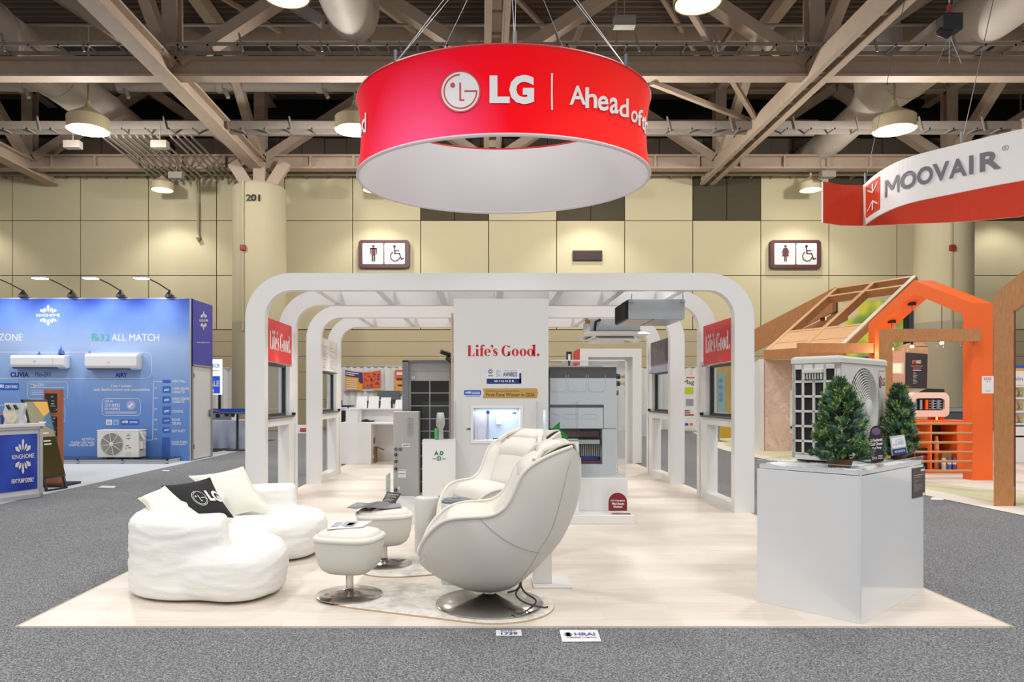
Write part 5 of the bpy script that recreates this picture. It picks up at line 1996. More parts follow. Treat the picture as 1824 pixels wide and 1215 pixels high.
tag([(883.5, 1133), (930, 1133), (928, 1122), (883, 1123)], 'small white booth number tag on the carpet in front of the chair', [('EXHIBIT', .2, .8, .08, .28, 1, .02), ('1739', .2, .84, .42, .88, 1, .03)])
tag([(1001.5, 1143.5), (1071, 1143), (1064, 1122.5), (996.5, 1122.5)], 'larger white member tag with blue letters on the carpet', [('oval', .2, .11, .4, .16, 4, 0), ('oval', .2, .06, .34, .1, 3, 0), ('oval', .2, .08, .5, .09, 2, 0), ('HRAI', .36, .9, .26, .52, 2, .04), ('A MEMBER COMPANY', .14, .93, .62, .74, 3, .01)])
tag([(173, 868.5), (203, 869.5), (207, 866), (182, 865.5)], 'blank white tag on the grey carpet nearest the pale carpet', [])
tag([(288, 839), (300, 839.5), (303, 838), (291, 837.5)], 'tiny blank white tag on the grey carpet by the blue wall', [])
tag([(1657, 890), (1682, 891), (1676, 886.5), (1660, 886)], 'blank white tag on the carpet behind the right pedestal', [])
# ------------------------------------------------------------------ pedestal with the outdoor unit (its own frame: u along the long side, v away)
PO, PA = Vector((2.357, 4.477, 0)), math.atan2(.795, .876)
pu, pv = Vector((math.cos(PA), math.sin(PA), 0)), Vector((-math.sin(PA), math.cos(PA), 0))
PL, PD, PH = 1.183, .68, .925
t = thing('display_pedestal', 'glossy white pedestal with acrylic rim and snow at the front right', 'pedestal', PO, PA)
b = B(); b.box(0, PL, 0, PD, 0, PH - .004)
obj('pedestal_body', b, M('white_pedestal_gloss', (236, 237, 240), .12, var=.008, scale=2, coat=.3), t, world=False, bevel=.002)
b = B(); h0, h1 = PH - .004, PH + .058
for q in ((0, PL, 0, .008), (0, PL, PD - .008, PD), (0, .008, .008, PD - .008), (PL - .008, PL, .008, PD - .008)):
    b.box(*q, h0, h1)
obj('acrylic_rim', b, ACR, t, world=False)
b = B()
for q in ((0, PL, 0, .004), (0, .004, 0, PD)):
    b.box(*q, h1 - .003, h1 + .001)
b.box(-.001, .006, -.001, .006, .0, h1)
obj('rim_edge', b, M('acrylic_edge', (226, 232, 234), .15, var=.02), t, world=False)
from mathutils import noise as _nz
b = B()
b.grid(lambda u, v: (.012 + u * (PL - .024), .012 + v * (PD - .024), PH + .028 + .012 * _nz.noise(Vector((u * 9, v * 6, 0))) + .006 * _nz.noise(Vector((u * 30, v * 22, 4)))), 70, 46)
b.grid(lambda u, v: (.012 + u * (PL - .024), .012, PH + v * (.028 + .012 * _nz.noise(Vector((u * 9, 0, 0))))), 70, 4)
b.grid(lambda u, v: (.012, .012 + (1 - u) * (PD - .024), PH + v * (.028 + .012 * _nz.noise(Vector((0, (1 - u) * 6, 0))))), 46, 4)
sn = obj('snow_bed', b, M('cotton_snow', (250, 250, 251), .9, var=.01, bump=.6, bscale=120), t, world=False, smooth=70)
sn['kind'] = 'stuff'
# brown info card on the long face
fm = plane(PO, -pv)
b = B(); b.rrect(fm, 1623.5, 1646.5, 833, 885.5, 1.5, .004)
b.b.free(); b = B()
b.prism([fm(1624, 888, .0), fm(1646.5, 883, .0), fm(1646.5, 831, .0), fm(1624, 834.5, .0)], -pv * .005)
b.mi = 1
sl = lambda x, y: fm(x, y + (1635 - x) * .19, .007)
for y, x0, x1, h in ((845, 1626, 1644, 1.6), (848.5, 1626, 1638, 1.3), (853, 1626, 1630, .7), (855, 1626, 1636, .7), (857, 1626, 1633, .7), (861, 1626, 1631, .9), (863, 1626, 1641, .7), (865, 1626, 1640, .7), (867, 1626, 1642, .7), (869, 1626, 1638, .7), (871, 1626, 1641, .7), (873.5, 1626, 1634, .7)):
    b.poly([sl(x0, y + h), sl(x1, y + h), sl(x1, y), sl(x0, y)])
b.mi = 2; b.poly([sl(1638, 840), sl(1645, 840), sl(1645, 836.5), sl(1638, 836.5)]); b.poly([sl(1641.5, 884), sl(1645.5, 884), sl(1645.5, 879), sl(1641.5, 879)])
obj('info_card', b, [M('brown_info_card', (74, 62, 58), .4), M('tan_ink', (176, 166, 158), .5), INKW], t, label='dark brown info card with small text')

# outdoor unit, its front looks along -v of the pedestal
UO = Vector((2.44, 4.9, .955)); UW, UD, UH = .84, .33, .728
UG = M('warm_white_casing', (222, 221, 214), .4, var=.015, scale=3)
t = thing('heat_pump_unit', 'white outdoor heat pump unit with big round fan on the snowy pedestal', 'heat pump', UO, PA)
fcx, fcz, fr = .40, .385, .285
b = B()
# front sheet with a round hole
n = 48
outer = []
for i in range(n):
    a = 2 * math.pi * i / n
    c, s = math.cos(a), math.sin(a)
    k = min((UW - fcx if c > 0 else fcx) / max(1e-6, abs(c)), (UH - fcz if s > 0 else fcz - .03) / max(1e-6, abs(s)))
    outer.append(Vector((fcx + c * k, 0, fcz + s * k)))
for cx_, cz_ in ((0, .03), (UW, .03), (UW, UH), (0, UH)):
    j = min(range(n), key=lambda q: (outer[q] - Vector((cx_, 0, cz_))).length); outer[j] = Vector((cx_, 0, cz_))
inner_ = [Vector((fcx + fr * math.cos(2 * math.pi * i / n), 0, fcz + fr * math.sin(2 * math.pi * i / n))) for i in range(n)]
b.strip(outer + outer[:1], inner_ + inner_[:1])
b.strip(inner_ + inner_[:1], [p + Vector((0, .06, 0)) for p in inner_] + [inner_[0] + Vector((0, .06, 0))])
b.poly([(UW, 0, .03), (UW, UD, .03), (UW, UD, UH), (UW, 0, UH)])
b.poly([(0, UD, .03), (0, UD, UH), (UW, UD, UH), (UW, UD, .03)])
b.poly([(0, 0, .03), (0, UD, .03), (UW, UD, .03), (UW, 0, .03)])
obj('front_casing', b, UG, t, world=False)
b = B(); b.loft([(-.008, -.01), (UW + .008, -.01), (UW + .008, UD + .008), (-.008, UD + .008)], [(0, UH - .03), (0, UH), (.012, UH + .014), (.03, UH + .018)])
obj('top_cover', b, UG, t, world=False)
b = B()
# coil side: slatted guard over dark fins (x = 0 face)
b.mi = 1; b.box(.012, .02, .02, UD - .005, .06, UH - .03); b.mi = 0
zc = [.06, .15, .255, .36, .465, .57, .665, UH - .03]
yc = [.03, .105, .18, .255, .32]
for z in zc:
    b.box(-.006, .012, .0, UD, z - .008, z + .008)
for y in yc:
    b.box(-.006, .012, y - .008, y + .008, .05, UH - .03)
b.box(-.006, .012, 0, .03, 0.03, UH - .02); b.box(-.006, .012, UD - .02, UD, .03, UH - .02); b.box(-.006, .012, 0, UD, .02, .06); b.box(-.006, .012, 0, UD, UH - .055, UH - .02)
b.mi = 2
for k in range(40):
    b.box(.009, .012, .03 + k * .0072, .032 + k * .0072, .06, UH - .04)
obj('coil_guard', b, [UG, M('dark_coil_fins', (46, 34, 24), .6, var=.5, scale=80), M('blue_black_fin', (40, 40, 60), .5)], t, world=False)
b = B(); b.box(-.035, -.004, .11, .25, UH - .1, UH - .07)
for k in range(7):
    b.box(-.03, -.004, .118 + k * .019, .126 + k * .019, UH - .145, UH - .1)
obj('grip_handle', b, UG, t, world=False, bevel=.004)
b = B()
cc = Vector((fcx, .0, fcz))
for k in range(13):
    r0 = .07 + .215 * k / 12
    dome = -.035 * (1 - (r0 / .285) ** 2) - .004
    b.tube([cc + Vector((r0 * math.cos(R(a)), dome, r0 * math.sin(R(a)))) for a in range(0, 361, 9)], .0028, 5)
for k in range(44):
    a0 = 2 * math.pi * k / 44
    b.tube([cc + Vector((rr * math.cos(a0 + .9 * (rr - .06)), -.035 * (1 - (rr / .285) ** 2) - .002, rr * math.sin(a0 + .9 * (rr - .06)))) for rr in (.06, .12, .18, .24, .288)], .0026, 4)
obj('fan_grille', b, UG, t, world=False, smooth=True)
b = B(); b.lathe([(.062, 0), (.06, .012), (.03, .02), (.005, .022)], n=28)
b.b.transform(Matrix.Translation(cc + Vector((0, -.032, 0))) @ Matrix.Rotation(R(90), 4, 'X'))
obj('hub_cap', b, UG, t, world=False, smooth=True)
b = B(); b.lathe([(.05, -.03), (.055, .03)], n=20)
b.b.transform(Matrix.Translation(cc + Vector((0, .05, 0))) @ Matrix.Rotation(R(90), 4, 'X'))
for k in range(3):
    a0 = 2 * math.pi * k / 3 + .4
    b.grid(lambda u, v: cc + Vector(((.05 + .215 * u) * math.cos(a0 + 1.5 * v * (1 - .1 * u)), .085 - .055 * v, (.05 + .215 * u) * math.sin(a0 + 1.5 * v * (1 - .1 * u)))), 8, 10)
b.mi = 1; b.box(.05, .75, .13, .14, .06, UH - .05)
obj('fan_blades', b, [M('grey_white_blade', (206, 206, 198), .45), M('grey_shroud', (184, 184, 176), .6)], t, world=False, smooth=True)
uf = lambda px, pz, l=.002: Vector((px, -l, pz))
b = B()
for (xa, xb, za, zb) in ((.70, .705, .05, .66), (.70, .825, .655, .66), (.705, .83, .285, .288), (.705, .83, .12, .123)):
    b.poly([uf(xa, za), uf(xb, za), uf(xb, zb), uf(xa, zb)])
obj('panel_seams', b, M('seam_grey', (170, 170, 164), .6), t, world=False)
b = B()
lm = lambda px, py, l=.003: Vector((px, -l, py))
lgface(b, lm, .732, .575, .026, -.046 * -1 if False else -.046, 0, 1, .003)
b.mi = 2; b.txt('LG', lm, .766, .822, .606, .546, .003, .01)
b.txt('Dual Inverter', lm, .71, .8, .232, .208, .003)
obj('logo', b, [M('lg_badge_red', (176, 22, 52), .4), INKW, M('badge_grey', (98, 94, 92), .4)], t, world=False, label='round red badge and grey letters')
for x in (.1, UW - .14):
    b = B(); b.box(x, x + .06, -.01, UD + .01, -.012, .03)
    obj('foot', b, M('dark_grey_foot', (70, 70, 70), .5), t, world=False)

# ------------------------------------------------------------------ potted conifers
NEED = [M('needle_deep_green', (62, 104, 66), .7, var=.3, scale=30), M('needle_mid_green', (116, 160, 94), .7, var=.3, scale=30), M('needle_blue_green', (128, 166, 148), .7, var=.25, scale=30), M('needle_tip_lime', (196, 216, 126), .7, var=.2, scale=30)]


def conifer(pos, h, r, seed, label, nm='conifer'):
    rnd = random.Random(seed)
    t = thing(nm, label, 'potted tree', pos, group='artificial conifers on the pedestal')
    b = B()
    def sprig(p, d, ln, tone, sd0=.0032):
        a1 = d.orthogonal().normalized(); a2 = d.cross(a1)
        for k in range(13):
            u = k / 12
            base = p + d * (ln * u * .85)
            ang = 2.4 * k
            o = (a1 * math.cos(ang) + a2 * math.sin(ang))
            tip = base + o * (.02 * (1 - .5 * u)) + d * .02
            sd = d.cross(o) * sd0
            b.mi = 3 if (tone in (1, 3) and u > .75 and rnd.random() < .6) else tone
            v0, v1, v2 = b.b.verts.new(base - sd), b.b.verts.new(base + sd), b.b.verts.new(tip)
            b.face((v0, v1, v2))
            v3 = b.b.verts.new(base + d * .006 + o * .002)
            b.face((v0, v2, v3))

    def env(f, a):
        prof = (1 - f ** 1.5) ** .7 * min(1, .62 + f * 3.2)
        return r * prof * (1 + .13 * math.sin(a * 3 + f * 11 + seed) + .08 * math.sin(a * 7 - f * 19))
    sc = 1 if h > .4 else .5
    for i in range(int(420 * (h / .58))):        # inner sprigs in deep green paint shade into the gaps
        f = rnd.random(); a = rnd.uniform(0, 6.283); q = env(f, a) * rnd.uniform(.1, .62)
        d = Vector((math.cos(a), math.sin(a), rnd.uniform(0, 1.2))).normalized()
        sprig(Vector((q * math.cos(a), q * math.sin(a), h * (.06 + .86 * f))), d, .05 * sc, 0)
    for i in range(int(150 * (h / .58))):        # tufts
        f = rnd.random() ** 1.1
        a = i * 2.39996 + rnd.uniform(-.3, .3)
        q = env(f, a) * rnd.uniform(.66, .9)
        c = Vector((q * math.cos(a), q * math.sin(a), h * (.05 + .87 * f)))
        d0 = Vector((math.cos(a) * (1 - .6 * f), math.sin(a) * (1 - .6 * f), .5 + .9 * f)).normalized()
        tone = rnd.choices((0, 1, 2), (2.2, 3.2, 2.6))[0]
        for j in range(10):
            d = (d0 + Vector((rnd.uniform(-.6, .6), rnd.uniform(-.6, .6), rnd.uniform(-.35, .5)))).normalized()
            t2 = tone if rnd.random() < .75 else rnd.choice((0, 1, 2, 3))
            sprig(c + Vector((rnd.uniform(-.012, .012), rnd.uniform(-.012, .012), rnd.uniform(-.012, .012))), d, rnd.uniform(.028, .058) * sc, t2)
    obj('foliage', b, NEED, t, world=False)
    b = B(); b.cyl((0, 0, -.02), (0, 0, h * .85), .012, .004, n=8)
    for k in range(26):
        f = rnd.random(); a = rnd.uniform(0, 6.28); q = r * .8 * (1 - f) ** .7
        b.tube([(0, 0, h * (.08 + .75 * f)), (q * math.cos(a), q * math.sin(a), h * (.08 + .75 * f) + q * .5)], .003, 4)
    obj('trunk', b, M('brown_bark', (86, 58, 36), .85, var=.3, scale=40), t, world=False)
    b = B(); b.lathe([(r * .36, -.012), (r * .42, .03), (r * .44, .045), (.02, .042)], n=24)
    obj('pot', b, M('brown_pot', (104, 70, 48), .7, var=.2, scale=20), t, world=False, smooth=True)
    return t


zs = PH + .04
q = lambda u, v: PO + pu * u + pv * v + Vector((0, 0, zs))
conifer(q(.155, .19), .585, .185, 3, 'largest dark green conifer in front of the heat pump grille')
conifer(q(1.1, .14), .56, .13, 8, 'slim green conifer at the rear right corner of the pedestal')
conifer(q(.72, .17), .18, .055, 5, 'small green conifer seedling between the two upright labels', 'conifer_seedling')

# labels on the snow
c = q(.52, .06)
fm = plane(c, (-pv + Vector((-.45, -.2, .12))))
fm = plane(c, (-.35, -1, .15))
b = B()
bx, by = 1561.5, 821
ptsx = [(1552, 826), (1574, 822), (1572, 790)] + [(1560.5 + 11.5 * math.cos(R(a)), 775 - 17 * math.sin(R(a))) for a in range(-20, 201, 20)] + [(1549, 790)]
nrm = Vector((-.35, -1, .15)).normalized()
b.prism([fm(x, y, 0) for x, y in ptsx], -nrm * .006)
b.mi = 1; b.oval(fm, 1560.5, 768.5, 8, 6.5, .002)
b.mi = 2; sl = lambda x, y, l=.003: fm(x, y - (x - 1561) * .12, l)
for s, xa, xb, y0 in (('LG Residential', 1550, 1571.5, 781), ('Cold Climate', 1551, 1571.5, 788), ('Heat Pump', 1553, 1570, 795.5)):
    b.txt(s, sl, xa, xb, y0, y0 + 5.6, .003, .035)
b.arc(sl, 1555, 816, 2, 2.2, 1.3, 1.5, 0, 360); b.arc(sl, 1560, 816, 2, 2.2, 1.3, 1.5, 0, 360)
for k in range(3):
    b.rect(sl, 1564, 1572, 812 + k * 2.4, 812.9 + k * 2.4, .003)
solo('oval_label', b, [M('dark_plum_acrylic', (44, 26, 44), .25), M('mauve_oval', (120, 86, 118), .4), INKW], 'dark plum round-topped label standing in the snow', 'label')
c = q(.87, .06)
nrm = Vector((-.25, -1, .2)).normalized(); fm = plane(c, nrm)
b = B(); b.prism([fm(x, y, 0) for x, y in ((1589, 812), (1616.5, 806.5), (1611, 774), (1585, 777.5))], -nrm * .006)
sk = lambda x, y, l=.002: fm(x + (y - 792) * .13, y - (x - 1600) * .16, l)
b.mi = 1; b.rect(sk, 1589, 1612, 779, 797, .002); b.mi = 2; b.rect(sk, 1588, 1613, 799, 810, .002)
b.mi = 3; b.txt('W I N N E R', sk, 1592, 1610, 802, 806, .003, .02); b.mi = 4
b.txt('AWARDS', sk, 1599, 1610, 785.5, 793, .003); b.txt('INNOVATION', sk, 1599, 1610, 782, 783.6, .003); b.txt('AHR', sk, 1590, 1595, 790, 793, .003); b.txt('20', sk, 1595.5, 1598, 784, 788, .003); b.txt('26', sk, 1595.5, 1598, 789, 793, .003)
solo('award_card', b, [M('acrylic_grey', (196, 204, 206), .15, var=.02), INKW, NAVY, INKW, M('blue_grey_ink', (150, 164, 196), .5)], 'small acrylic award card with navy foot standing in the snow', 'label')
b = B()
pz_ = q(.5, .03)
b.bar(q(.36, .03) - Vector((0, 0, .0)), q(.44, .03), .03, .004)
solo('red_card', b, M('brick_red_card', (190, 92, 78), .5), 'flat brick red card lying under the plum label', 'card')
# ------------------------------------------------------------------ blue booth at the left
BY = 16.0
fm = face_y(BY)
m, nt, bs = mnew('blue_sky_print')
tc = N(nt, 'ShaderNodeTexCoord'); sp = N(nt, 'ShaderNodeSeparateXYZ'); nt.links.new(tc.outputs['Object'], sp.inputs[0])
nz = N(nt, 'ShaderNodeTexNoise', i_Scale=.9, i_Detail=3.0); nt.links.new(tc.outputs['Object'], nz.inputs['Vector'])
ad = N(nt, 'ShaderNodeMath', operation='MULTIPLY_ADD'); ad.inputs[1].default_value = .7
nt.links.new(nz.outputs[0], ad.inputs[0]); nt.links.new(sp.outputs[2], ad.inputs[2])
mr = N(nt, 'ShaderNodeMapRange'); mr.inputs[1].default_value = .35; mr.inputs[2].default_value = 3.95; nt.links.new(ad.outputs[0], mr.inputs[0])
rp = ramp(nt, [(0, (88, 130, 206)), (.32, (102, 144, 212)), (.52, (138, 170, 222)), (.72, (164, 188, 228)), (.86, (112, 150, 222)), (1, (44, 84, 200))], mr.outputs[0])
nt.links.new(rp.outputs[0], bs.inputs['Base Color']); bs.inputs['Roughness'].default_value = .6
BLUEW = m
PURP = M('violet_blue_print', (66, 66, 176), .5, var=.03)
bx1 = X(341, BY)
t = thing('exhibit_wall', 'tall blue printed exhibit wall with snowflake logos at the left', 'exhibit wall', (-9, BY, 0))
b = B(); b.box(-14, bx1, BY, BY + .06, -.006, 3.61)
obj('print_wall', b, BLUEW, t)
b = B(); b.box(bx1 - .04, bx1, BY - .008, BY + .06, -.006, 3.615); b.box(-14, bx1, BY - .004, BY + .06, 3.605, 3.625)
obj('edge_trim', b, ALU, t)
SW = bx1
by2 = 17.25
b = B(); b.box(SW - .06, SW, BY + .06, by2, 2.13, 3.61); b.box(SW - .06, SW - .005, by2 - .08, by2, -.006, 2.13)
obj('side_wall', b, PURP, t, label='violet blue side wall with logo')
b = B(); b.box(SW - .05, SW - .01, BY + .1, by2 - .1, .02, 2.11)
d_ = obj('side_door', b, M('door_white', (224, 224, 226), .4, var=.01), t, label='white door in the side wall')
b = B()
for q in ((BY + .02, BY + .09), (by2 - .1, by2 - .02)):
    b.box(SW - .03, SW + .012, q[0], q[1], -.006, 2.14)
b.box(SW - .03, SW + .012, BY + .02, by2 - .02, 2.11, 2.15)
obj('door_frame', b, ALU, t)
b = B(); b.box(SW - .01, SW + .05, by2 - .22, by2 - .19, .95, 1.12); b.bar((SW + .045, by2 - .2, 1.04), (SW + .045, by2 - .34, 1.04), .02, .025)
for z in (.3, 1.9):
    b.box(SW - .01, SW + .015, BY + .1, BY + .14, z - .05, z + .05)
obj('door_handle', b, M('steel_handle', (150, 150, 154), .35, .6), d_)


def snowflake(b, m, cx, cy, rx, ry, l=.004, text='KINGHOME', ti=None):
    """Ten pointed petals fanned above and below a name."""
    for sg in (1, -1):
        for ang, r0, r1, w in ((90, .27, 1.0, .12), (62, .3, .78, .12), (118, .3, .78, .12), (36, .34, .88, .15), (144, .34, .88, .15)):
            a = R(ang)
            c, s_ = math.cos(a), math.sin(a)
            pts = []
            for k, e in ((r0, 0), (r0 + .1, w * .45), (r1 - .16, w), (r1, 0), (r1 - .16, -w), (r0 + .1, -w * .45)):
                x, y = c * k - s_ * e, s_ * k + c * e
                pts.append(m(cx + rx * x, cy - sg * ry * (y * .92 + .1), l))
            b.poly(pts)
    if text:
        b.txt(text, m, cx - rx * 1.02, cx + rx * 1.02, cy - ry * .13, cy + ry * .13, l + .002, .015)


b = B(); snowflake(b, fm, 86, 562, 21, 18.5)
obj('snowflake_logo', b, INKW, t)
sm = plane((SW, 0, 0), (1, 0, 0)); b = B(); snowflake(b, sm, 362.5, 571, 7.5, 17)
obj('snowflake_logo', b, INKW, t)
b = B(); b.txt('www.kinghome.com', sm, 350.5, 373, 608.5, 612, .003)
obj('address_lettering', b, INKW, t)
b = B()
b.mi = 0
b.txt('ZONE', fm, -2, 40, 594.5, 607); b.txt('ALL MATCH', fm, 199, 283.5, 595, 607.5)
for s, xa, xb, ya, yb in (('1-to-1 system', 198.5, 234, 685, 691), ('with flexible indoor-unit compatibility', 167, 267, 691.5, 697.5), ('Mini-ERV', 55, 79, 683, 688.5), ('Up to', 187, 201, 712, 717.5),
                         ('27.5 SEER2', 187, 214, 719, 724.5), ('10 HSPF2', 187, 214, 726, 731), ('ALL MATCH', 145, 168, 780, 784.5), ('Outdoor Unit Series:', 126.5, 168.5, 785.5, 790), ('CHARMO, CLIVIA, AIRY', 122.5, 168.5, 791, 796),
                         ('HIGH WALL', 307.5, 331, 677, 681.5), ('1-WAY CEILING', 307.5, 337, 690, 694.5), ('CASSETTE', 307.5, 329, 696, 700.5), ('8-WAY CEILING', 307.5, 338, 708, 712.5), ('CASSETTE', 307.5, 328.5, 713.5, 718), ('CONSOLE', 307, 326.5, 730.5, 735),
                         ('FLOOR', 307, 321, 745.5, 750), ('CEILING', 307, 322.5, 752, 756.5), ('SLIM DUCT', 306.5, 329.5, 765.5, 770), ('FLOOR STAND', 306, 334, 785.5, 790), ('OR', 275, 280, 689.5, 692.5), ('OR', 275, 280, 707.5, 710.5), ('OR', 275, 280, 727, 730), ('OR', 275, 280, 746, 749), ('OR', 275, 280, 763.5, 766.5), ('OR', 275, 280, 780, 783)):
    b.txt(s, fm, xa, xb, ya, yb, .003, .01)
for y, xa, xb in ((690, 55, 115), (696, 55, 92), (699, 55, 90), (702, 55, 84), (733.5, 187, 243), (735.5, 187, 243), (791.5, 306, 331)):
    b.rect(fm, xa, xb, y, y + .8, .003)


def rline(xa, xb, ya, yb, r=6, w=.9):
    pts = []
    for cx, cy, a in ((xb - r, ya + r, 0), (xa + r, ya + r, 90), (xa + r, yb - r, 180), (xb - r, yb - r, 270)):
        pts += [(cx + r * math.cos(R(a + k * 30)), cy - r * math.sin(R(a + k * 30))) for k in range(4)]
    b.line(fm, pts + pts[:1], w, .003)


rline(182, 250, 710, 740); rline(49.5, 121, 680.5, 711, 5, .7); rline(-30, 116, 722, 752, 5, .7); rline(-40, 270, 627.5, 674, 11, .7)
b.line(fm, [(290, 680), (273.5, 680), (272, 784), (252, 784)], .9, .003)
obj('white_lettering', b, INKW, t)
b = B(); b.txt('R', fm, 163.5, 176, 594, 607, .003, .02); b.txt('32', fm, 178, 196.5, 595, 607, .003); b.poly([fm(*p) for p in ((168, 607), (177, 607), (177, 601), (171, 602))])
obj('refrigerant_lettering', b, M('mint_green_ink', (86, 176, 168), .5), t, label='mint green letters')
DBI = M('deep_blue_ink', (22, 22, 128), .5)
for q_, xa, xb, ya, yb, bo in (('CLIVIA', 18.5, 51.5, 663, 671.5, .035), ('AIRY', 205.5, 227, 664, 672, .035), ('Mini-ERV', 63, 91, 663, 671, .0)):
    b = B(); b.txt(q_, fm, xa, xb, ya, yb, .003, bo)
    obj('model_lettering', b, DBI, t, label='dark blue letters')
PPM = [M('mid_blue_square', (52, 100, 184), .5), M('pale_unit_picture', (176, 204, 240), .5), INKW, M('sky_badge', (150, 206, 238), .5), M('lilac_disc', (178, 176, 220), .5), M('fir_print', (74, 116, 190), .5), M('blue_badge', (28, 92, 200), .4)]
for x, ya, yb, pc in ((289.5, 677, 682, None), (289.5, 688, 700, (692, 697)), (289.5, 706, 718, (710, 715)), (289.5, 724, 739, (730, 735)), (289, 744, 755, (748, 751)), (289, 761, 771, (764, 768)), (288.5, 779, 812, None)):
    b = B(); b.rect(fm, x, x + 14.5, ya, yb, .003)
    if pc:
        b.mi = 1; b.poly([fm(292, pc[1], .005), fm(301, pc[1] - 1, .005), fm(302, pc[0], .005), fm(293, pc[0] + 1, .005)])
    obj('product_picture', b, PPM, t)
for xa, xb, ya, yb, w1, w2 in ((215, 248, 747.5, 756.5, (217, 228, 749, 754), (230, 246, 750.3, 754)), (-5, 34, 682.5, 695, (-8, 7, 685, 691), (9, 32, 686.5, 691.5))):
    b = B(); b.mi = 6; b.rrect(fm, xa, xb, ya, yb, 2, .004); b.mi = 2; b.txt('AHRI', fm, *w1, .006, .04); b.txt('CERTIFIED', fm, *w2, .006, .02)
    obj('certified_badge', b, PPM, t)
for xa, xb, mi in ((189, 199.5, 2), (201.5, 211.5, 3)):
    b = B(); b.mi = mi; b.rect(fm, xa, xb, 747.5, 757, .004); b.mi = 0
    for q_ in range(3):
        b.rect(fm, xa + 2, xb - 2, 749.5 + 2.4 * q_, 750.4 + 2.4 * q_, .006)
    obj('energy_badge', b, PPM, t)
for x, y in ((233.5, 722), (104, 737)):
    b = B(); b.mi = 4; b.oval(fm, x, y, 8.2, l=.004); b.mi = 2; b.oval(fm, x - 2.5, y + 2, 2.6, l=.006); b.oval(fm, x + 1.5, y - 1.5, 2.2, l=.006)
    obj('lilac_badge', b, PPM, t)
b = B(); b.mi = 5
for px, h in ((106, 12), (109, 17), (113, 9), (70, 6), (160, 7)):
    for k in range(4):
        w_ = 4.4 * (1 - k * .22)
        b.poly([fm(px - w_, 632 - h * k * .22, .003 + k * .0005), fm(px + w_, 632 - h * k * .22, .003 + k * .0005), fm(px, 632 - h * (k * .22 + .36), .003 + k * .0005)])
obj('printed_firs', b, PPM, t)
# arm lamps on top
for k, (px, lab) in enumerate(((43, 'arm spotlight on the blue wall, leftmost of four'), (130, 'arm spotlight on the blue wall left of the snowflake gap'), (217, 'arm spotlight above the mint green letters'), (304, 'arm spotlight near the right end of the blue wall'))):
    x = X(px, BY)
    t2 = thing('arm_spotlight', lab, 'spotlight', (x, BY, 3.625), group='arm spotlights on the blue wall')
    b = B(); b.box(x - .09, x + .12, BY - .02, BY + .05, 3.625, 3.64); b.lathe([(.1, 0), (.09, .06), (.03, .14), (.015, .17)], (x - .02, BY, 3.635), 12)
    obj('clamp', b, BLACK, t2)
    hd = Vector((x - .38, BY - .55, 3.97))
    b = B(); b.tube([(x - .02, BY, 3.78), (x - .15, BY - .25, 3.9), hd + Vector((.12, .1, 0))], .014, 6)
    obj('arm', b, BLACK, t2)
    b = B(); b.box(hd.x - .15, hd.x + .14, hd.y - .1, hd.y + .08, hd.z, hd.z + .035); b.mi = 1; b.box(hd.x - .14, hd.x + .13, hd.y - .09, hd.y + .07, hd.z - .012, hd.z)
    obj('lamp_head', b, [ALU, M('led_face', (236, 244, 255), .4, emit=14)], t2)
    s_ = spot('spot_light', hd + Vector((0, 0, -.03)), 60, 120, .8, (.95, .97, 1), (x - .1, BY, 2.3), .08)
    s_.parent = t2; s_.matrix_parent_inverse = MX[t2.name].inverted()
ACW = M('ac_white_plastic', (234, 234, 236), .35, var=.01)


def wall_ac(x0, x1, y0, y1, label, seam):
    xa, xb, za, zb = X(x0, BY), X(x1, BY), Z(y1, BY) + .02, Z(y0, BY) - .02
    t = thing('wall_air_conditioner', label, 'air conditioner', ((xa + xb) / 2, BY - .12, za), group='wall air conditioners on the blue wall')
    b = B(); D = .24
    prof = [(0, za + .03), (0, zb), (-D + .05, zb), (-D + .01, zb - .03), (-D, zb - .06), (-D, za + .09), (-D + .03, za + .03), (-D + .12, za)]
    b.prism([(xa, BY + y, z) for y, z in prof], (xb - xa, 0, 0))
    obj('casing', b, ACW, t, bevel=.012)
    b = B(); b.prism([(xa + .03, BY - D + .016, za + .035), (xa + .03, BY - D + .1, za - .004), (xa + .03, BY - D + .12, za + .012)], (xb - xa - .2, 0, 0))
    obj('air_outlet', b, M('outlet_grey', (120, 124, 132), .5), t)
    b = B(); b.box(xa + (xb - xa) * (.79 if seam else .99), xa + (xb - xa) * (.795 if seam else .994), BY - D - .002, BY - D + .01, za + .06, zb - .04); b.lathe([(.02, 0), (.02, .004)], (0, 0, 0), 12)
    for v in b.b.verts[-24:]:
        v.co = Vector((v.co.x + (xa + xb) / 2 - .05, BY - D - v.co.z, za + .16 + v.co.y))
    obj('front_marks', b, M('mark_grey', (184, 186, 190), .5), t)


wall_ac(30, 125, 632, 659, 'white wall air conditioner above the dark blue letters at the far left', True)
wall_ac(161, 253, 629, 661, 'white wall air conditioner under the mint green letters', False)
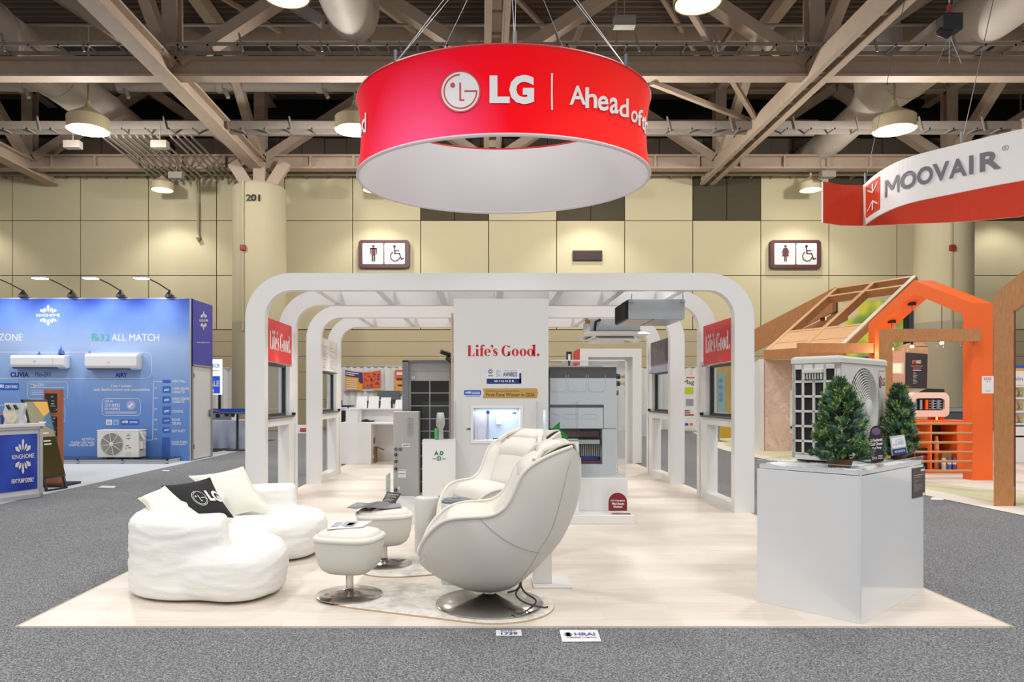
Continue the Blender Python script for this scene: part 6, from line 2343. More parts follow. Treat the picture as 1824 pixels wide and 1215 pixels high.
# stage and outdoor unit
t = thing('low_stage', 'low black-topped stage with white skirting along the blue wall', 'stage', (-9.5, 15.6, -.006))
b = B(); b.box(-14, X(298, 15.3), 15.3, 15.98, .085, .1)
obj('stage_top', b, M('gloss_black_top', (26, 28, 34), .12), t)
b = B(); b.box(-14, X(297, 15.3), 15.34, 15.98, -.006, .085)
b.mi = 1
for k in range(9):
    x = X(298, 15.3) - .95 * k
    b.box(x - .04, x, 15.32, 15.36, -.006, .085)
b.box(-14, X(298, 15.3), 15.32, 15.35, .06, .085); b.box(-14, X(298, 15.3), 15.32, 15.35, -.006, .01)
obj('skirting', b, [M('skirt_grey', (196, 200, 206), .5), ALU], t)
OY = 15.42
om = face_y(OY)
ox0, ox1, oz0, oz1 = X(173, OY), X(247, OY), .12, Z(767, OY)
t = thing('outdoor_unit', 'white outdoor unit with round fan and blue snowflake on the low black stage', 'heat pump', ((ox0 + ox1) / 2, OY + .15, .1))
b = B(); b.box(ox0, ox1, OY, OY + .34, oz0, oz1); b.box(ox0 - .01, ox1 + .01, OY - .006, OY + .35, oz1 - .015, oz1 + .012)
obj('casing', b, UG, t, bevel=.008)
fx, fz = (X(180, OY) + X(219, OY)) / 2, Z(791, OY)
rr = (X(219, OY) - X(180, OY)) / 2
b = B(); b.b.verts.new; c0 = Vector((fx, OY - .004, fz))
b.cyl(c0, c0 + Vector((0, -.002, 0)), rr, n=36)
obj('fan_well', b, M('fan_well_grey', (106, 104, 92), .6, var=.3, scale=12), t)
b = B()
for k in range(9):
    r0 = rr * (.2 + .1 * k)
    b.tube([c0 + Vector((r0 * math.cos(R(a)), -.02, r0 * math.sin(R(a)))) for a in range(0, 361, 15)], .004, 4)
for k in range(8):
    a = R(45 * k + 10); b.tube([c0 + Vector((0, -.022, 0)), c0 + Vector((rr * math.cos(a), -.022, rr * math.sin(a)))], .008, 4)
b.cyl(c0, c0 + Vector((0, -.03, 0)), rr * .17, n=20)
obj('fan_grille', b, UG, t)
b = B(); b.box(ox1, ox1 + .06, OY + .05, OY + .2, .3, .46); b.box(ox1, ox1 + .05, OY + .05, OY + .25, .56, .66)
b.bar((ox1 + .005, OY + .02, oz1 - .02), (ox1 + .08, OY + .1, oz1 - .2), .04, .04)
obj('valve_cover', b, UG, t, bevel=.006)
b = B(); om2 = lambda x, y, l=.003: om(x, y, l)
b.mi = 0; snowflake(b, om2, 228.5, 778.5, 5.5, 5, .004, None); b.rect(om, 224.5, 229.5, 793, 795, .004)
b.mi = 1; b.rect(om, 222.5, 226, 797.5, 799, .004); b.rect(om, 227.5, 233.5, 796.5, 798.5, .004); b.mi = 2; b.rect(om, 223, 234, 805, 811, .004); b.rect(om, 222, 235, 771.5, 772.2, .004)
obj('stickers', b, [M('snow_blue', (44, 122, 196), .4), M('orange_sticker', (216, 118, 50), .4), M('pale_sticker', (206, 206, 202), .4)], t)
for x in (ox0 + .12, ox1 - .2):
    b = B(); b.box(x, x + .08, OY + .01, OY + .33, .1, .125)
    obj('foot', b, BLACK, t)

# logo counter
A_, D_ = Vector((-6.29, 10.26, 0)), Vector((-.36, -.93, 0)).normalized()
nrm = Vector((-D_.y, D_.x, 0))
if nrm.y > 0:
    nrm = -nrm
ang = math.atan2(-D_.y, -D_.x)
t = thing('logo_counter', 'white framed counter with a blue snowflake panel at the left edge', 'counter', A_ - nrm * .25 + D_ * .5 + Vector((0, 0, -.006)))
cr = lambda u, d, z: A_ + D_ * u - nrm * d + Vector((0, 0, z))


def rbox(b, u0, u1, d0, d1, z0, z1):
    b.prism([cr(u0, d0, z0), cr(u1, d0, z0), cr(u1, d1, z0), cr(u0, d1, z0)], (0, 0, z1 - z0))


b = B(); rbox(b, .02, 1.0, .01, .5, -.006, 1.0)
obj('counter_body', b, M('counter_white', (232, 232, 236), .4, var=.01), t)
b = B(); rbox(b, -.02, 1.04, -.03, .53, 1.0, 1.045)
obj('counter_top', b, GLOSSW, t, bevel=.004)
b = B()
for u0, u1, z0, z1 in ((0, .045, -.006, 1.0), (.97, 1.02, -.006, 1.0), (0, 1.02, -.006, .05), (0, 1.02, .965, 1.0)):
    rbox(b, u0, u1, -.015, .01, z0, z1)
obj('frame_profile', b, M('frame_silver', (210, 212, 218), .35, .4), t)
cm = plane(A_ + nrm * .004, nrm)
m, nt, bs = mnew('royal_blue_print')
tc = N(nt, 'ShaderNodeTexCoord'); nz = N(nt, 'ShaderNodeTexNoise', i_Scale=1.4, i_Detail=1.0); nt.links.new(tc.outputs['Object'], nz.inputs['Vector'])
rp = ramp(nt, [(.35, (26, 52, 168)), (.6, (48, 88, 206)), (.75, (88, 132, 228))], nz.outputs[0]); nt.links.new(rp.outputs[0], bs.inputs['Base Color']); bs.inputs['Roughness'].default_value = .4
b = B(); b.prism([cr(.075, -.002, .12), cr(.94, -.002, .12), cr(.94, -.002, .9), cr(.075, -.002, .9)], -nrm * .01)
pn = obj('logo_panel', b, m, t)
b = B(); cs = lambda x, y, l=.003: cm(x, y - (x - 40) * .09, l + .006)
snowflake(b, cs, 40, 813, 19.5, 31); b.txt('HEAT PUMP EXPERT', cs, 19.5, 59.5, 852, 860, .004, .03)
obj('logo_lettering', b, INKW, pn)
# things on the counter
c = cr(.32, .12, 1.045)
t = thing('display_bag', 'clear plastic bag with a pale round fan on the logo counter', 'bag', c)
b = B()
b.grid(lambda u, v: c + Vector(((u - .5) * .27 + .012 * math.sin(v * 9), -.02 + .05 * math.sin(math.pi * u) * (1 - .6 * v), v * .29)), 12, 10); b.grid(lambda u, v: c + Vector(((.5 - u) * .27 + .012 * math.sin(v * 9), .04 - .05 * math.sin(math.pi * u) * (1 - .6 * v), v * .29)), 12, 10)
obj('bag_film', b, M('milky_film', (226, 230, 234), .25, var=.08, scale=20), t, smooth=True)
b = B(); cc = c + Vector((.01, -.075, .1))
b.cyl(cc, cc + Vector((0, -.012, 0)), .075, n=24); b.cyl(cc, cc + Vector((0, -.02, 0)), .02, n=14)
obj('round_fan', b, M('pale_fan', (226, 222, 196), .4), t)
for dx, r_ in ((-.05, .5), (.05, -.4)):
    b = B()
    p = c + Vector((dx, -.055, .23)); b.bar(p + Vector((-.02 * math.cos(r_), 0, .03)), p + Vector((.02 * math.cos(r_), 0, -.03)), .045, .02)
    obj('clip', b, BLACK, t)
c = cr(.72, .1, 1.045)
b = B(); b.box(c.x - .09, c.x + .09, c.y - .02, c.y + .02, c.z, c.z + .3); b.mi = 1; b.box(c.x - .09, c.x + .085, c.y - .024, c.y - .02, c.z + .2, c.z + .28); b.mi = 2; b.box(c.x + .0, c.x + .08, c.y - .024, c.y - .02, c.z + .02, c.z + .12)
solo('leaflet_box', b, [M('amber_box', (238, 178, 70), .4), M('blue_badge', (28, 92, 200), .4), INKW], 'amber and blue leaflet box at the frame edge on the logo counter', 'leaflets')
c = cr(.53, .08, 1.045)
b = B(); b.tube([c, c + Vector((.01, 0, .08)), c + Vector((-.01, 0, .12))], .02, 8); b.mi = 1; b.lathe([(.015, 0), (.015, .03)], c + Vector((-.01, 0, .12)), 8)
solo('blue_bottle', b, [M('navy_bottle', (36, 60, 120), .4), M('orange_sticker', (216, 118, 50), .4)], 'tiny navy bottle beside the clear bag', 'bottle', smooth=True)

# leaning poster kiosk and the timber tower behind it
n_ = Vector((.98, -.2, 0)).normalized(); u_ = Vector((.2, .98, 0)).normalized()
base = Vector((X(97, 11.0), 11.0, .18)); tilt = (Vector((0, 0, 1.2)) - n_ * .34)
t = thing('poster_kiosk', 'black leaning poster kiosk with a glossy screen beside the logo counter', 'kiosk', (base.x, base.y, 0))
kp = lambda u, v, l=0: base + u_ * ((u - .5) * .46) + tilt * v + n_ * l
b = B(); b.prism([kp(0, 0), kp(1, 0), kp(1, 1), kp(0, 1)], -n_ * .05)
obj('frame', b, BLACK, t, bevel=.004)
b = B(); b.poly([kp(.05, .03, .004), kp(.95, .03, .004), kp(.95, .52, .004), kp(.05, .52, .004)]); b.mi = 1; b.poly([kp(.05, .52, .004), kp(.95, .52, .004), kp(.95, .97, .004), kp(.05, .97, .004)])  # dark and pale olive halves are a reflection painted on the gloss
b.mi = 2; b.poly([kp(.35, .97, .006), kp(.95, .97, .006), kp(.95, .84, .006), kp(.65, .78, .006)]); b.mi = 3; b.poly([kp(.5, .68, .006), kp(.95, .6, .006), kp(.95, .84, .006), kp(.66, .76, .006)])
b.mi = 4
for v in (.42, .56, .46, .7):
    b.poly([kp(.4, v, .007), kp(.7, v, .007), kp(.7, v + .015, .007), kp(.4, v + .015, .007)])
obj('glossy_poster', b, [M('olive_dark_reflection', (68, 60, 30), .08), M('olive_pale_reflection', (164, 160, 134), .1), M('amber_box', (238, 178, 70), .4), M('teal_blue_print', (40, 110, 160), .4), INKW], t)
b = B()
for u in (.08, .92):
    b.bar(kp(u, .03, -.02), kp(u, 0, -.02) + n_ * .06 + Vector((0, 0, -.18)), .035, .03); b.bar(kp(u, .45, -.05), base + u_ * ((u - .5) * .46) - n_ * .5 + Vector((0, 0, -.186)), .03, .03)
b.bar(kp(.08, 0, .04) + Vector((0, 0, -.17)), kp(.92, 0, .04) + Vector((0, 0, -.17)), .03, .02)
obj('leg_frame', b, BLACK, t)
TX, TYY = X(96, 11.6), 11.6
t = thing('sample_tower', 'slim timber tower with black circuit samples behind the kiosk', 'display tower', (TX, TYY, -.006))
ORW = wood_mat('orange_brown_timber', (150, 84, 50), (186, 112, 70), .5, (3, 3, .5))
b = B(); b.box(TX - .13, TX + .1, TYY - .06, TYY + .1, .02, Z(694, TYY))
obj('timber_post', b, ORW, t)
b = B(); b.box(TX - .25, TX + .3, TYY - .3, TYY + .25, -.006, .03)
obj('foot_plate', b, BLACK, t)
for k, (ya, yb) in enumerate(((701, 734), (742, 761), (763, 776), (781, 812))):
    b = B(); fm2 = face_y(TYY - .06); b.box(X(85, TYY), X(105, TYY), TYY - .075, TYY - .06, Z(yb, TYY), Z(ya, TYY)); b.mi = 1
    random.seed(k)
    for q in range(9):
        xa, y0 = random.uniform(87, 98), random.uniform(ya + 2, yb - 5)
        b.rect(fm2, xa, xa + random.uniform(2, 6), y0, y0 + random.uniform(.8, 3), .018)
    obj('sample_board', b, [M('black_board', (30, 26, 28), .4), M('silver_part', (180, 178, 180), .35, .5)], t)

# sale stand behind the blue booth
SY = 21.0
fm = face_y(SY)
t = thing('sale_lightbox', 'white and blue sale lightbox sign behind the blue booth door', 'sign', (X(384, SY), SY + .1, -.005))
b = B(); b.box(X(366, SY), X(393.5, SY), SY, SY + .12, Z(703, SY), Z(640, SY))
obj('lightbox', b, M('lightbox_white', (238, 242, 252), .4, emit=.7), t)
b = B(); b.rect(fm, 366, 392, 670, 701, .006); b.mi = 1; b.txt('HVACR', fm, 368.5, 391.5, 648, 655, .007, .01); b.mi = 3; b.rect(fm, 374, 390, 660, 661, .007); b.mi = 2; b.txt('SALE', fm, 369, 391, 678, 688.5, .012, .05); b.rrect(fm, 376, 381.5, 693, 699.5, 1, .012)
obj('sale_lettering', b, [M('sale_blue', (44, 84, 214), .4, emit=.4), M('navy_text', (84, 94, 180), .5), INKW, M('grey_ink', (150, 148, 148), .5)], t)
b = B(); b.box(X(370, SY), X(370, SY) + .06, SY + .02, SY + .1, -.005, Z(703, SY)); b.box(X(388, SY), X(388, SY) + .06, SY + .02, SY + .1, -.005, Z(703, SY))
obj('leg', b, BLACK, t)
DRW = M('white_drape', (236, 235, 232), .85, var=.02)


def drape(x0, x1, Y, z1, label, waves=None, mat=DRW, nm='drape', z0=-.01):
    b = B(); n = int((x1 - x0) / .045)
    b.grid(lambda u, v: (x0 + (x1 - x0) * u, Y + .045 * math.sin(u * (x1 - x0) * 21) * (.5 + .5 * (1 - v)), z0 + (z1 - z0) * v), n, 3)
    b.mi = 1; b.cyl((x0, Y, z1), (x1, Y, z1), .025, n=8)
    return solo(nm, b, [mat, ALU], label, 'drape', smooth=70)


drape(X(360, 27), X(413, 27), 27, Z(656, 27), 'white pleated drape behind the sale lightbox')
TYb = 19.9
t = thing('draped_table', 'long table under a white and blue printed cloth behind the blue booth', 'table', (X(410, TYb), TYb + .4, -.005))
b = B(); b.box(X(372, TYb), X(470, TYb), TYb, TYb + .8, .74, .775)
obj('table_top', b, WHITE, t)
b = B(); b.grid(lambda u, v: (X(376, TYb) + (X(470, TYb) - X(376, TYb)) * u, TYb - .02 + .02 * math.sin(u * 30) * (1 - v), -.005 + .775 * v), 60, 5); b.mi = 1
fm = face_y(TYb - .045); b.rect(fm, 376, 470, 728, 731, .005); b.rect(fm, 376, 470, 731, 736, .005); b.mi = 2; b.poly([fm(376, 728, .007), fm(400, 735, .007), fm(376, 731.5, .007)])
obj('printed_cloth', b, [M('cloth_pale_blue', (222, 228, 246), .7, var=.12, scale=2), M('blue_badge', (28, 92, 200), .4), M('orange_sticker', (216, 118, 50), .4)], t)
x = X(423, 19.2)
t = thing('bistro_table', 'round black bistro table in front of the printed cloth', 'table', (x, 19.2, -.005))
b = B(); b.lathe([(.3, .0), (.31, .01), (.05, .03), (.03, .06), (.03, .98)], (x, 19.2, -.005), 24)
obj('pedestal', b, BLACK, t, smooth=True)
b = B(); b.lathe([(.46, .98), (.47, .99), (.46, 1.005)], (x, 19.2, -.005), 28)
obj('table_top', b, M('dark_table_top', (60, 58, 60), .3), t, smooth=True)
for k, (px, w, h, dk, lab) in enumerate(((387, .26, .22, 1, 'grey sample device on the draped table by the lightbox'), (403, .3, .3, 1, 'dark tilted sample panel on the draped table'), (414, .22, .26, 0, 'white sample device with a dark face on the draped table'))):
    x = X(px, 20.2); b = B(); b.prism([(x - w / 2, 20.2, .775), (x + w / 2, 20.2, .775), (x + w / 2 - .08, 20.35, .775 + h), (x - w / 2 - .08, 20.35, .775 + h)], (0, .05, 0)); b.mi = 1
    b.cyl((x, 20.22, .775 + h * .55), (x, 20.24, .775 + h * .55 + .001), .06, n=12)
    solo('sample_device', b, [M('device_grey', (120, 122, 134), .4) if dk else WHITE, BLACK], lab, 'device')
# ------------------------------------------------------------------ timber and orange booth at the right
OAK = wood_mat('honey_oak_beam', (182, 122, 70), (204, 144, 90), .5, (9, 9, 3), 3.0)
OAKL = wood_mat('pale_and_lit_oak', (218, 168, 120), (236, 192, 146), .5, (9, 9, 3), 3.0)  # pale oak; on the pergola tops it paints in light from above
ORG = M('orange_painted_frame', (255, 108, 26), .45, var=.03, scale=1)
GX, GX2, G0, G1 = 8.37, 8.72, 12.28, 15.6
t = thing('gable_frame', 'orange house-shaped gable frame behind the conifers at the right', 'frame', (8.5, 13.9, -.006))
ym = (G0 + G1) / 2
o = [(G0, -.006), (G0, 3.02), (ym, 3.68), (G1, 3.02), (G1, -.006)]
i = [(G0 + .25, -.006), (G0 + .25, 2.86), (ym, 3.42), (G1 - .25, 2.86), (G1 - .25, -.006)]
for nm, a in (('post', 0), ('rafter', 1), ('rafter', 2), ('post', 3)):
    b = B(); b.prism([(GX, *o[a]), (GX, *o[a + 1]), (GX, *i[a + 1]), (GX, *i[a])], (GX2 - GX, 0, 0))
    obj(nm, b, ORG, t)
b = B(); fm = face_y(G0); b.rect(fm, 1748.5, 1771, 670, 701, .004); b.mi = 1
for k in range(2):
    for q in range(4):
        b.rect(fm, 1752.5 + q * 3.4, 1755 + q * 3.4, 672.5 + k * 2.6, 674.3 + k * 2.6, .006)
b.mi = 2; b.rect(fm, 1756, 1764, 679.5, 680.2, .006); b.rect(fm, 1755.5, 1764.5, 696, 697, .006)
obj('paper_notice', b, [INKW, M('coral_ink', (232, 120, 90), .5), M('grey_ink', (150, 148, 148), .5)], t, label='white paper notice')
# two timber goal-post beams tied to the orange posts
for Y, lab in ((G0 - .05, 'front oak goalpost beam tied to the near orange post'), (G1 - .15, 'rear oak goalpost beam above the heat pump unit')):
    t = thing('timber_beam', lab, 'beam frame', (7.6, Y, -.006), group='oak goalpost beams')
    xl = X(1569, 12.23)
    b = B(); b.box(xl + .15, 8.36 if Y > 13 else 8.43, Y - .08, Y + (.05 if Y > 13 else .02), 2.36, 2.57)
    obj('beam', b, OAK, t)
    b = B(); b.box(xl, xl + .15, Y - .09, Y + .06, -.006, 2.575)
    obj('post', b, OAK, t)
# railing rods
t = thing('rod_railing', 'six horizontal timber rods making a railing beside the orange post', 'railing', (7.6, G0, .1))
for k in range(6):
    z = .155 + .161 * k
    b = B(); b.cyl((6.9, G0 + .02, z), (GX + .02, G0 + .02, z), .021, n=10)
    obj('rod', b, M('pine_rod', (206, 150, 98), .5, var=.1), t, smooth=True)
# pendants
for k, (yy, lab) in enumerate(((15.0, 'pendant lamp farthest back, beside the timber post'), (14.3, 'pendant lamp second from the back, glowing under the oak beam'), (13.37, 'pendant lamp glowing right of the salmon pillar'), (12.72, 'pendant lamp nearest the front orange post, half behind the beam'))):
    x = 8.54
    zs = 3.42 - abs(yy - ym) * (3.42 - 2.86) / (ym - G0 - .25)
    t = thing('pendant_lamp', lab, 'lamp', (x, yy, 2.3), group='pendant lamps under the orange gable')
    b = B(); b.lathe([(.075, zs - .035), (.075, zs + .02)], (x, yy, 0), 20)
    obj('canopy', b, BLACK, t)
    b = B(); b.cyl((x, yy, 2.5), (x, yy, zs), .006, n=6); b.cyl((x, yy, 2.44), (x, yy, 2.52), .022, n=10)
    obj('cord', b, BLACK, t)
    b = B(); b.lathe([(.03, 2.4), (.036, 2.42), (.02, 2.45)], (x, yy, 0), 14)
    obj('bulb', b, M('warm_bulb', (255, 214, 160), .4, emit=16), t)
    b = B(); b.lathe([(.075, 2.32), (.075, 2.46), (.06, 2.475), (.02, 2.48)], (x, yy, 0), 20, (False, True))
    obj('glass_shade', b, ACR, t, smooth=True)
    l = bpy.data.lights.new('pendant_light', 'POINT'); l.energy, l.color, l.shadow_soft_size = 9, (1, .78, .5), .04
    lo = bpy.data.objects.new('pendant_light', l); lo.location = (0, 0, .05); lo.parent = t; COL.objects.link(lo)
# orange bar with the espresso machine
QY = 13.4
t = thing('orange_bar', 'orange bar counter with open shelf behind the rod railing', 'bar counter', (8.5, QY + .3, -.006))
b0, b1 = X(1632, QY), 9.15
b = B(); b.box(b0 - .2, b1, QY, QY + .6, .93, .98)
obj('bar_top', b, ORG, t)
xo = X(1706, QY)
b = B(); b.box(xo, b1, QY + .02, QY + .58, -.006, .93); b.box(X(1657, QY), X(1660, QY), QY, QY + .5, .02, .93); b.box(b0, xo, QY + .02, QY + .5, -.006, .06)
obj('bar_side', b, ORG, t)
b = B(); b.box(b0 - .2, xo, QY + .5, QY + .55, .06, .93)
obj('shelf_back', b, M('dark_brown_shelf', (74, 54, 40), .7), t)
for k, (px, w, h, d, c1, lab) in enumerate(((1683, .17, .3, .1, (150, 104, 58), 'brown carton on the bar shelf behind the rods'), (1697, .1, .52, .25, (224, 224, 226), 'white paper roll on the bar shelf'), (1645, .2, .4, .15, (40, 26, 28), 'dark red printed bag on the bar shelf'), (1668, .09, .62, .2, (232, 150, 110), 'orange and clear bottle on the bar shelf'))):
    x = X(px, QY + d); b = B()
    if k in (1, 3):
        b.lathe([(w / 2, 0), (w / 2, h * .8), (w * .35, h * .9), (w * .3, h)], (x, QY + d, .06), 16); b.mi = 1; b.lathe([(w / 2 + .003, h * .35), (w / 2 + .003, h * .6)], (x, QY + d, .06), 16, (False, False))
    else:
        b.box(x - w / 2, x + w / 2, QY + d - .06, QY + d + .08, .06, .06 + h); b.mi = 1; b.box(x - w / 2 + .02, x + w / 2 - .02, QY + d - .063, QY + d - .06, .06 + h * .5, .06 + h * .65)
    solo('shelf_item', b, [M('shelf_item_%d' % k, c1, .5, var=.15, scale=12), [M('tan_tape', (190, 150, 100), .5), WHITE, M('red_print', (176, 40, 48), .5), ORG][k]], lab, ['carton', 'paper roll', 'bag', 'bottle'][k])
for k, (px, c1, lab) in enumerate(((1690, (80, 130, 190), 'blue labelled can on the bar shelf'), (1699, (120, 90, 160), 'violet labelled can on the bar shelf'), (1680, (220, 224, 230), 'white can on the bar shelf'))):
    x = X(px, QY + .05); b = B(); b.lathe([(.035, 0), (.037, .01), (.037, .2), (.03, .22)], (x, QY + .04, .06), 14); b.mi = 1; b.lathe([(.038, .1), (.038, .15)], (x, QY + .04, .06), 14, (False, False))
    solo('drink_can', b, [M('can_%d' % k, c1, .3, .2), INKW], lab, 'can', 'cans on the bar shelf', smooth=True)
KY2 = 13.75
kx0, kx1, kz0, kz1 = X(1612, KY2), X(1688, KY2), .98 + .06, Z(699, KY2)
t = thing('espresso_machine', 'rounded pale pink espresso machine on the orange bar', 'coffee machine', ((kx0 + kx1) / 2, KY2, .98))
PK = M('pale_pink_enamel', (246, 226, 214), .2, var=.02, coat=.4)
b = B()
w = kx1 - kx0; h = kz1 - kz0
pr = []
for cx, cz, a, r_ in ((kx1 - .12, kz1 - .12, 0, .12), (kx0 + .2, kz1 - .1, 90, .1), (kx0 + .05, kz0 + .05, 180, .05), (kx1 - .09, kz0 + .09, 270, .09)):
    pr += [Vector((cx + r_ * math.cos(R(a + q * 15)), KY2 - .05, cz + r_ * math.sin(R(a + q * 15)))) for q in range(7)]
# an opening shows the cups inside
ipr = []
c0 = Vector(((kx0 + kx1) / 2 + .02, KY2 - .05, (kz0 + kz1) / 2 + .01))
for p in pr:
    d = p - c0
    ipr.append(c0 + Vector((d.x * .78, 0, d.z * .5)))
b.strip(pr + pr[:1], ipr + ipr[:1]); b.strip([p + Vector((0, .45, 0)) for p in pr + pr[:1]], pr + pr[:1]); b.strip(ipr + ipr[:1], [p + Vector((0, .06, 0)) for p in ipr + ipr[:1]]); b.poly([p + Vector((0, .45, 0)) for p in pr])
obj('body_shell', b, PK, t, smooth=50)
b = B(); b.poly([p + Vector((0, .06, 0)) for p in ipr])
for q in range(4):
    b.mi = 1; b.box(c0.x + .02, c0.x + .26, KY2 - .02, KY2 + .0, c0.z - .1 + q * .05, c0.z - .085 + q * .05)
for q in range(5):
    b.mi = [2, 1, 3, 1, 2][q]; b.cyl((c0.x - .25 + q * .11, KY2 - .02, c0.z - .1), (c0.x - .25 + q * .11, KY2 - .02, c0.z + .08), .03, n=10)
obj('group_heads', b, [M('machine_dark', (58, 48, 50), .4), CHROME, M('blue_cup', (120, 160, 200), .4), ORG], t)
b = B(); b.prism([(kx0 + .22, KY2 - .03, kz1 - .005), (kx1 - .08, KY2 - .03, kz1 - .005), (kx1 - .08, KY2 - .03, kz1 + .06), (kx0 + .4, KY2 - .03, kz1 + .075)], (0, .4, 0))
obj('cup_tray', b, BLACK, t)
for x in (kx0 + .08, kx1 - .14):
    b = B(); b.box(x, x + .08, KY2, KY2 + .4, .98, kz0 + .01)
    obj('foot', b, ORG, t)
b = B(); b.box(c0.x + .13, c0.x + .16, KY2 - .06, KY2 - .05, .985, 1.03)
obj('status_light', b, M('amber_light', (255, 170, 60), .4, emit=5), t)
# grey stone back counter
b = B(); b.box(X(1680, 17.5), X(1760, 17.5), 17.5, 18.2, -.006, Z(727, 17.5)); b.mi = 1; b.box(X(1680, 17.5) - .03, X(1760, 17.5) + .03, 17.45, 18.25, Z(733, 17.5), Z(727, 17.5))
solo('stone_counter', b, [M('blue_grey_stone', (80, 88, 98), .4, var=.3, scale=4), M('pale_stone_edge', (150, 160, 166), .35, var=.2, scale=6)], 'blue grey stone counter behind the espresso machine', 'counter')
# salmon pillar with black menu board
PY = 16.4
t = thing('menu_pillar', 'salmon and timber pillar with a black menu board behind the bar', 'pillar wall', (X(1620, PY), PY + .2, -.006))
b = B(); b.box(X(1586, PY), X(1612.5, PY), PY, PY + .5, -.006, Z(625, PY)); b.mi = 1; b.box(X(1612.5, PY), X(1654, PY), PY + .02, PY + .5, -.006, Z(617, PY)); b.prism([(X(1630, PY), PY + .02, Z(610, PY)), (X(1612, PY), PY + .02, Z(617, PY)), (X(1654, PY), PY + .02, Z(618, PY)), (X(1645, PY), PY + .02, Z(610, PY))], (0, .3, 0))
obj('pillar_body', b, [M('salmon_paint', (240, 186, 158), .6, var=.02), OAKL], t)
fm = face_y(PY)
b = B(); b.prism([fm(1612.5, 690, .0), fm(1650, 693, .0), fm(1651, 631, .0), fm(1613.5, 628, .0)], (0, -.03, 0)); b.mi = 1
b.mi = 2; b.txt('EM', fm, 1623.5, 1630, 641.5, 648, .034, .04); b.mi = 1; b.txt('RAD', fm, 1631, 1639, 641.5, 648, .034, .04); b.mi = 2; b.rect(fm, 1621.5, 1642.5, 651.5, 653, .034); b.rect(fm, 1624.5, 1640, 655, 656.5, .034); b.mi = 1; b.rect(fm, 1624.5, 1639, 659, 660.5, .034)
for k in range(9):
    b.rect(fm, 1625, 1629 + (k * 7) % 5, 663.5 + k * 2.4, 664.1 + k * 2.4, .034)
obj('menu_board', b, [M('charcoal_board', (58, 52, 60), .6, var=.1, scale=3), INKW, M('coral_ink', (232, 120, 90), .5)], t, label='black menu board')
b = B(); b.rect(fm, 1587, 1609.5, 646, 666, .006); b.mi = 1; b.rect(fm, 1588.5, 1605, 648, 664, .01)  # flat glowing patch stands in for the light of a recess
obj('lit_niche', b, [WHITE, M('niche_glow', (255, 226, 190), .4, emit=.5)], t)
# right-hand timber gable frame
WYY = 9.36
t = thing('timber_gable', 'oak gable frame post cut off by the right edge', 'frame', (6.8, WYY, -.006))
b = B(); b.prism([(X(1770, WYY), WYY, -.006), (X(1806, WYY), WYY, -.006), (X(1806, WYY), WYY, Z(553, WYY)), (X(1770, WYY), WYY, Z(553, WYY))], (.235, .32, 0))
obj('post', b, OAK, t)
b = B(); b.prism([(X(1770, WYY), WYY, Z(553, WYY)), (X(1808, WYY), WYY, Z(553, WYY)), (X(1990, WYY), WYY, Z(415, WYY)), (X(1990, WYY), WYY, Z(345, WYY)), (X(1770, WYY), WYY, Z(525, WYY))], (.235, .32, 0))
obj('rafter', b, OAK, t)
b = B(); b.prism([(X(1806, WYY) + .012, WYY + .01, -.006), (X(1806, WYY) + .032, WYY + .01, -.006), (X(1806, WYY) + .032, WYY + .01, Z(553, WYY)), (X(1806, WYY) + .012, WYY + .01, Z(553, WYY))], (.22, .3, 0)); b.mi = 1; b.box(X(1820.5, WYY), X(1850, WYY), WYY + .4, WYY + .45, .2, 2.3)
obj('red_lining', b, [M('maroon_lining', (120, 52, 34), .5), M('maroon_panel', (116, 40, 46), .5)], t)
# candle shelf far right
SY2 = 15.5
t = thing('cup_shelf', 'white pigeonhole shelf of tins at the right edge', 'shelf', (X(1815, SY2), SY2, -.006))
b = B(); x0 = X(1806, SY2)
fm = face_y(SY2)
b.box(x0, x0 + .8, SY2 + .2, SY2 + .3, .0, Z(655, SY2))
for py in (690, 711, 735, 757, 779):
    b.box(x0, x0 + .8, SY2, SY2 + .2, Z(py, SY2), Z(py - 3, SY2))
b.box(x0, x0 + .8, SY2, SY2 + .2, 0, Z(760, SY2))
obj('shelf_frame', b, WHITE, t)
b = B(); b.rect(fm, 1806, 1840, 651, 656, .01); b.mi = 1; b.rect(fm, 1806, 1840, 656, 661, .01); b.mi = 2; b.rect(fm, 1806, 1840, 661, 686, .01); b.mi = 3; b.txt('vibra', fm, 1808, 1822, 671, 678, .012)
obj('header_print', b, [M('blue_badge', (28, 92, 200), .4), M('amber_box', (238, 178, 70), .4), INKW, M('grey_purple_ink', (120, 114, 128), .5)], t)
for r_ in range(3):
    for q in range(2):
        x, z = X(1809.5 + q * 10, SY2), (Z(707, SY2), Z(731, SY2), Z(755, SY2))[r_]
        b = B(); b.box(x - .05, x + .05, SY2 + .02, SY2 + .15, z, z + .17); b.mi = 1; b.cyl((x, SY2 + .018, z + .08), (x, SY2 - .005, z + .08), .045, n=16)
        solo('tin', b, [M('yellow_tin', (206, 164, 40), .4), ALU], f'yellow tin with silver lid on the {("top", "middle", "bottom")[r_]} shelf row, {("left", "right")[q]} one', 'tin', 'tins on the pigeonhole shelf')
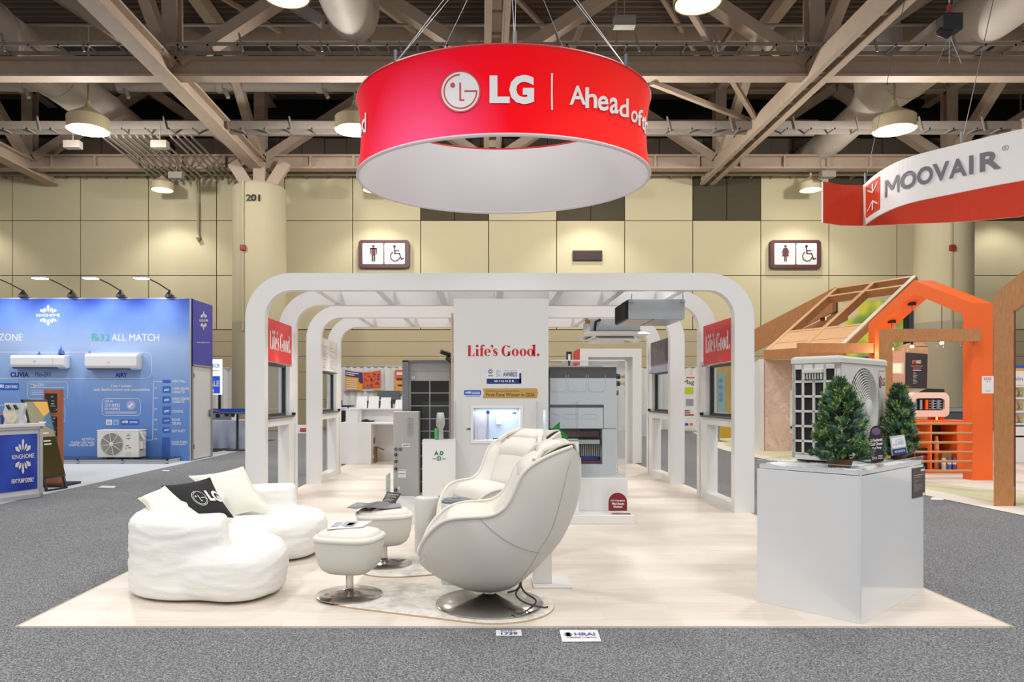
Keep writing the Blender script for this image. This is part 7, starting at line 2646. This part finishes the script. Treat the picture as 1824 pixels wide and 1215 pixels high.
# ------------------------------------------------------------------ timber pergola roof and marble wall
E1, E2 = Vector((7.51, 19.0, 2.66)), Vector((8.5, 17.0, 2.66))
R1, R2 = Vector((9.94, 20.2, 4.48)), Vector((10.93, 18.2, 4.48))
t = thing('pergola_roof', 'sloping oak pergola roof with open rafters left of the orange gable', 'roof', (8.8, 18.8, 2.3))
rp_ = lambda a, s: E1.lerp(E2, a).lerp(R1.lerp(R2, a), s)
up = (E2 - E1).cross(R1 - E1).normalized()
if up.z < 0:
    up = -up
for a in (0, .5, 1):
    b = B(); b.bar(rp_(a, 0) - up * .1, rp_(a, 1) - up * .1, .12, .2, up)
    b.mi = 1; b.bar(rp_(a, 0) + up * .004, rp_(a, 1) + up * .004, .122, .008, up)  # paler strip paints overhead light onto the rafter top
    obj('rafter', b, [OAK, OAKL if a < 1 else M('lit_rafter_top', (240, 224, 206), .4)], t)
for s in (.86, 1):
    b = B(); b.bar(rp_(0, s) - up * .1, rp_(1, s) - up * .1, .09, .2, up); b.mi = 1; b.bar(rp_(0, s) + up * .002, rp_(1, s) + up * .002, .09, .008, up)  # purlin tops are painted lighter in the same way
    obj('purlin', b, [OAK, OAKL], t)
b = B(); b.prism([rp_(-.03, 0), rp_(1.03, 0), rp_(1.03, .3), rp_(-.03, .3)], -up * .03); b.mi = 1
for s in (.1, .27):
    b.bar(rp_(0, s) + up * .003, rp_(1, s) + up * .003, .012, .004, up)
obj('eave_deck', b, [OAKL, M('oak_groove', (190, 140, 90), .6)], t)
b = B(); b.bar(rp_(-.03, 0) - Vector((0, 0, .13)), rp_(1.03, 0) - Vector((0, 0, .13)), .09, .25)
obj('eave_beam', b, OAK, t)
b = B(); Q0, Q1 = P(1341, 588, 22), P(1341, 627, 22)
b.prism([R1 + Vector((0, .05, .04)), Vector(Q0), Vector(Q1), R1 + Vector((0, .05, -.62))], (.1, .15, 0))
b.prism([R1 + Vector((.5, .35, -.5)), Vector(Q0) + Vector((1.1, .35, -.2)), Vector(Q1) + Vector((1.1, .35, .0)), R1 + Vector((.5, .35, -.85))], (.05, .1, 0))
obj('barge_board', b, OAK, t)
b = B(); p = R1 + Vector((-.5, -.1, -.9)); b.cyl(p, p + Vector((.12, -.05, .02)), .05, n=12); b.mi = 1; b.cyl(p + Vector((.12, -.05, .02)), p + Vector((.13, -.054, .02)), .04, n=12)
obj('spot_lamp', b, [M('copper_lamp', (120, 66, 44), .3, .7), M('lamp_glow', (255, 246, 226))], t)
m, nt, bs = mnew('pink_beige_marble')
tc = N(nt, 'ShaderNodeTexCoord'); vn = N(nt, 'ShaderNodeTexNoise', i_Scale=1.6, i_Detail=8.0, i_Distortion=2.2); nt.links.new(tc.outputs['Object'], vn.inputs['Vector'])
rp = ramp(nt, [(.35, (232, 206, 186)), (.485, (226, 198, 177)), (.5, (208, 176, 152)), (.512, (229, 203, 184)), (.7, (240, 220, 204))], vn.outputs[0]); nt.links.new(rp.outputs[0], bs.inputs['Base Color']); bs.inputs['Roughness'].default_value = .35
b = B(); MY = 19.0
b.box(X(1362, MY), X(1500, MY), MY, MY + .2, -.006, 2.4)
solo('marble_wall', b, m, 'pink beige marble wall under the pergola eave', 'wall panel')
b = B(); b.prism([(X(1362, MY) - .02, MY - .02, -.006), (X(1362, MY) - .02, MY + 1.6, -.006), (X(1362, MY) - .02, MY + 1.6, 2.1), (X(1362, MY) - .02, MY + .3, 2.36), (X(1362, MY) - .02, MY - .02, 2.42)], (-.12, 0, 0))
solo('white_wall_end', b, WHITE, 'white slanted end of the marble wall beside the rightmost arch', 'wall panel')
b = B(); x, y, z = P(1413, 738, MY - .05); b.box(x - .08, x + .09, y, y + .056, .45, 1.6); b.mi = 1; b.bar((x - .1, y - .05, Z(761, MY)), (x + .08, y - .05, Z(761, MY)), .04, .05)
solo('wall_dispenser', b, [WHITE, BLACK], 'white dispenser with black lever on the marble wall', 'dispenser', bevel=.01)
# flower picture screen
m, nt, bs = mnew('flower_photo_print')
tc = N(nt, 'ShaderNodeTexCoord'); n1 = N(nt, 'ShaderNodeTexNoise', i_Scale=1.1, i_Detail=1.5); nt.links.new(tc.outputs['Object'], n1.inputs['Vector'])
n2 = N(nt, 'ShaderNodeTexVoronoi', i_Scale=1.15); nt.links.new(tc.outputs['Object'], n2.inputs['Vector'])
rp = ramp(nt, [(.3, (84, 122, 44)), (.46, (140, 170, 70)), (.58, (216, 210, 60)), (.7, (150, 150, 90))], n1.outputs[0])
r2 = ramp(nt, [(.3, (255, 255, 255)), (.5, (0, 0, 0))], n2.outputs['Distance'])
mx = N(nt, 'ShaderNodeMix', data_type='RGBA'); mx.inputs[7].default_value = (*lin((236, 200, 220)), 1)
nt.links.new(r2.outputs[0], mx.inputs[0]); nt.links.new(rp.outputs[0], mx.inputs[6]); nt.links.new(mx.outputs[2], bs.inputs['Base Color']); bs.inputs['Roughness'].default_value = .5
nt.links.new(mx.outputs[2], bs.inputs['Emission Color']); bs.inputs['Emission Strength'].default_value = .35
FY2 = 23.0
t = thing('flower_screen', 'big blurred blossom picture screen seen through the pergola rafters', 'screen', (X(1560, FY2), FY2, -.006))
b = B(); b.box(X(1492, FY2), X(1609, FY2), FY2, FY2 + .1, .9, Z(536, FY2))
obj('picture', b, m, t)
b = B(); b.box(X(1484, FY2), X(1491, FY2), FY2 - .05, FY2 + .15, -.006, Z(534, FY2)); b.box(X(1609, FY2), X(1614, FY2), FY2 - .05, FY2 + .15, -.006, Z(550, FY2)); b.mi = 1; b.box(X(1618, FY2), X(1626, FY2), FY2 - .05, FY2 + .15, -.006, Z(553, FY2))
obj('screen_frame', b, [BLACK, M('speaker_slats', (70, 84, 96), .5)], t)
b = B(); b.prism([P(1500, 642, 17.2), P(1566, 643, 16.4), P(1565, 633, 16.4), P(1510, 638, 17.2)], (0, .05, 0)); b.box(X(1560, 16.4), X(1563, 16.4), 16.4, 16.45, -.006, Z(640, 16.4))
solo('blue_fascia', b, M('deep_blue_print', (28, 60, 160), .4), 'deep blue slanted fascia peeping over the heat pump unit', 'sign')
# ------------------------------------------------------------------ far background between the booths
drape(X(604, 31), X(800, 31), 31, Z(653, 31), 'white pleated drape across the back left aisle behind the desk')
drape(X(1000, 31.5), X(1270, 31.5), 31.5, Z(654, 31.5), 'white pleated drape across the back right aisle')
drape(X(1280, 31.8), X(1420, 31.8), 31.8, Z(654, 31.8), 'white pleated drape behind the marble wall')
m, nt, bs = mnew('orange_banner_print')
tc = N(nt, 'ShaderNodeTexCoord'); sp = N(nt, 'ShaderNodeSeparateXYZ'); nt.links.new(tc.outputs['Object'], sp.inputs[0])
BN = 30.98
fm = face_y(BN)
ORB, AMB, VIO = M('banner_orange', (240, 108, 52), .5), M('banner_amber', (248, 176, 60), .5), M('banner_violet', (72, 52, 112), .5)
bpy.data.materials.remove(m)
t = thing('fabric_banner', 'wide orange and violet banner pinned on the back left drape', 'banner', (X(648, BN), BN, Z(697, BN)))
b = B()
sag = lambda px: 657 + 4.5 * (1 - ((px - 648) / 32) ** 2)
g = lambda u, v: Vector((X(612 + 68 * u, BN), BN - .06 - .04 * math.sin(u * 9), Z(sag(612 + 68 * u) + (697 - sag(612 + 68 * u)) * v, BN)))
b.grid(g, 16, 6)
obj('fabric', b, M('banner_pale', (226, 214, 230), .6), t, smooth=True)
b = B(); w = lambda u, v, l=.02: g(u, v) + Vector((0, -l - .03, 0))


def gp(u0, u1, v0, v1, mi, l=.0):
    b.mi = mi
    n = max(1, int((u1 - u0) * 12))
    b.strip([w(u0 + (u1 - u0) * k / n, v0, .02 + l) for k in range(n + 1)], [w(u0 + (u1 - u0) * k / n, v1, .02 + l) for k in range(n + 1)])


gp(.06, .5, .08, .95, 1); gp(.5, .98, .06, .82, 0); gp(.06, .5, .06, .32, 2, .01); gp(.8, .98, .86, .96, 1)
for k in range(5):
    gp(.1, .36, .44 + .1 * k, .48 + .1 * k, 3, .015)
for k in range(2):
    gp(.08, .4 - .1 * k, .12 + .09 * k, .16 + .09 * k, 3, .02)
random.seed(2)
for k in range(26):
    u, v = random.uniform(.54, .94), random.uniform(.1, .76)
    gp(u, u + random.uniform(.02, .05), v, v + random.uniform(.02, .06), 2, .015)
b.mi = 2; b.poly([w(.42, .3, .04), w(.5, .2, .04), w(.52, .56, .04), w(.47, .62, .04), w(.4, .5, .04)][::1])
obj('banner_print', b, [ORB, AMB, VIO, INKW], t)
t = thing('fabric_banner', 'narrow orange and amber banner beside the dark coil cabinet', 'banner', (X(712, BN), BN, Z(697, BN)))
b = B(); b.box(X(704, BN), X(730, BN), BN - .06, BN - .04, Z(697, BN), Z(659, BN))
obj('fabric', b, ORB, t)
b = B(); fb = face_y(BN - .06); b.rect(fb, 704, 730, 676, 697, .01); b.mi = 1; b.rect(fb, 706.5, 720, 663, 668, .01); b.mi = 2; b.rect(fb, 706, 722, 674, 677.5, .02); b.rect(fb, 708.5, 722, 685, 688, .02)
obj('banner_print', b, [AMB, INKW, VIO], t)
# unit on a stand behind the desk
UYB = 21
x0, x1 = X(674, UYB), X(711, UYB)
t = thing('fan_coil_stand', 'slate grey fan coil unit on a white stand behind the reception desk', 'air conditioner', ((x0 + x1) / 2, UYB, 0))
b = B(); b.box(x0, x1, UYB, UYB + .4, Z(712, UYB), Z(696, UYB)); b.box(x0 - .05, x0, UYB + .1, UYB + .3, Z(706, UYB), Z(701, UYB)); b.box(x1, x1 + .05, UYB + .1, UYB + .3, Z(706, UYB), Z(701, UYB)); b.box(x0 + .12, x1 - .12, UYB + .1, UYB + .4, Z(720, UYB), Z(712, UYB))
obj('casing', b, M('slate_unit', (98, 110, 114), .5), t)
b = B(); b.box(x0 - .3, x1 + .3, UYB - .1, UYB + .6, -.01, Z(722, UYB))
obj('stand', b, M('pale_stand', (216, 218, 222), .5), t)
# clutter left of the desk
t = thing('aisle_table', 'small high table with blue edge in the left aisle behind the arches', 'table', (X(612, 22), 22, -.01))
b = B(); b.box(X(598, 22), X(625, 22), 22, 22.6, Z(725, 22), Z(722, 22))
obj('table_top', b, NAVY, t)
for px in (607, 620):
    b = B(); b.cyl((X(px, 22.3), 22.3, -.01), (X(px, 22.3), 22.3, Z(725, 22)), .02, n=8)
    obj('leg', b, M('violet_leg', (120, 120, 180), .4), t)
t = thing('visitor_chair', 'black visitor chair beside the high aisle table', 'chair', (X(606, 21), 21, -.01))
x = X(606, 21)
b = B(); b.box(x - .22, x + .2, 21.0, 21.4, .42, .5)
obj('seat', b, BLACK, t, bevel=.02)
b = B(); b.box(x - .2, x + .22, 21.4, 21.46, .6, 1.02)
obj('backrest', b, BLACK, t, bevel=.02)
for dx, dy in ((-.19, .02), (.17, .02), (-.19, .4), (.17, .4)):
    b = B(); b.cyl((x + dx, 21 + dy, -.012), (x + dx, 21 + dy, .44), .013, n=8)
    obj('leg', b, ALU, t)
b = B(); p = P(603, 716, 22.2); b.box(p[0] - .1, p[0] + .1, 22.15, 22.3, Z(722, 22), Z(722, 22) + .16); b.mi = 1; b.cyl((p[0], 22.14, Z(722, 22) + .09), (p[0], 22.1, Z(722, 22) + .09), .05, n=14)
solo('desk_camera', b, [BLACK, M('warm_metal', (170, 150, 130), .3, .8)], 'small black camera box on the high aisle table', 'camera')
b = B(); p = FL(533, 772, -.012); b.prism([(p[0] - .3, p[1], -.012), (p[0] + .35, p[1], -.012), (p[0] + .35, p[1] + .3, .3), (p[0] - .3, p[1] + .3, .3)], (0, .4, 0)); b.mi = 1; b.box(p[0] + .02, p[0] + .34, p[1] + .02, p[1] + .1, .08, .2)
solo('floor_box', b, [M('lilac_white', (220, 220, 236), .5), M('coral_red', (236, 84, 60), .5)], 'white and red box on the aisle carpet seen between the left arches', 'box')
# right aisle: pop-up banners, side table, tripod, yellow booth


def popup(xa, xb, ya, yb, Y, label, draw, tilt=.1):
    t = thing('rollup_banner', label, 'banner', (X((xa + xb) / 2, Y), Y, -.01), group=None)
    fm = face_y(Y); z0 = .06
    b = B(); b.box(X(xa, Y), X(xb, Y), Y, Y + .02, z0, Z(ya, Y))
    obj('banner_sheet', b, INKW, t)
    b = B(); b.box(X(xa, Y) - .03, X(xb, Y) + .03, Y - .1, Y + .12, -.01, z0); b.cyl(((X(xa, Y) + X(xb, Y)) / 2, Y + .06, z0), ((X(xa, Y) + X(xb, Y)) / 2, Y + .06, Z(ya, Y)), .015, n=6)
    obj('base_cassette', b, ALU, t)
    b = B(); draw(b, fm)
    obj('banner_print', b, [M('banner_orange', (240, 108, 52), .5), INKB, M('lime_print', (206, 216, 60), .5), M('mauve_picture', (170, 160, 176), .5, var=.3, scale=20), M('red_print', (176, 40, 48), .5), M('dark_photo', (44, 28, 24), .5, var=.6, scale=6), M('blue_badge', (28, 92, 200), .4)], t)


def d1(b, f):
    b.mi = 0; b.rect(f, 1222, 1237, 671.5, 674, .006)
    b.mi = 1; b.txt('Mag', f, 1217, 1236, 676.5, 687, .006)
    b.mi = 2; b.rrect(f, 1216, 1235, 690, 702, 2, .006); b.mi = 3; b.rect(f, 1222, 1235, 711, 723, .006)
    b.mi = 4; b.rect(f, 1218, 1236, 738, 740.5, .006); b.mi = 1; b.rect(f, 1218, 1228, 731, 732.5, .006); b.rect(f, 1218, 1230, 734.5, 736, .006); b.mi = 0; b.rect(f, 1229, 1234, 754, 758, .006); b.mi = 6; b.rect(f, 1220, 1226, 754, 758, .006)


popup(1213, 1241, 669, 760, 29, 'white roll-up banner with black title and lime box behind the rear right arch', d1)


def d2(b, f):
    b.mi = 4; b.oval(f, 1343, 668, 5, 7, .006); b.rect(f, 1340, 1353.5, 686, 695, .006); b.mi = 1; b.rect(f, 1340, 1353, 684, 684.8, .006); b.txt('0.', f, 1338, 1349, 675, 682, .006, .05)
    b.mi = 5; b.poly([f(1330, 765, .006), f(1353, 765, .006), f(1353, 712, .006), f(1346, 716, .006), f(1338, 730, .006)])


popup(1318, 1354, 655, 766, 27, 'white roll-up banner with dark photo at the right arch post', d2)
AYE = 25.0
YEL = M('yellow_booth_wall', (226, 184, 66), .6, var=.03)
t = thing('yellow_booth', 'yellow booth wall with a pale blue panel seen through the front right arch', 'exhibit wall', (X(1296, AYE), AYE, -.01))
b = B(); b.box(X(1277, AYE), X(1330, AYE), AYE, AYE + .1, -.01, 2.75)
obj('booth_wall', b, YEL, t)
fm = face_y(AYE)
b = B(); b.box(X(1278, AYE), X(1290, AYE), AYE - .04, AYE, Z(738, AYE), Z(665, AYE)); b.mi = 1
for y in (678, 690, 703, 712):
    b.oval(fm, 1283, y, 4, 4, .05)
obj('blue_panel', b, [M('sky_panel', (150, 206, 226), .4), M('mid_sky', (90, 158, 204), .4)], t)
b = B(); b.box(X(1244, AYE), X(1246.5, AYE), AYE - .3, AYE + .2, -.01, Z(662, AYE))
solo('yellow_fin', b, YEL, 'thin yellow upright board behind the rear arch post', 'board')
x, y = X(1281, 23), 23
t = thing('bar_stool', 'chrome pedestal table base in front of the yellow booth', 'table', (x, y, -.01))
b = B(); b.lathe([(.26, 0), (.26, .01), (.06, .04), (.03, .07), (.03, .9)], (x, y, -.01), 24)
obj('pedestal', b, CHROME, t, smooth=True)
b = B(); b.lathe([(.3, .9), (.3, .93)], (x, y, -.01), 24)
obj('table_top', b, WHITE, t, smooth=True)
x, y = X(1149, 26), 26
b = B(); b.box(x - .3, x + .12, y, y + .5, -.01, Z(722, y)); b.mi = 1; b.box(x - .28, x + .1, y - .01, y, .1, .8)
solo('draped_box', b, [DRW, M('pale_blue_sheen', (214, 224, 232), .4)], 'small white draped table at the right aisle behind the portal closet', 'table')
t = thing('easel_display', 'dark and lime printed card on a thin black easel in the right aisle', 'easel', (X(1155, 27), 27, -.01))
x, y = X(1156.5, 27), 27
b = B(); b.box(x - .08, x + .14, y, y + .02, Z(696, y), Z(684, y)); b.mi = 1; b.box(x - .02, x + .14, y, y + .02, Z(705, y), Z(697, y))
obj('card', b, [M('dark_photo', (44, 28, 24)), M('lime_print', (206, 216, 60))], t)
for dx in (-.22, .22, 0):
    b = B(); b.tube([(x, y + .04, Z(684, y)), (x + dx, y + (.3 if dx == 0 else .02), -.01)], .01, 5)
    obj('leg', b, BLACK, t)
